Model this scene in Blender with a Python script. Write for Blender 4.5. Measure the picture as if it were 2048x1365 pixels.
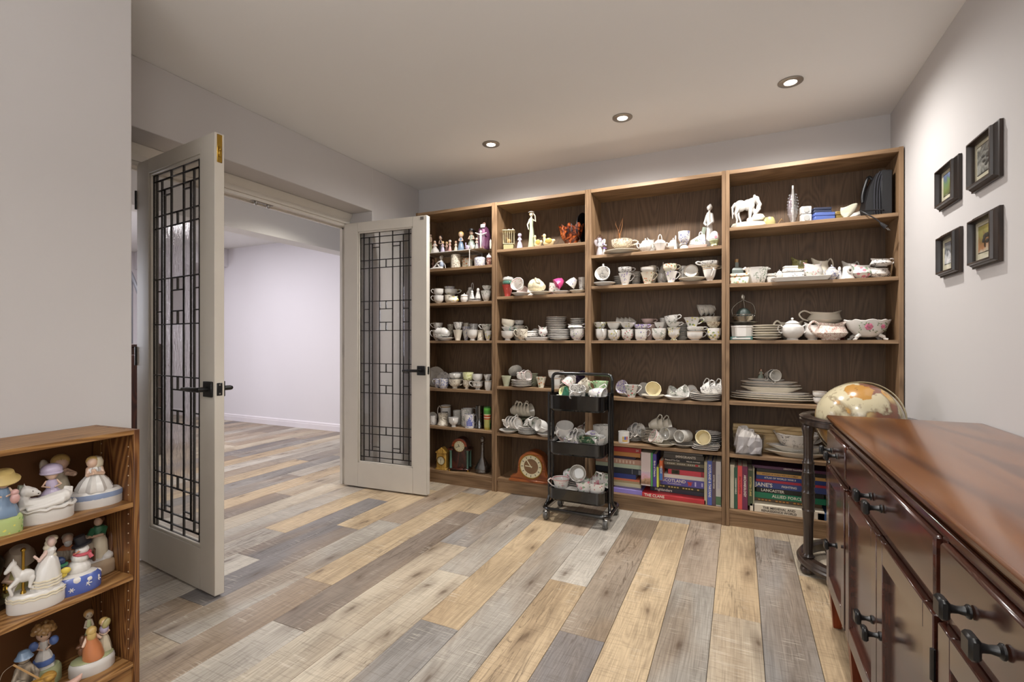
import bpy, bmesh, math, random
from mathutils import Matrix, Vector, Euler
PI = math.pi
random.seed(7)
for o in list(bpy.data.objects): bpy.data.objects.remove(o)
SC = bpy.context.scene
COL = SC.collection

# ------------------------------------------------------------------ camera
cam_d = bpy.data.cameras.new('camera'); cam_d.sensor_width = 36.0
cam_d.lens = 967.0 / 2048.0 * 36.0; cam_d.shift_y = 0.0008; cam_d.clip_start = 0.02
cam = bpy.data.objects.new('camera', cam_d); COL.objects.link(cam)
cam.location = (0, 0, 1.12); cam.rotation_euler = (PI/2, 0, math.radians(25.15))
SC.camera = cam

# ------------------------------------------------------------------ world, light, exposure
wd = bpy.data.worlds.new('world'); SC.world = wd; wd.use_nodes = True
wd.node_tree.nodes['Background'].inputs[0].default_value = (0.9, 0.93, 1.0, 1)
wd.node_tree.nodes['Background'].inputs[1].default_value = 0.25
vs = SC.view_settings
vs.view_transform = 'Standard'; vs.look = 'None'; vs.gamma = 1.0; vs.use_curve_mapping = False
vs.exposure = 0.30
def light(name, typ, loc, energy, color=(1, 1, 1), rot=(0, 0, 0), **kw):
    l = bpy.data.lights.new(name, typ); l.energy = energy; l.color = color
    for k, v in kw.items(): setattr(l, k, v)
    o = bpy.data.objects.new(name, l); COL.objects.link(o); o.location = loc; o.rotation_euler = rot
    return o
WARM = (1.0, 0.972, 0.94)
# fill spots added under the ceiling, nearer to and behind the camera; no fixtures
for lx in (0.05,):
    for ly in (1.05, -0.8):
        light('ceiling_spot', 'SPOT', (lx, ly, 2.40), 52, WARM, spot_size=math.radians(140), spot_blend=1.0, shadow_soft_size=0.05)
# area light added behind the camera as soft room fill
light('rear_fill', 'AREA', (-0.1, -2.35, 1.45), 24, (0.96, 0.98, 1.0), rot=(PI/2, 0, 0), shape='RECTANGLE', size=1.7, size_y=1.4)
# upward area lights added behind the camera to bounce fill off the ceiling
light('ceiling_bounce_fill', 'AREA', (0.0, -1.5, 1.7), 24, (1.0, 0.985, 0.97), rot=(PI, 0, 0), shape='DISK', size=.6)
light('ceiling_bounce_fill', 'AREA', (0.1, -0.35, 1.7), 24, (1.0, 0.985, 0.97), rot=(PI, 0, 0), shape='DISK', size=.6)
light('next_room_downlight', 'SPOT', (-3.4, 3.2, 2.42), 48, (1.0, 0.93, 0.8), spot_size=math.radians(150), spot_blend=1.0, shadow_soft_size=0.04)
# ceiling panels and window of the bright room beyond the doors
light('next_room_panel', 'AREA', (-5.4, 2.6, 2.43), 56, (0.98, 0.95, 1.0), shape='RECTANGLE', size=1.6, size_y=1.6)
light('next_room_window', 'AREA', (-7.4, 1.2, 1.5), 42, (0.88, 0.9, 1.0), rot=(0, -PI/2, 0), shape='RECTANGLE', size=1.3, size_y=1.6)
# ------------------------------------------------------------------ materials
def lin(h):
    if isinstance(h, (tuple, list)): return (*h[:3], 1)
    r = [int(h[i:i+2], 16)/255 for i in (0, 2, 4)]
    return tuple(x/12.92 if x <= .04045 else ((x+.055)/1.055)**2.4 for x in r) + (1,)
MATS = {}
class NT:
    def __init__(s, name):
        s.m = bpy.data.materials.new(name); s.m.use_nodes = True; s.t = s.m.node_tree
        s.b = s.t.nodes['Principled BSDF']; s.out = s.t.nodes['Material Output']
    def n(s, typ, **kw):
        nd = s.t.nodes.new(typ)
        for k, v in kw.items():
            if k.startswith('i_'): nd.inputs[k[2:].replace('_', ' ')].default_value = v
            elif k.startswith('x'): nd.inputs[int(k[1:])].default_value = v
            else: setattr(nd, k, v)
        return nd
    def l(s, a, b): s.t.links.new(a, b)
    def math(s, op, a, b=None, c=None, clamp=False):
        nd = s.n('ShaderNodeMath', operation=op); nd.use_clamp = clamp
        for i, v in enumerate((a, b, c)):
            if v is None: continue
            if isinstance(v, (int, float)): nd.inputs[i].default_value = v
            else: s.l(v, nd.inputs[i])
        return nd.outputs[0]
    def mix(s, f, a, b, mode='MIX'):
        nd = s.n('ShaderNodeMix', data_type='RGBA', blend_type=mode)
        for i, v in ((0, f), (6, a), (7, b)):
            if isinstance(v, (int, float)): nd.inputs[i].default_value = v
            elif isinstance(v, (tuple, list)): nd.inputs[i].default_value = v
            elif isinstance(v, str): nd.inputs[i].default_value = lin(v)
            else: s.l(v, nd.inputs[i])
        return nd.outputs[2]
    def ramp(s, f, pts):
        nd = s.n('ShaderNodeValToRGB'); cr = nd.color_ramp
        while len(cr.elements) < len(pts): cr.elements.new(.5)
        for e, (p, c) in zip(cr.elements, pts): e.position = p; e.color = lin(c) if isinstance(c, str) else c
        s.l(f, nd.inputs[0]); return nd.outputs[0]
    def coords(s, scale=(1, 1, 1), rand=True, out='Object', rot=(0, 0, 0)):
        tc = s.n('ShaderNodeTexCoord'); mp = s.n('ShaderNodeMapping'); mp.inputs['Scale'].default_value = scale
        mp.inputs['Rotation'].default_value = rot
        if rand:
            oi = s.n('ShaderNodeObjectInfo'); va = s.n('ShaderNodeVectorMath', operation='ADD')
            cx = s.n('ShaderNodeCombineXYZ'); r = s.math('MULTIPLY', oi.outputs['Random'], 37.0)
            for i in range(3): s.l(r, cx.inputs[i])
            s.l(tc.outputs[out], va.inputs[0]); s.l(cx.outputs[0], va.inputs[1]); s.l(va.outputs[0], mp.inputs[0])
        else: s.l(tc.outputs[out], mp.inputs[0])
        return mp.outputs[0]
    def noise(s, vec, scale=5, detail=3, dist=0, rough=.5):
        nd = s.n('ShaderNodeTexNoise'); nd.inputs['Scale'].default_value = scale; nd.inputs['Detail'].default_value = detail
        nd.inputs['Distortion'].default_value = dist; nd.inputs['Roughness'].default_value = rough; s.l(vec, nd.inputs['Vector']); return nd.outputs[0]
    def vor(s, vec, scale=5, feature='F1'):
        nd = s.n('ShaderNodeTexVoronoi', feature=feature); nd.inputs['Scale'].default_value = scale; s.l(vec, nd.inputs['Vector']); return nd
    def bump(s, h, strength=.3, dist=.002):
        nd = s.n('ShaderNodeBump'); nd.inputs['Strength'].default_value = strength; nd.inputs['Distance'].default_value = dist
        s.l(h, nd.inputs['Height']); s.l(nd.outputs[0], s.b.inputs['Normal']); return nd
    def set(s, **kw):
        for k, v in kw.items():
            k = {'col': 'Base Color', 'rough': 'Roughness', 'metal': 'Metallic', 'spec': 'Specular IOR Level', 'coat': 'Coat Weight', 'coatr': 'Coat Roughness', 'trans': 'Transmission Weight', 'ior': 'IOR', 'alpha': 'Alpha', 'sss': 'Subsurface Weight'}.get(k, k)
            i = s.b.inputs[k]
            if isinstance(v, str): i.default_value = lin(v)
            elif isinstance(v, (int, float, tuple)): i.default_value = v
            else: s.l(v, i)
        return s
def plain(name, col, rough=.5, **kw):
    if name in MATS: return MATS[name]
    t = NT(name); v = t.coords(rand=True); f = t.noise(v, 9, 3)
    c = lin(col); lo = tuple(x*.9 for x in c[:3]) + (1,)
    t.set(col=t.mix(f, lo, c), rough=rough, **kw); MATS[name] = t.m; return t.m
def wood(name, dark, mid, light_, axis='Z', rough=.45, rings=26, scale=1.0, coat=0.0, fine=.5, spec=.4, cscale=1.0, ringw=.45):
    if name in MATS: return MATS[name]
    t = NT(name); ax = 'XYZ'.index(axis)
    sc = [5.0*scale*cscale]*3; sc[ax] = .55*scale*cscale
    v = t.coords(tuple(sc)); f = t.noise(v, 1.0, 2, .6)
    ring = t.math('MULTIPLY_ADD', t.math('SINE', t.math('MULTIPLY', f, rings*6.283)), .5, .5)
    s2 = [190.0*scale]*3; s2[ax] = 3.5*scale
    g = t.noise(t.coords(tuple(s2)), 1.0, 3, .2)
    h = t.math('ADD', t.math('MULTIPLY', ring, ringw), t.math('MULTIPLY', g, fine*1.1))
    c = t.ramp(h, [(.12, dark), (.5, mid), (.92, light_)])
    t.set(col=c, rough=rough, spec=spec, coat=coat, coatr=.12); t.bump(h, .06, .001)
    MATS[name] = t.m; return t.m
def china(name, base, petal=None, leaf=None, scale=85, thr=.33, gold=None, dens=.5, printc=None, solid=None):
    t = NT('china_' + name); col = lin(base); v = t.coords(rand=True)
    tc = t.n('ShaderNodeTexCoord'); sp = t.n('ShaderNodeSeparateXYZ'); t.l(tc.outputs['Generated'], sp.inputs[0]); gz = sp.outputs[2]
    if petal:
        vo = t.vor(v, scale); m = t.math('LESS_THAN', vo.outputs['Distance'], thr)
        big = t.math('GREATER_THAN', t.noise(v, 28, 1), dens)
        mk = t.math('MULTIPLY', m, big)
        s3 = t.n('ShaderNodeSeparateColor'); t.l(vo.outputs['Color'], s3.inputs[0])
        cc = t.mix(t.math('GREATER_THAN', s3.outputs[0], .5), lin(petal), lin(leaf or petal))
        col = t.mix(t.math('MULTIPLY', mk, .85), col, cc)
    if printc:
        f = t.noise(v, 120, 3, 1.2); mk = t.ramp(f, [(.50, (0, 0, 0, 1)), (.56, (1, 1, 1, 1))])
        big = t.ramp(t.noise(v, 24, 2), [(dens-.04, (0, 0, 0, 1)), (dens+.04, (1, 1, 1, 1))])
        col = t.mix(t.math('MULTIPLY', t.math('MULTIPLY', mk, big), .8), col, lin(printc))
    if gold:
        b = t.math('MULTIPLY', t.math('GREATER_THAN', gz, .90), t.math('LESS_THAN', gz, .955))
        col = t.mix(b, col, lin(gold))
    if isinstance(col, tuple): col = t.mix(0.0, col, col)
    t.set(col=col, rough=.16, spec=.55, coat=.3, coatr=.05); MATS[name] = t.m
    return t.m
W, CRM = 'dad6d0', 'd6cdbb'
china('w', W); china('cr', CRM); china('gy', 'c8c4bc', printc='9c988e', dens=.55); china('gd', W, gold='9a7a4a')
china('pk', W, 'd08a90', '8a9a6a', gold='c07a7a'); china('rd', W, 'b03a4a', '5d7a4a', 80, .36); china('rdo', CRM, 'd06a3a', '7a8a4a', 80, .38, dens=.45)
china('bl', W, printc='3a4a94', dens=.45); china('vi', W, '7a62b0', '6d8a5a', 80, .36); china('vid', W, '7a5ab4', '8f7ac0', 95, .46, dens=.3)
china('ye', W, 'd2c04a', '8a9a4a', 75, .4); china('yg', W, 'c8c030', '5f7a38', 60, .42, dens=.45); china('yelf', 'e8e2d4', 'e0c83a', '8fa04a', 55, .42, dens=.45)
china('yelb', 'dfe0b0', 'b8c060', '7f8a4a', 60, .4); china('bk', W, printc='3c3a3c', dens=.52); china('blk', W, printc='1c1a1c', dens=.38)
china('brn', 'ddd4c2', printc='6a5640', dens=.44); china('cbr', 'ded4be', printc='7a5a3c', dens=.40); china('gr', W, printc='4f6a4a', dens=.52)
china('grn', 'a9c79a', 'd08a90', '4f7a4a', 60, .4); china('or', 'e2dcc8', 'd0783a', '6a8a4a', 60, .42, dens=.42); china('tq', W, '4a9aa0', '6fae9a', 80, .4)
china('sage', 'b8bba0'); china('redp', 'b8473e', 'd8d0b8', 'd8d0b8', 30, .22, dens=.5); china('tealp', '5f9a88', 'c85a5a', 'dfd8c8', 70, .3); china('pinkp', 'd9bfb6'); china('pink', 'c8487e')
china('blue', W, printc='27429a', dens=.30); china('cdot', 'e0d6b8', '4a4038', '6a5a48', 110, .22, dens=.3); china('crp', 'dccfa8', gold='a88a4a'); china('purp', '3a3048', printc='8a7aa0')
china('blackp', '17181c'); china('maroon', '6a2a26', printc='c8b8a0', dens=.5); china('olivep', '8a8450', printc='54502c', dens=.45); china('rose', W, 'd87a8c', '7d9a7a', 42, .42, dens=.42)
china('oct', W, 'c84a3e', '6a9a7a', 45, .36, dens=.42); china('lil', W, 'a898c8', 'a898c8', 60, .45, dens=.3); china('greenb', '2f5238', printc='c8c8a8', dens=.5); china('weave', 'ded2c6', printc='b07a70', dens=.36)
def glassm(name, tint=(1, 1, 1), rough=.02, fac=.10, bump=0.0, bscale=60, stretch=(1, 1, .25), dark=0.0):
    if name in MATS: return MATS[name]
    t = NT(name); tr = t.n('ShaderNodeBsdfTransparent'); tr.inputs[0].default_value = (*tint, 1)
    rf = t.n('ShaderNodeBsdfRefraction'); rf.inputs['IOR'].default_value = 1.18; rf.inputs['Roughness'].default_value = rough; rf.inputs[0].default_value = (*tint, 1)
    gl = t.n('ShaderNodeBsdfGlossy'); gl.inputs['Roughness'].default_value = max(rough*.6, .02)
    fr = t.n('ShaderNodeFresnel'); fr.inputs[0].default_value = 1.5
    mx = t.n('ShaderNodeMixShader'); mx2 = t.n('ShaderNodeMixShader')
    if bump:
        h = t.noise(t.coords(stretch), bscale, 3, .8); b = t.n('ShaderNodeBump'); b.inputs['Strength'].default_value = bump; b.inputs['Distance'].default_value = .004
        t.l(h, b.inputs['Height'])
        for nd in (rf, gl, fr): t.l(b.outputs[0], nd.inputs['Normal'])
        mx2.inputs[0].default_value = .55
    else: mx2.inputs[0].default_value = 0.0
    t.l(tr.outputs[0], mx2.inputs[1]); t.l(rf.outputs[0], mx2.inputs[2])
    ge = t.n('ShaderNodeNewGeometry')
    t.l(t.math('MULTIPLY', t.math('ADD', fr.outputs[0], fac-.04), t.math('SUBTRACT', 1.0, ge.outputs['Backfacing'])), mx.inputs[0]); t.l(mx2.outputs[0], mx.inputs[1]); t.l(gl.outputs[0], mx.inputs[2])
    t.l(mx.outputs[0], t.out.inputs[0]); MATS[name] = t.m; return t.m
def emit(name, col, s):
    t = NT(name); t.set(col='ffffff'); t.b.inputs['Emission Color'].default_value = lin(col); t.b.inputs['Emission Strength'].default_value = s; MATS[name] = t.m; return t.m
FC = dict(white='d6d2cc', skin='d9b8a0', black='26242a', brown='6a4630', blond='c8a868', lilac='c0b4cc', pinkd='c49a94', cream='d8cdb4', bluegr='7388a0', greyg='97a090', grey='9a9894', sage='a8ad84', jade='b4bd9c', ivory='d8c69a', olive='a89e6a', pinkp='d8bcb0', mustard='b89a50', orange='c07a50', green='3f7a58', blue='5a74b0', navy='2c3c78', red='b83a3a', stone='a89a88', yellow='d8c050', tan='b08a58')
def fcm(n): return plain('glaze_' + n, FC[n], .28, spec=.5, coat=.15)

# ------------------------------------------------------------------ mesh building
class MB:
    def __init__(s): s.v = []; s.f = []
    def add(s, vs, fs):
        k = len(s.v); s.v += [tuple(v) for v in vs]; s.f += [tuple(i+k for i in f) for f in fs]; return s
    def box(s, x0, x1, y0, y1, z0, z1, c=0.0):
        if c <= 0:
            return s.add([(x0, y0, z0), (x1, y0, z0), (x1, y1, z0), (x0, y1, z0), (x0, y0, z1), (x1, y0, z1), (x1, y1, z1), (x0, y1, z1)],
                         [(0, 3, 2, 1), (4, 5, 6, 7), (0, 1, 5, 4), (1, 2, 6, 5), (2, 3, 7, 6), (3, 0, 4, 7)])
        bm = bmesh.new(); bmesh.ops.create_cube(bm, size=1.0)
        for v in bm.verts: v.co = ((x0+x1)/2+v.co.x*(x1-x0), (y0+y1)/2+v.co.y*(y1-y0), (z0+z1)/2+v.co.z*(z1-z0))
        bmesh.ops.bevel(bm, geom=bm.edges[:], offset=c, segments=1, affect='EDGES', profile=.5)
        bm.verts.index_update(); s.add([v.co[:] for v in bm.verts], [[v.index for v in f.verts] for f in bm.faces]); bm.free(); return s
    def lathe(s, prof, n=20, c=(0, 0, 0), sx=1, sy=1, fn=None, M=None):
        vs = []; fs = []
        for (r, z) in prof:
            for i in range(n):
                a = 2*PI*i/n; x, y, zz = r*math.cos(a)*sx, r*math.sin(a)*sy, z
                if fn: x, y, zz = fn(x, y, zz, a, r)
                p = Vector((x, y, zz))
                if M: p = M @ p
                vs.append((p[0]+c[0], p[1]+c[1], p[2]+c[2]))
        for j in range(len(prof)-1):
            for i in range(n):
                i2 = (i+1) % n; fs.append((j*n+i, j*n+i2, (j+1)*n+i2, (j+1)*n+i))
        shut = prof[0] == prof[-1]
        if prof[0][0] > 1e-5 and not shut: fs.append(tuple(range(n-1, -1, -1)))
        if prof[-1][0] > 1e-5 and not shut: fs.append(tuple((len(prof)-1)*n+i for i in range(n)))
        return s.add(vs, fs)
    def ell(s, c, r, nu=14, nv=9, M=None):
        if isinstance(r, (int, float)): r = (r, r, r)
        prof = [(max(math.sin(PI*j/nv), 0), -math.cos(PI*j/nv)) for j in range(nv+1)]; prof[0] = (0, -1); prof[-1] = (0, 1)
        R = Matrix.Diagonal((r[0], r[1], r[2])); R = (M @ R) if M else R
        return s.lathe(prof, nu, c, M=R)
    def tube(s, pts, r, n=8, closed=False, flat=None):
        pts = [Vector(p) for p in pts]; m = len(pts); rs = r if isinstance(r, (list, tuple)) else [r]*m
        vs = []; fs = []; up = Vector((0, 0, 1)); prev = None
        for i, p in enumerate(pts):
            a = pts[(i-1) % m] if (closed or i > 0) else p; b = pts[(i+1) % m] if (closed or i < m-1) else p
            t = (b-a).normalized() if (b-a).length > 1e-9 else Vector((0, 0, 1))
            if prev is None:
                q = up if abs(t.dot(up)) < .9 else Vector((1, 0, 0)); u = (q - t*q.dot(t)).normalized()
            else: u = (prev - t*prev.dot(t)); u = u.normalized() if u.length > 1e-6 else prev
            prev = u; w = t.cross(u)
            for k in range(n):
                an = 2*PI*k/n; vs.append(p + u*math.cos(an)*rs[i] + w*math.sin(an)*rs[i]*(flat or 1))
        for i in range(m if closed else m-1):
            j = (i+1) % m
            for k in range(n): k2 = (k+1) % n; fs.append((i*n+k, i*n+k2, j*n+k2, j*n+k))
        if not closed: fs.append(tuple(range(n-1, -1, -1))); fs.append(tuple((m-1)*n+k for k in range(n)))
        return s.add(vs, fs)
    def prism(s, poly, axis, a, b):
        def P(p, t): return {'x': (t, p[0], p[1]), 'y': (p[0], t, p[1]), 'z': (p[0], p[1], t)}[axis]
        n = len(poly); vs = [P(p, a) for p in poly] + [P(p, b) for p in poly]
        return s.add(vs, [tuple(range(n-1, -1, -1)), tuple(range(n, 2*n))] + [(i, (i+1) % n, n+(i+1) % n, n+i) for i in range(n)])
    def xform(s, M):
        s.v = [tuple(M @ Vector(v)) for v in s.v]; return s
def mesh(mb, name='mesh', ang=38):
    me = bpy.data.meshes.new(name); me.from_pydata(mb.v, [], mb.f); me.validate(); me.update()
    bm = bmesh.new(); bm.from_mesh(me); bmesh.ops.recalc_face_normals(bm, faces=bm.faces[:]); bm.to_mesh(me); bm.free()
    if ang:
        me.shade_smooth(); me.set_sharp_from_angle(angle=math.radians(ang))
    return me
def obj(name, mb, m, parent=None, loc=(0, 0, 0), rot=(0, 0, 0), ang=38):
    me = mb if isinstance(mb, bpy.types.Mesh) else mesh(mb, name, ang)
    o = bpy.data.objects.new(name, me); COL.objects.link(o)
    if m is not None and len(me.materials) == 0: me.materials.append(m)
    o.parent = parent; o.location = loc; o.rotation_euler = rot; return o
def remesh(mb, voxel, smooth=4):
    me = bpy.data.meshes.new('tmp'); me.from_pydata(mb.v, [], mb.f); me.update()
    o = bpy.data.objects.new('tmp', me); COL.objects.link(o)
    md = o.modifiers.new('r', 'REMESH'); md.mode = 'VOXEL'; md.voxel_size = voxel
    if smooth: sm = o.modifiers.new('s', 'SMOOTH'); sm.iterations = smooth; sm.factor = .5
    dg = bpy.context.evaluated_depsgraph_get(); r = bpy.data.meshes.new_from_object(o.evaluated_get(dg))
    bpy.data.objects.remove(o); r.shade_smooth(); return r
def limb(mb, p, r, n=8):
    """rounded capsule chain"""
    mb.tube(p, r, n)
    for q, rr in zip(p, r if isinstance(r, (list, tuple)) else [r]*len(p)): mb.ell(q, rr, 8, 6)
    return mb
def empty(name, loc, rotz=0.0):
    o = bpy.data.objects.new(name, None); COL.objects.link(o); o.location = loc; o.rotation_euler = (0, 0, rotz); o.empty_display_size = .05; return o
def tag(o, label, cat, group=None, kind=None):
    if label: o['label'] = label
    if cat: o['category'] = cat
    if group: o['group'] = group
    if kind: o['kind'] = kind
    return o
def struct(name, mb, m, label=None, ang=30, **kw):
    o = obj(name, mb, m, ang=ang, **kw); o['kind'] = 'structure'
    if label: o['label'] = label
    return o
def smooth_path(pts, k=4):
    P = [Vector(p) for p in pts]; out = []
    for i in range(len(P)-1):
        p0 = P[max(i-1, 0)]; p1 = P[i]; p2 = P[i+1]; p3 = P[min(i+2, len(P)-1)]
        for j in range(k):
            t = j/k
            out.append(.5*((2*p1)+(p2-p0)*t+(2*p0-5*p1+4*p2-p3)*t*t+(3*p1-p0-3*p2+p3)*t*t*t))
    return out + [P[-1]]
def rrect(x0, x1, y0, y1, r, z, k=4):
    pts = []
    for cx, cy, a0 in ((x1-r, y1-r, 0), (x0+r, y1-r, 90), (x0+r, y0+r, 180), (x1-r, y0+r, 270)):
        for j in range(k+1): a = math.radians(a0+90*j/k); pts.append((cx+r*math.cos(a), cy+r*math.sin(a), z))
    return pts
TXT = {}
def textmesh(s, size, bold=False, ext=.0004):
    cu = bpy.data.curves.new('t', 'FONT'); cu.body = s; cu.size = size; cu.align_x = 'CENTER'; cu.align_y = 'CENTER'; cu.extrude = ext; cu.resolution_u = 2
    if bold: cu.offset = size*.02
    o = bpy.data.objects.new('t', cu); COL.objects.link(o)
    dg = bpy.context.evaluated_depsgraph_get(); me = bpy.data.meshes.new_from_object(o.evaluated_get(dg)); bpy.data.objects.remove(o)
    return me
def add_text(s, size, m, parent, loc, rot, maxw=None, name='lettering', bold=False):
    me = textmesh(s, size, bold)
    xs = [v.co.x for v in me.vertices] or [0]
    w = max(xs)-min(xs)
    if maxw and w > maxw:
        k = maxw/w
        for v in me.vertices: v.co.x *= k
    o = obj(name, me, m, parent, loc, rot); return o
# ------------------------------------------------------------------ surface materials
def wallmat(name, col, rough=.75):
    t = NT(name); v = t.coords(rand=False); f = t.noise(v, 240, 2); g = t.noise(v, 1.3, 2)
    c = lin(col); t.set(col=t.mix(g, tuple(x*.965 for x in c[:3])+(1,), c), rough=rough, spec=.3); t.bump(f, .05, .001); MATS[name] = t.m; return t.m
WALL = wallmat('wall_paint', 'c0bcba'); CEIL = wallmat('ceiling_paint', 'e6e5e4', .85); WALL2 = wallmat('next_room_paint', 'dcd8dc')
TRIM = plain('white_trim', 'd6d0c6', .35, spec=.4); DOORW = plain('door_paint', 'cdc6ba', .38, spec=.4)
BLACKM = plain('black_metal', '0d0c0c', .34, spec=.5); STEEL = plain('brushed_steel', '9a9690', .35, metal=.9); BRASS = plain('brass', 'b08d3e', .25, metal=.95)
def plankmat():
    t = NT('plank'); oi = t.n('ShaderNodeObjectInfo')
    v = t.coords((6.5, .55, 6.5)); f = t.noise(v, 1.0, 3, .9)
    ring = t.math('MULTIPLY_ADD', t.math('SINE', t.math('MULTIPLY', f, 120)), .5, .5)
    g = t.noise(t.coords((260, 5, 60)), 1.0, 4, .3); cl = t.noise(t.coords((5, 1.6, 5)), 1.0, 3)
    h = t.math('ADD', t.math('MULTIPLY', ring, .12), t.math('ADD', t.math('MULTIPLY', g, .68), t.math('MULTIPLY', cl, .75)))
    k = t.ramp(h, [(.32, (.38, .36, .35, 1)), (.62, (.80, .78, .76, 1)), (.95, (1.25, 1.24, 1.22, 1))])
    c = t.mix(1.0, oi.outputs['Color'], k, 'MULTIPLY')
    dn = t.noise(t.coords((9, 4, 9)), 1.0, 3); wv = t.n('ShaderNodeVectorMath', operation='ADD'); t.l(t.coords((4.2, 1.5, 1)), wv.inputs[0]); dv = t.n('ShaderNodeVectorMath', operation='SCALE'); t.l(dn, dv.inputs[0]); dv.inputs[3].default_value = .25; t.l(dv.outputs[0], wv.inputs[1])
    kn = t.vor(wv.outputs[0], 1.0); kn.voronoi_dimensions = '2D'; m = t.ramp(kn.outputs['Distance'], [(.015, (1, 1, 1, 1)), (.05, (.45, .45, .45, 1)), (.17, (0, 0, 0, 1))])
    c = t.mix(t.math('MULTIPLY', t.ramp(t.noise(t.coords((3.5, .9, 3.5)), 1.0, 3, .6), [(.45, (0, 0, 0, 1)), (.66, (1, 1, 1, 1))]), .45), c, t.mix(1.0, '8a7358', k, 'MULTIPLY'))
    c = t.mix(t.math('MULTIPLY', m, .75), c, '4a3626')
    ck = t.ramp(t.noise(t.coords((16, .9, 16)), 1.0, 4, 2.4), [(.478, (0, 0, 0, 1)), (.5, (1, 1, 1, 1)), (.522, (0, 0, 0, 1))])
    ck = t.math('MULTIPLY', ck, t.ramp(t.noise(t.coords((3, .8, 3)), 1.0, 1), [(.56, (0, 0, 0, 1)), (.64, (1, 1, 1, 1))]))
    c = t.mix(t.math('MULTIPLY', ck, .65), c, '3f3024')
    sm = t.noise(t.coords((7, 170, 7)), 1.0, 3, .2); sp = t.ramp(t.noise(t.coords((9, 3, 9)), 1.0, 2), [(.52, (0, 0, 0, 1)), (.6, (1, 1, 1, 1))])
    saw = t.math('MULTIPLY', t.math('GREATER_THAN', sm, .60), sp)
    c = t.mix(t.math('MULTIPLY', saw, .34), c, 'd8cfbf')
    s2 = t.noise(t.coords((11, 210, 7)), 1.0, 2, .2); c = t.mix(t.math('MULTIPLY', t.math('LESS_THAN', s2, .40), .22), c, '4a3a2a')
    t.set(col=c, rough=.42, spec=.35); t.bump(t.math('ADD', g, t.math('MULTIPLY', saw, .5)), .12, .0015); return t.m
PLANK = plankmat()
# ------------------------------------------------------------------ floor of single planks
PC = dict(tan='b39f82', gb='87837f', gr='9d978e', bg='b3a793', bb='a89b88', bp='9c8d7d', br='908374', lg='aba59b', dg='767271', lb='b3a998', db='82766b')
floor = struct('floor', MB().box(-8.1, .8, -2.6, 4.54, -.03, -.009), plain('underlay', '3a342e', .9))
pm = {}
def plank(x0, x1, y0, y1, col):
    key = (round(x1-x0, 3), round(y1-y0, 3))
    if key not in pm:
        w, l = key; pm[key] = mesh(MB().box(-w/2+.0006, w/2-.0006, -l/2+.0006, l/2-.0006, -.008, 0, .0011), 'plank', 25); pm[key].materials.append(PLANK)
    o = bpy.data.objects.new('plank', pm[key]); COL.objects.link(o); o.parent = floor; o.location = ((x0+x1)/2, (y0+y1)/2, 0)
    c = lin(PC[col]); j = random.uniform(.94, 1.06); o.color = (c[0]*j, c[1]*j, c[2]*j, 1)
ROWS = {-3: [(1.2, 'tan'), (2.7, 'gr')], -2: [(1.6, 'br'), (2.9, 'bg')], -1: [(1.3, 'gr'), (2.685, 'tan'), (4, 'lb')], 0: [(1.45, 'bg'), (3.11, 'gb'), (4, 'bg')], 1: [(.9, 'gr'), (2.162, 'bb'), (4, 'tan')], 2: [(.8, 'tan'), (2.385, 'gr'), (4, 'bp')],
        3: [(1.42, 'bp'), (3.14, 'tan'), (4, 'gr')], 4: [(.5, 'tan'), (1.777, 'dg'), (3.12, 'br'), (4, 'lb')], 5: [(.6, 'gr'), (2.143, 'tan'), (4, 'lg')], 6: [(1.0, 'tan'), (2.7, 'gr'), (4, 'bp')],
        7: [(.2, 'tan'), (1.611, 'gb'), (3.0, 'tan'), (4, 'lb')], 8: [(.4, 'tan'), (1.999, 'lb'), (4, 'gr')], 9: [(.5, 'gr'), (2.28, 'lb'), (4, 'gb')], 10: [(1.35, 'lg'), (2.75, 'db'), (4, 'tan')], 11: [(1.66, 'bp'), (3.1, 'tan'), (4, 'gr')],
        12: [(1.1, 'bb'), (2.4, 'gr'), (4, 'bp')], 13: [(1.3, 'br'), (2.22, 'dg'), (3.05, 'tan'), (4, 'lb')], 14: [(1.7, 'lg'), (2.7, 'dg'), (4, 'tan')], 15: [(1.2, 'bp'), (2.0, 'gr'), (3.6, 'tan')], 16: [(1.5, 'bb'), (2.9, 'gr'), (4.2, 'br')],
        17: [(1.8, 'br'), (3.2, 'lb')], 18: [(1.3, 'tan'), (2.5, 'db'), (3.9, 'bb')], 19: [(2.0, 'gr'), (3.3, 'tan')], 20: [(1.5, 'lb'), (2.9, 'gb'), (4.3, 'lg')]}
names = list(PC)
for i in range(-4, 47):
    x1 = min(.257-.1775*i, .80); x0 = .257-.1775*(i+1)
    if x1-x0 < .02: continue
    top = 3.49 if x0 > -2.75 else 4.54
    y = -2.6 if i < 13 else (.9 if i < 18 else -.4)
    segs = list(ROWS.get(i, []))
    y1s = []
    if not segs:
        yy = y + random.uniform(.3, 1.5)
        while yy < top: segs.append((yy, random.choice(names))); yy += 1.6
        segs.append((9, random.choice(names)))
    elif i < 13:
        f = segs[0][0]-1.7
        while f > y+.2: segs.insert(0, (f, random.choice(names))); f -= 1.7
    if segs[-1][0] < top: segs.append((9, random.choice(names)))
    for (ye, c) in segs:
        ye = min(ye, top)
        if ye-y > .03: plank(x0, x1, y, ye, c)
        y = max(y, ye)
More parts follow.
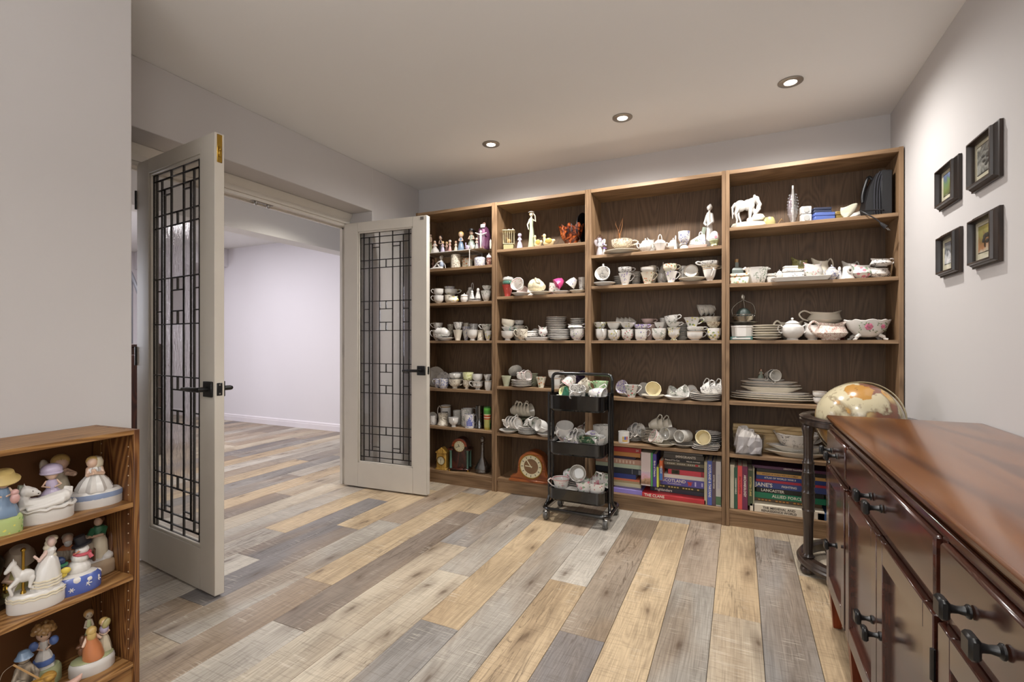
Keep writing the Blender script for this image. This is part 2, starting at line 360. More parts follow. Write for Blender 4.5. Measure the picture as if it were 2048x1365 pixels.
# ------------------------------------------------------------------ shell
struct('ceiling', MB().box(-8.2, .95, -2.75, 4.7, 2.45, 2.55), CEIL)
struct('wall_back', MB().box(-2.86, .95, 3.49, 3.62, -.03, 2.45), WALL)
struct('wall_right', MB().box(.80, .95, -2.75, 3.49, -.03, 2.45), WALL)
struct('wall_rear', MB().box(-2.9, .80, -2.75, -2.6, -.03, 2.45), WALL)
struct('wall_left', MB().box(-2.86, -1.99, -2.6, 1.0, -.03, 2.45, .003), WALL)
wd_ = MB().box(-2.86, -2.78, 1.0, 1.37, -.03, 2.45); wd_.box(-2.86, -2.78, 1.37, 2.90, 2.06, 2.45)
struct('wall_door', wd_, WALL)
struct('wall_alcove', MB().box(-2.86, -2.54, 2.895, 3.49, -.03, 2.45, .003), WALL)
struct('ceiling_bulkhead', MB().box(-2.78, -2.54, 1.0, 2.895, 2.12, 2.45, .003), WALL)
struct('wall_far', MB().box(-8.1, -2.86, 4.54, 4.68, -.03, 2.45), WALL2)
struct('wall_west', MB().box(-8.2, -8.1, -.5, 4.68, -.03, 2.45), WALL2)
struct('wall_south', MB().box(-8.1, -2.86, -.6, -.5, -.03, 2.45), WALL2)
struct('ceiling_beam', MB().box(-4.20, -4.0, -.5, 4.54, 2.12, 2.45, .003), CEIL)
struct('ceiling_box', MB().box(-8.1, -6.62, 4.1, 4.54, 2.19, 2.45, .003), WALL2)
bp = [(4.54, 0), (4.522, 0), (4.522, .062), (4.526, .066), (4.526, .082), (4.532, .09), (4.54, .096)]
struct('baseboard_far', MB().prism(bp, 'x', -8.1, -2.86), plain('baseboard_paint', 'e2dce0', .35))
struct('baseboard_left', MB().box(-1.99, -1.976, -2.6, .998, 0, .09, .004), TRIM)
# made-up window behind the camera, added to account for the rear fill
wf = struct('added_window', MB().box(-1.15, .75, -2.602, -2.57, .70, .76).box(-1.15, .75, -2.602, -2.57, 2.14, 2.2).box(-1.15, -1.09, -2.602, -2.57, .76, 2.14).box(.69, .75, -2.602, -2.57, .76, 2.14).box(-.23, -.17, -2.602, -2.57, .76, 2.14), TRIM)
obj('pane', MB().box(-1.09, .69, -2.60, -2.597, .76, 2.14), glassm('added_window_glass'), wf)
# door frame
jy0, jy1 = 1.386, 2.888
tj = MB().box(-2.862, -2.778, 1.369, jy0, 0, 2.045).box(-2.862, -2.778, jy1, 2.903, 0, 2.045).box(-2.862, -2.778, 1.369, 2.903, 2.02, 2.06)
tj.box(-2.842, -2.826, jy0, jy0+.012, 0, 2.02).box(-2.842, -2.826, jy1-.012, jy1, 0, 2.02).box(-2.842, -2.826, jy0, jy1, 2.008, 2.02)
struct('trim_1', tj, TRIM)
hp = [(-2.779, 2.04), (-2.768, 2.04), (-2.765, 2.05), (-2.765, 2.072), (-2.758, 2.082), (-2.744, 2.098), (-2.738, 2.118), (-2.779, 2.118)]
struct('trim_2', MB().prism(hp, 'y', 1.35, 2.894), TRIM)
for yy in (2.10, 2.19):
    pass
bc = tag(empty('ball_catch_plate', (-2.80, 2.15, 2.02)), 'pale metal catch plate with two studs under door frame head', 'door catch')
obj('plate', MB().box(-.012, .012, -.075, .075, -.004, 0, .001), STEEL, bc)
for yy in (-.045, .045): obj('stud', MB().lathe([(.011, 0), (.011, -.012), (.007, -.02), (0, -.02)], 10, (0, yy, -.004)), STEEL, bc)
# ------------------------------------------------------------------ glazed doors
XL_ = [0, .07, .175, .235, .375, .625, .765, .825, .93, 1]
A_, B_, SM, C_, D_, E_, S1, S2, F_ = .02, .049, .066, .1205, .155, .30, .3345, .392, .428
FULL = [A_, C_, D_, E_, F_]
def mir(l): return sorted(set([0, 1] + l + [1-x for x in l]))
def door_cells():
    cells = []; seg = []
    def col(x0, x1, ys, skip=()):
        for a, b in zip(ys[:-1], ys[1:]):
            if (a, b) not in skip: cells.append((x0, x1, a, b))
    full = mir(FULL); c1 = mir(FULL+[B_, S1, S2])
    for f in (0, 1):
        def X(a, b): return (a, b) if not f else (1-b, 1-a)
        col(*X(0, .07), full); col(*X(.07, .175), c1)
        # narrow strip and its neighbour; the cells between A and B run across both
        inn = [y for y in mir(FULL+[B_]) if B_-1e-6 <= y <= 1-B_+1e-6]
        col(*X(.175, .235), inn)
        inn2 = sorted(inn+[SM, 1-SM]); col(*X(.235, .375), inn2)
        for a, b in ((0, A_), (A_, B_), (1-B_, 1-A_), (1-A_, 1)):
            if a in (0, 1-A_): cells.append((*X(.07, .375), a, b))
            else: cells.append((*X(.175, .375), a, b))
    # cells .07-.375 x (0,A) replace those of the .07-.175 column
    cells = [c for c in cells if not (abs((c[1]-c[0])-.105) < 1e-3 and (c[2] == 0 or c[3] == 1))]
    mid = mir(FULL+[B_, S1, S2])
    for a, b in zip(mid[:-1], mid[1:]):
        sp = any(abs(a-q) < 1e-6 for q in (C_, E_, S2, 1-D_, 1-S1, 1-F_))
        if sp: cells += [(.375, .5, a, b), (.5, .625, a, b)]
        else: cells.append((.375, .625, a, b))
    return cells
GT = [glassm('textured_glass', (.95, .94, .93), .06, .08, .9, 55, (1, 1, .22)), glassm('hammered_glass', (.93, .92, .91), .05, .10, 1.0, 130, (1, 1, .7)), glassm('clear_glass', (.96, .96, .95), .02, .07)]
LEAD = plain('lead_came', '2a2624', .45, metal=.5)
def glazed_door(name, hinge, ang, label, num, ball=False):
    Wd, T, Hd, z0 = .738, .042, 2.03, .012
    gx0, gx1, gz0, gz1 = .128, .618, .195, 1.962
    d = empty(name, (hinge[0], hinge[1], 0), ang); d['kind'] = 'structure'; d['label'] = label
    fr = MB().box(0, gx0, 0, T, z0, z0+Hd-.012, .002).box(gx1, Wd, 0, T, z0, z0+Hd-.012, .002)
    obj('stile', MB().box(0, gx0, 0, T, z0, 2.034, .002), DOORW, d); obj('stile', MB().box(gx1, Wd, 0, T, z0, 2.034, .002), DOORW, d)
    obj('rail', MB().box(gx0, gx1, 0, T, z0, gz0, .0005), DOORW, d); obj('rail', MB().box(gx0, gx1, 0, T, gz1, 2.034, .0005), DOORW, d)
    bead = MB()
    for (a, b, c_, e) in ((gx0, gx0+.012, gz0, gz1), (gx1-.012, gx1, gz0, gz1), (gx0, gx1, gz0, gz0+.014), (gx0, gx1, gz1-.012, gz1)):
        bead.box(a, b, .004, .016, c_, e, .002).box(a, b, T-.016, T-.004, c_, e, .002)
    obj('glazing_bead', bead, DOORW, d)
    px0, px1, pz0, pz1 = gx0+.01, gx1-.01, gz0+.012, gz1-.01
    w, h = px1-px0, pz1-pz0; rnd = random.Random(3)
    came = MB(); edges = set()
    for (a, b, c_, e) in door_cells():
        x0, x1, zt, zb = px0+w*a, px0+w*b, pz1-h*c_, pz1-h*e
        cw, chh = x1-x0, zt-zb
        narrow = (abs((b-a)-.06) < .003); edge = (a == 0 or b == 1)
        big = cw > .05 and chh > .15
        m = GT[1] if (edge or narrow or abs(c_-B_) < 1e-6 and abs(e-SM) < 1e-6) else (GT[0] if big else GT[2])
        p = MB()
        if m is GT[2] and cw > .02 and chh > .02:      # bevelled piece: raised field with sloping margins
            q = min(.009, cw*.25, chh*.25); y0, y1 = .0185, .0235
            p.box(x0, x1, y0, y1, zb, zt)
            p.add([(x0, y0, zb), (x1, y0, zb), (x1, y0, zt), (x0, y0, zt), (x0+q, y0-.003, zb+q), (x1-q, y0-.003, zb+q), (x1-q, y0-.003, zt-q), (x0+q, y0-.003, zt-q)],
                  [(0, 1, 5, 4), (1, 2, 6, 5), (2, 3, 7, 6), (3, 0, 4, 7), (4, 5, 6, 7)])
        else: p.box(x0, x1, .0185, .0235, zb, zt)
        obj('pane', p, m, d, ang=None)
        for s in ((x0, zb, x0, zt), (x1, zb, x1, zt), (x0, zb, x1, zb), (x0, zt, x1, zt)): edges.add(tuple(round(t, 4) for t in s))
    for (xa, za, xb, zb) in edges:
        r = .0026
        came.box(min(xa, xb)-r, max(xa, xb)+r, .0155, .0265, min(za, zb)-r, max(za, zb)+r, .0012)
    obj('lead_came', came, LEAD, d)
    lv = obj('lever_handle', MB().box(.66, .728, -.010, 0, .878, .946, .002), BLACKM, d)
    lm = MB().tube([(.694, -.008, .912), (.694, -.05, .912)], .011, 12)
    lm.tube(smooth_path([(.70, -.05, .912), (.66, -.054, .912), (.61, -.052, .911), (.565, -.05, .910)]), [.0105]*9+[.008]*4, 10, flat=.75); obj('lever', lm, BLACKM, lv)
    lb = obj('lever_handle', MB().box(.66, .728, T, T+.010, .878, .946, .002), BLACKM, d)
    lm = MB().tube([(.694, T, .912), (.694, T+.05, .912)], .011, 12)
    lm.tube([(.70, T+.05, .912), (.66, T+.054, .912), (.565, T+.05, .910)], .0095, 10); obj('lever', lm, BLACKM, lb)
    lp = obj('latch_plate', MB().box(Wd-.001, Wd+.0025, .009, .033, .884, .940, .002), BLACKM, d)
    for zz in (.893, .931): obj('screw', MB().lathe([(0, 0), (.004, 0), (.004, .0012), (0, .0015)], 8, M=Matrix.Rotation(PI/2, 3, 'Y'), c=(Wd+.0025, .021, zz)), STEEL, lp)
    if ball:
        fb = obj('flush_bolt', MB().box(Wd-.001, Wd+.002, .010, .032, 1.905, 2.028, .002), BRASS, d)
        obj('slide', MB().box(Wd+.002, Wd+.006, .015, .027, 1.93, 1.975, .0015).box(Wd+.002, Wd+.010, .017, .025, 1.955, 1.97, .0015), BRASS, fb)
    else:
        obj('catch_plate', MB().box(.684, .712, -.0012, 0, 2.004, 2.026), STEEL, d)
    for zz in (.22, 1.0, 1.80):
        yh = 0.0 if ball else T
        hg = MB().tube([(-.006, yh, zz), (-.006, yh, zz+.095)], .0075, 10).box(-.006, 0, .008, .034, zz, zz+.095)
        obj('hinge', hg, BLACKM, d)
    return d
glazed_door('door_1', (-2.795, 1.427), -math.atan2(.076, .734), 'left open cream French door with leaded glass panes and brass bolt', 1, True)
glazed_door('door_2', (-2.772, 2.842), math.atan2(.05, .738), 'right open cream French door with leaded glass panes', 2)
# ------------------------------------------------------------------ downlights
LENS = emit('lamp_glow', 'fff4e2', 14.0)
for k, (x, y, w) in enumerate(((-1.508, 2.88, 'left downlight nearest the glazed doors'), (-.625, 2.87, 'middle downlight of the ceiling row'), (.238, 2.84, 'right downlight nearest the corner wall'))):
    e = tag(empty('recessed_downlight', (x, y, 2.45)), 'recessed steel ceiling spotlight, ' + w, 'ceiling light', 'ceiling downlights')
    obj('trim_ring', MB().lathe([(.030, -.001), (.030, -.006), (.052, -.007), (.058, -.004), (.058, 0), (.03, 0)], 28), STEEL, e)
    obj('lens', MB().lathe([(0, -.004), (.026, -.004), (.030, -.002)], 20), LENS, e)
    light('ceiling_spot', 'SPOT', (x, y, 2.435), 66, WARM, spot_size=math.radians(170), spot_blend=.9, shadow_soft_size=.03)
# ------------------------------------------------------------------ things in the next room
e = tag(empty('dark_cabinet', (-5.35, 2.70, 0)), 'tall dark wooden cabinet glimpsed past the left door hinge', 'cabinet')
DKW = wood('dark_cabinet_wood', '1a0d09', '34190f', '4c2816', 'Z', .35)
obj('body', MB().box(-.25, .17, -.2, .2, 0, 1.07, .006), DKW, e); obj('top', MB().box(-.27, .19, -.22, .22, 1.07, 1.10, .006), DKW, e)
obj('door', MB().box(.17, .188, -.17, .17, .08, 1.0, .006), DKW, e); obj('door', MB().box(-.22, .15, -.218, -.2, .08, 1.0, .006), DKW, e)
e = tag(empty('stair_handrail', (-6.7, 3.1, 0)), 'grey sloping metal handrail glimpsed past the left door hinge', 'handrail')
obj('rail', MB().tube(smooth_path([(-.1, .25, 2.0), (.0, .26, 1.95), (.35, .27, 1.35), (.6, .28, .95)]), .02, 10), plain('rail_grey', '6a6a6e', .4, metal=.5), e)
for xx, zz in ((.0, 1.94), (.58, .98)): obj('post', MB().tube([(xx, .265, 0), (xx, .265, zz)], .013, 8), plain('rail_grey', '6a6a6e', .4), e)
# ------------------------------------------------------------------ tall bookcases
BW = wood('walnut_v', '553f2b', '7d6247', '967a5c', 'Z', .5, 14, 1.0, ringw=.3, fine=.65); BWH = wood('walnut_h', '5e4731', '866a4d', '9d8163', 'X', .5, 12, 1.0, ringw=.3, fine=.65)
BWB = wood('walnut_back_shaded', '3f2e1f', '5d4732', '6e563e', 'Z', .55, 26, 1.0, cscale=1.2, ringw=.3, fine=.68)  # same laminate in a darker colour: shade of the recesses is painted in
UN = [(-2.372, -1.656, [1.70, 1.428, 1.13, .75, .45, .103], 'leftmost tall walnut bookcase, partly behind the right glazed door'), (-1.656, -.935, [1.807, 1.457, 1.13, .787, .441, .103], 'second tall walnut bookcase from the left, behind the trolley'),
      (-.935, -.074, [1.71, 1.50, 1.13, .749, .443, .103], 'third tall walnut bookcase, with stacked Scottish books at the bottom'), (-.074, .795, [1.813, 1.471, 1.13, .758, .44, .103], 'rightmost tall walnut bookcase, in the corner behind the globe')]
for x0, x1, zs, lab in UN:
    b = tag(empty('bookcase', ((x0+x1)/2, 3.35, 0)), lab, 'bookcase', 'wall of walnut bookcases')
    hw = (x1-x0)/2-.0008; t = .0205; y0, y1 = -.135, .136
    for sx in (-1, 1):
        p = obj('side_panel', MB().box(min(sx*hw, sx*(hw-t)), max(sx*hw, sx*(hw-t)), y0, y1, 0, 2.163, .0012), BW, b)
    obj('top_panel', MB().box(-hw+t, hw-t, y0, y1-.006, 2.137, 2.161, .0012), BWH, b)
    obj('back_panel', MB().box(-hw+t, hw-t, y1-.006, y1, .08, 2.137), BWB, b)
    obj('plinth', MB().box(-hw+t, hw-t, y0+.014, y0+.03, 0, .082), BWH, b)
    for z in zs: obj('shelf', MB().box(-hw+t, hw-t, y0+.002, y1-.006, z-.0205, z, .0012), BWH, b)
# ------------------------------------------------------------------ small bookcase on the left
SBW = wood('oak_v', '3a2012', '6e4526', '99703f', 'Z', .42, 22, 1.6); SBH = wood('oak_h', '553519', '8a6136', 'ad8656', 'X', .42, 18, 1.6); SBK = plain('brown_hardboard', '6a431f', .7)
SB = tag(empty('small_bookcase', (-1.757, .905, 0), math.radians(90+4.4)), 'low oak laminate bookcase full of music box figurines, left foreground', 'bookcase')
# local x runs from the far end (0) towards the camera (negative), local y towards the wall
SBZ = [.605, .372, .092]; SBL = .78; SBD = .222
for xa in (-.0165, -SBL): obj('side_panel', MB().box(xa, xa+.0165, 0, SBD, 0, .8375, .001), SBW, SB)
obj('top_panel', MB().box(-SBL+.0165, -.0165, 0, SBD, .822, .8375, .001), SBH, SB)
obj('back_panel', MB().box(-SBL+.0165, -.0165, SBD-.005, SBD, .07, .822), SBK, SB)
obj('plinth', MB().box(-SBL+.0165, -.0165, .012, .026, 0, .076), SBH, SB)
for z in SBZ: obj('shelf', MB().box(-SBL+.0165, -.0165, .003, SBD-.005, z-.0155, z, .001), SBH, SB)
pg = MB()
for k in range(22):
    for yy in (.028, .165): pg.lathe([(.0022, 0), (.0022, .0012), (0, .0012)], 6, (-.0165, yy, .13+k*.031), M=Matrix.Rotation(-PI/2, 3, 'Y'))
o = obj('peg_holes', pg, plain('peg_pale', 'b8a890', .5), SB); o['kind'] = 'stuff'
# ------------------------------------------------------------------ sideboard on the right
MAH = wood('mahogany_front', '2a130d', '3e1f16', '4e2a1e', 'Y', .22, 10, .7, coat=.6, spec=.5); MAHT = wood('mahogany_top', '3f2110', '5f371b', '764820', 'Y', .24, 8, .7, coat=.5, spec=.5); LEGW = wood('red_leg', '54200f', '7d3419', '96461f', 'Z', .3, 8, 1)
XF = .327
SBD2 = tag(empty('sideboard', (.56, 1.49, 0)), 'dark mahogany sideboard with black square knobs along the right wall', 'sideboard')
def S(mb): return mb.xform(Matrix.Translation((-.56, -1.49, 0)))
Y0, Y1 = .69, 2.285
tp = [(.795, .825), (.325, .825), (.3215, .8235), (.319, .820), (.3195, .813), (.324, .809), (.324, .806), (.330, .802), (.334, .793), (.795, .793)]
obj('top', S(MB().prism(tp, 'y', Y0-.015, Y1+.018)), MAHT, SBD2)
fr = MB().box(XF+.014, .79, Y0, Y1, .13, .7925)
for a, b, c_, e in ((Y0, Y1, .775, .7915), (Y0, Y1, .635, .66), (Y0, Y1, .13, .162)): fr.box(XF, XF+.014, a, b, c_, e, .001)
for yy in (Y0, 1.078, 1.885, Y1-.022): fr.box(XF, XF+.014, yy, yy+.022, .13, .775, .001)
obj('carcass', S(fr), MAH, SBD2)
def knob(parent, y, z, name='knob'):
    k = MB().lathe([(.0105, 0), (.0105, .003), (.007, .006), (.0055, .014), (.0065, .022), (.0085, .026), (0, .026)], 12, M=Matrix.Rotation(-PI/2, 3, 'Y'))
    k.box(-.040, -.026, -.0155, .0155, -.0155, .0155, .004)
    return obj(name, k.xform(Matrix.Translation((XF-.014-.56, y-1.49, z))), BLACKM, parent)
for a, b in ((1.907, Y1-.022), (1.10, 1.885), (Y0+.022, 1.078)):
    d = obj('drawer', S(MB().box(XF-.012, XF+.01, a+.003, b-.003, .662, .773, .004)), MAH, SBD2)
    m = (a+b)/2
    for s in (-.052, .052): knob(d, m+s, .715)
def cdoor(a, b, ky):
    z0, z1 = .165, .633; st = .052
    f = MB().box(XF-.014, XF+.008, a, a+st, z0, z1, .002).box(XF-.014, XF+.008, b-st, b, z0, z1, .002).box(XF-.014, XF+.008, a+st, b-st, z0, z0+st, .002).box(XF-.014, XF+.008, a+st, b-st, z1-st, z1, .002)
    d = obj('door', S(f), MAH, SBD2)
    bd = MB()
    for q, (lo, hi) in enumerate(((0, .006), (.006, .012))):
        xx = XF-.009+.004*q
        bd.box(xx, xx+.008, a+st+lo, a+st+hi, z0+st, z1-st).box(xx, xx+.008, b-st-hi, b-st-lo, z0+st, z1-st).box(xx, xx+.008, a+st, b-st, z0+st+lo, z0+st+hi).box(xx, xx+.008, a+st, b-st, z1-st-hi, z1-st-lo)
    obj('bead', S(bd), MAH, d)
    obj('panel', S(MB().box(XF-.001, XF+.006, a+st+.010, b-st-.010, z0+st+.010, z1-st-.010)), MAH, d)
    knob(d, ky, .40)
    return d
cdoor(1.909, Y1-.024, 2.03)
for nm in (0,): pass
cdoor(1.495, 1.884, 1.53); cdoor(1.101, 1.490, 1.452); cdoor(Y0+.024, 1.077, .78)
for zz in (.23, .52): obj('hinge', S(MB().tube([(XF-.016, 1.093, zz), (XF-.016, 1.093, zz+.055)], .0045, 8)), BLACKM, SBD2)
for yy in (Y0+.024, 1.09, 1.896, Y1-.024):
    for xx in (XF+.021, .755):
        obj('leg', S(MB().add([(xx-.013, yy-.013, 0), (xx+.013, yy-.013, 0), (xx+.013, yy+.013, 0), (xx-.013, yy+.013, 0), (xx-.024, yy-.024, .135), (xx+.024, yy-.024, .135), (xx+.024, yy+.024, .135), (xx-.024, yy+.024, .135)],
            [(0, 3, 2, 1), (4, 5, 6, 7), (0, 1, 5, 4), (1, 2, 6, 5), (2, 3, 7, 6), (3, 0, 4, 7)])), LEGW, SBD2)
# ------------------------------------------------------------------ floor globe
GS = wood('globe_stand_wood', '1c1512', '30251f', '42342c', 'Z', .3, 8, 1, coat=.5)
def globemat():
    t = NT('globe_map'); v = t.coords(rand=False); nz = t.n('ShaderNodeVectorMath', operation='NORMALIZE'); t.l(v, nz.inputs[0])
    def cap(d, lo, hi):
        q = t.n('ShaderNodeVectorMath', operation='DOT_PRODUCT'); t.l(nz.outputs[0], q.inputs[0]); q.inputs[1].default_value = Vector(d).normalized(); w_ = t.math('ADD', q.outputs['Value'], t.math('MULTIPLY', t.math('SUBTRACT', t.noise(v, 14, 5), .5), .22)); return t.ramp(w_, [(lo, (0, 0, 0, 1)), (hi, (1, 1, 1, 1))])
    land = t.noise(v, 3.6, 7, .5)
    m = t.ramp(land, [(.515, (0, 0, 0, 1)), (.53, (1, 1, 1, 1))]); cst = t.ramp(land, [(.49, (0, 0, 0, 1)), (.522, (1, 1, 1, 1)), (.55, (0, 0, 0, 1))])
    hue = t.noise(v, 5.0, 1); lc = t.ramp(hue, [(.38, 'c9c0a0'), (.46, 'c08a3a'), (.54, 'b9a06a'), (.62, '7a4a34')])
    c = t.mix(m, lin('b9ae90'), lc); c = t.mix(t.math('MULTIPLY', cst, .6), c, lin('5a4630'))
    c = t.mix(cap((.14, -.35, .85), .955, .962), c, lin('7a5040')); c = t.mix(cap((-.10, -.46, .84), .95, .957), c, lin('a87c40'))
    cl = t.noise(v, 40, 4); c = t.mix(t.math('MULTIPLY', t.math('GREATER_THAN', cl, .62), .35), c, lin('5a4a36'))
    t.set(col=c, rough=.2, coat=.4, coatr=.08); return t.m
G = tag(empty('floor_globe', (.517, 2.80, 0)), 'antique cream floor globe in dark wooden stand behind the sideboard', 'globe')
obj('sphere', MB().ell((0, 0, 0), .178, 48, 28), globemat(), G, (0, 0, .745))
rg = []
for j in range(64):
    a = 2*PI*j/64; rg.append((0, .188*math.cos(a), .188*math.sin(a)))
obj('meridian', MB().tube(rg, .009, 6, True, flat=.35), plain('meridian_metal', 'b0a588', .35, metal=.4), G, (0, 0, .745), (0, .32, math.radians(58)))
rp = [(.192, .715), (.236, .715), (.243, .722), (.244, .738), (.238, .742), (.238, .748), (.244, .752), (.236, .758), (.196, .758), (.192, .754)]
obj('horizon_ring', MB().lathe(rp+[rp[0]], 56), GS, G)
bp_ = [(.205, .03), (.243, .03), (.254, .04), (.256, .052), (.248, .058), (.248, .066), (.238, .078), (.210, .080), (.200, .07), (.200, .04)]
obj('base_ring', MB().lathe(bp_+[bp_[0]], 56), GS, G)
lp = [(.024, .08), (.028, .085), (.022, .092), (.0205, .10), (.021, .225), (.025, .30), (.028, .306), (.024, .313), (.026, .325), (.029, .36), (.026, .385), (.030, .392), (.026, .40), (.0275, .42), (.030, .428), (.027, .436), (.029, .46), (.026, .485), (.029, .49), (.024, .497), (.025, .53), (.028, .536), (.023, .543), (.0205, .56), (.0215, .66), (.026, .69), (.029, .698), (.026, .716), (0, .716)]
for k in range(4):
    a = math.radians(199+90*k); c = (.226*math.cos(a), .226*math.sin(a), 0)
    L_ = obj('leg', MB().lathe(lp, 18, c), GS, G)
    obj('foot', MB().lathe([(.018, 0), (.032, .008), (.036, .02), (.032, .032), (.02, .036)], 16, c), GS, G)
# ------------------------------------------------------------------ pictures on the right wall
FRM = wood('frame_wood', '1a110b', '2c2018', '3c2d22', 'Z', .35, 6, 1.5, coat=.2); MATB = plain('picture_mat', 'c9c2a8', .8)
def printmat(name, cols, sc):
    t = NT(name); v = t.coords((1, 1, 1), rand=False); f = t.noise(v, sc, 4, .8); tc = t.n('ShaderNodeTexCoord'); sp = t.n('ShaderNodeSeparateXYZ'); t.l(tc.outputs['Generated'], sp.inputs[0])
    h = t.math('ADD', t.math('MULTIPLY', sp.outputs[2], .75), t.math('MULTIPLY', t.math('SUBTRACT', f, .4), .9))
    t.set(col=t.ramp(h, cols), rough=.6, coat=.5, coatr=.06); return t.m
PR = [((2.158, 2.376, 1.675, 1.868), printmat('print_grey', [(.0, '3a3a36'), (.25, 'a8a89e'), (.42, '4a4a46'), (.6, '8a8a80'), (.75, '33322e'), (.95, 'b0ac9a')], 26), 'upper right small framed grey engraving on the right wall', 'stag'),
      ((2.49, 2.70, 1.686, 1.868), printmat('print_blue', [(.0, '5a5a34'), (.3, '7a8a4a'), (.5, '6a8a60'), (.62, '5a6a8a'), (.9, '8494b4')], 14), 'upper left small framed landscape in blue and green on right wall', 'windmill'),
      ((2.48, 2.686, 1.396, 1.577), printmat('print_snow', [(.0, 'b8b8b8'), (.3, 'd8d8d8'), (.45, '5a5e62'), (.65, '8a8a86'), (.9, '6a7086')], 18), 'lower left small framed snowy picture on right wall', 'rock'),
      ((2.158, 2.368, 1.39, 1.578), printmat('print_tree', [(.0, 'c8c0a8'), (.2, 'b07a50'), (.4, '8a6a3a'), (.55, '8f8a4a'), (.9, 'b8a85a')], 14), 'lower right small framed picture of dark tree on ochre field', 'tree')]
for (y0, y1, z0, z1), pm_, lab, motif in PR:
    e = tag(empty('framed_picture', (.80, (y0+y1)/2, z0)), lab, 'picture', 'four small framed pictures'); hw = (y1-y0)/2; hh = z1-z0
    m = MB(); pf = [(0, 0), (.0, -.010), (.006, -.012), (.010, -.020), (.012, -.022), (.014, -.030), (.020, -.031), (.023, -.022), (.025, -.014), (.025, -.006)]
    ring = []
    for (ins, xo) in pf: ring.append([(xo-.0008, -hw+ins, ins), (xo-.0008, hw-ins, ins), (xo-.0008, hw-ins, hh-ins), (xo-.0008, -hw+ins, hh-ins)])
    vs = [p for r in ring for p in r]; fs = []
    for j in range(len(ring)-1):
        for k in range(4): fs.append((j*4+k, j*4+(k+1) % 4, (j+1)*4+(k+1) % 4, (j+1)*4+k))
    obj('moulding', m.add(vs, fs), FRM, e, ang=25)
    obj('mount', MB().box(-.009, -.006, -hw+.022, hw-.022, .022, hh-.022), MATB, e)
    pr = obj('print', MB().box(-.0105, -.009, -hw+.050, hw-.050, .052, hh-.042), pm_, e)
    obj('print_border', MB().box(-.0098, -.0088, -hw+.0475, hw-.0475, .0495, hh-.0395), plain('ink', '2a2622', .7), e)
    if motif == 'tree':
        t_ = MB()
        for q in range(9): t_.ell((-.011, random.uniform(-.02, .02), .085+random.uniform(0, .025)), (.0006, .011, .008), 8, 6)
        t_.box(-.0114, -.0106, -.004, -.001, .065, .09).box(-.0114, -.0106, .003, .006, .068, .09); obj('tree_print', t_, plain('ink_dark', '2c281c', .7), pr)
    if motif == 'stag':
        t_ = MB()
        for q in range(7): t_.ell((-.011, random.uniform(-.025, .025), .08+random.uniform(-.01, .03)), (.0006, .012, .006), 8, 6)
        obj('dark_shapes', t_, plain('ink_dark', '2c281c', .7), pr)
    obj('glass', MB().box(-.0135, -.0125, -hw+.0245, hw-.0245, .0245, hh-.0245), glassm('picture_glass', (.99, .99, .99), .02, .06), e)
# ------------------------------------------------------------------ black trolley
TR = tag(empty('utility_trolley', (-.91, 2.985, 0)), 'black three tier metal trolley of china standing before the bookcases', 'trolley')
def tray(z0, z1):
    m = MB(); N = 5; hx, hy = .18, .145
    rings = [rrect(-hx+.012, hx-.012, -hy+.012, hy-.012, .045, z0, N), rrect(-hx+.002, hx-.002, -hy+.002, hy-.002, .05, z0+.012, N), rrect(-hx, hx, -hy, hy, .05, z1, N), rrect(-hx-.004, hx+.004, -hy-.004, hy+.004, .052, z1+.002, N), rrect(-hx+.001, hx-.001, -hy+.001, hy-.001, .05, z1+.004, N),
             rrect(-hx+.0025, hx-.0025, -hy+.0025, hy-.0025, .048, z1, N), rrect(-hx+.006, hx-.006, -hy+.006, hy-.006, .046, z0+.014, N), rrect(-hx+.016, hx-.016, -hy+.016, hy-.016, .04, z0+.003, N)]
    n = len(rings[0]); vs = [p for r in rings for p in r]; fs = [(j*n+i, j*n+(i+1) % n, (j+1)*n+(i+1) % n, (j+1)*n+i) for j in range(len(rings)-1) for i in range(n)]
    fs += [tuple(range(n-1, -1, -1)), tuple((len(rings)-1)*n+i for i in range(n))]
    return m.add(vs, fs)
TB = plain('trolley_black', '09090a', .2, spec=.6, coat=.5)
for z0, z1 in ((.69, .785), (.415, .495), (.128, .205)):
    obj('tray', tray(z0, z1), TB, TR)
for sx in (-1, 1):
    for dy in (-.065, .0):
        x = sx*.196
        obj('post', MB().tube(smooth_path([(x, dy, .80 if dy < 0 else .80), (x, dy, .5), (x, dy, .2), (x, dy, .13), (x*1.04, dy+(-.03 if dy < 0 else .03), .085), (x*1.06, dy+(-.06 if dy < 0 else .06), .072)], 3), .0105, 10), TB, TR)
hp_ = smooth_path([(-.196, 0, .78), (-.196, 0, .86), (-.196, 0, .885), (-.188, 0, .905), (-.165, 0, .914), (-.1, 0, .915), (.1, 0, .915), (.165, 0, .914), (.188, 0, .905), (.196, 0, .885), (.196, 0, .86), (.196, 0, .78)], 4)
obj('handle', MB().tube(hp_, .0105, 10), TB, TR)
obj('base_frame', MB().tube(rrect(-.207, .207, -.145, .145, .05, .072, 5), .0115, 10, True), TB, TR)
for sx in (-1, 1):
    for sy in (-1, 1):
        c = (sx*.19, sy*.135)
        w = obj('caster', MB().lathe([(.012, .068), (.012, .06), (.018, .056), (.012, .05)], 12, (c[0], c[1], 0)).box(c[0]-.018, c[0]-.0135, c[1]-.014, c[1]+.016, .018, .058).box(c[0]+.0135, c[0]+.018, c[1]-.014, c[1]+.016, .018, .058), STEEL, TR)
        obj('wheel', MB().lathe([(.008, -.012), (.026, -.012), (.0285, -.007), (.0285, .007), (.026, .012), (.008, .012)], 20, M=Matrix.Rotation(PI/2, 3, 'Y'), c=(c[0], c[1], .0288)), plain('wheel_grey', '55534f', .4), w)
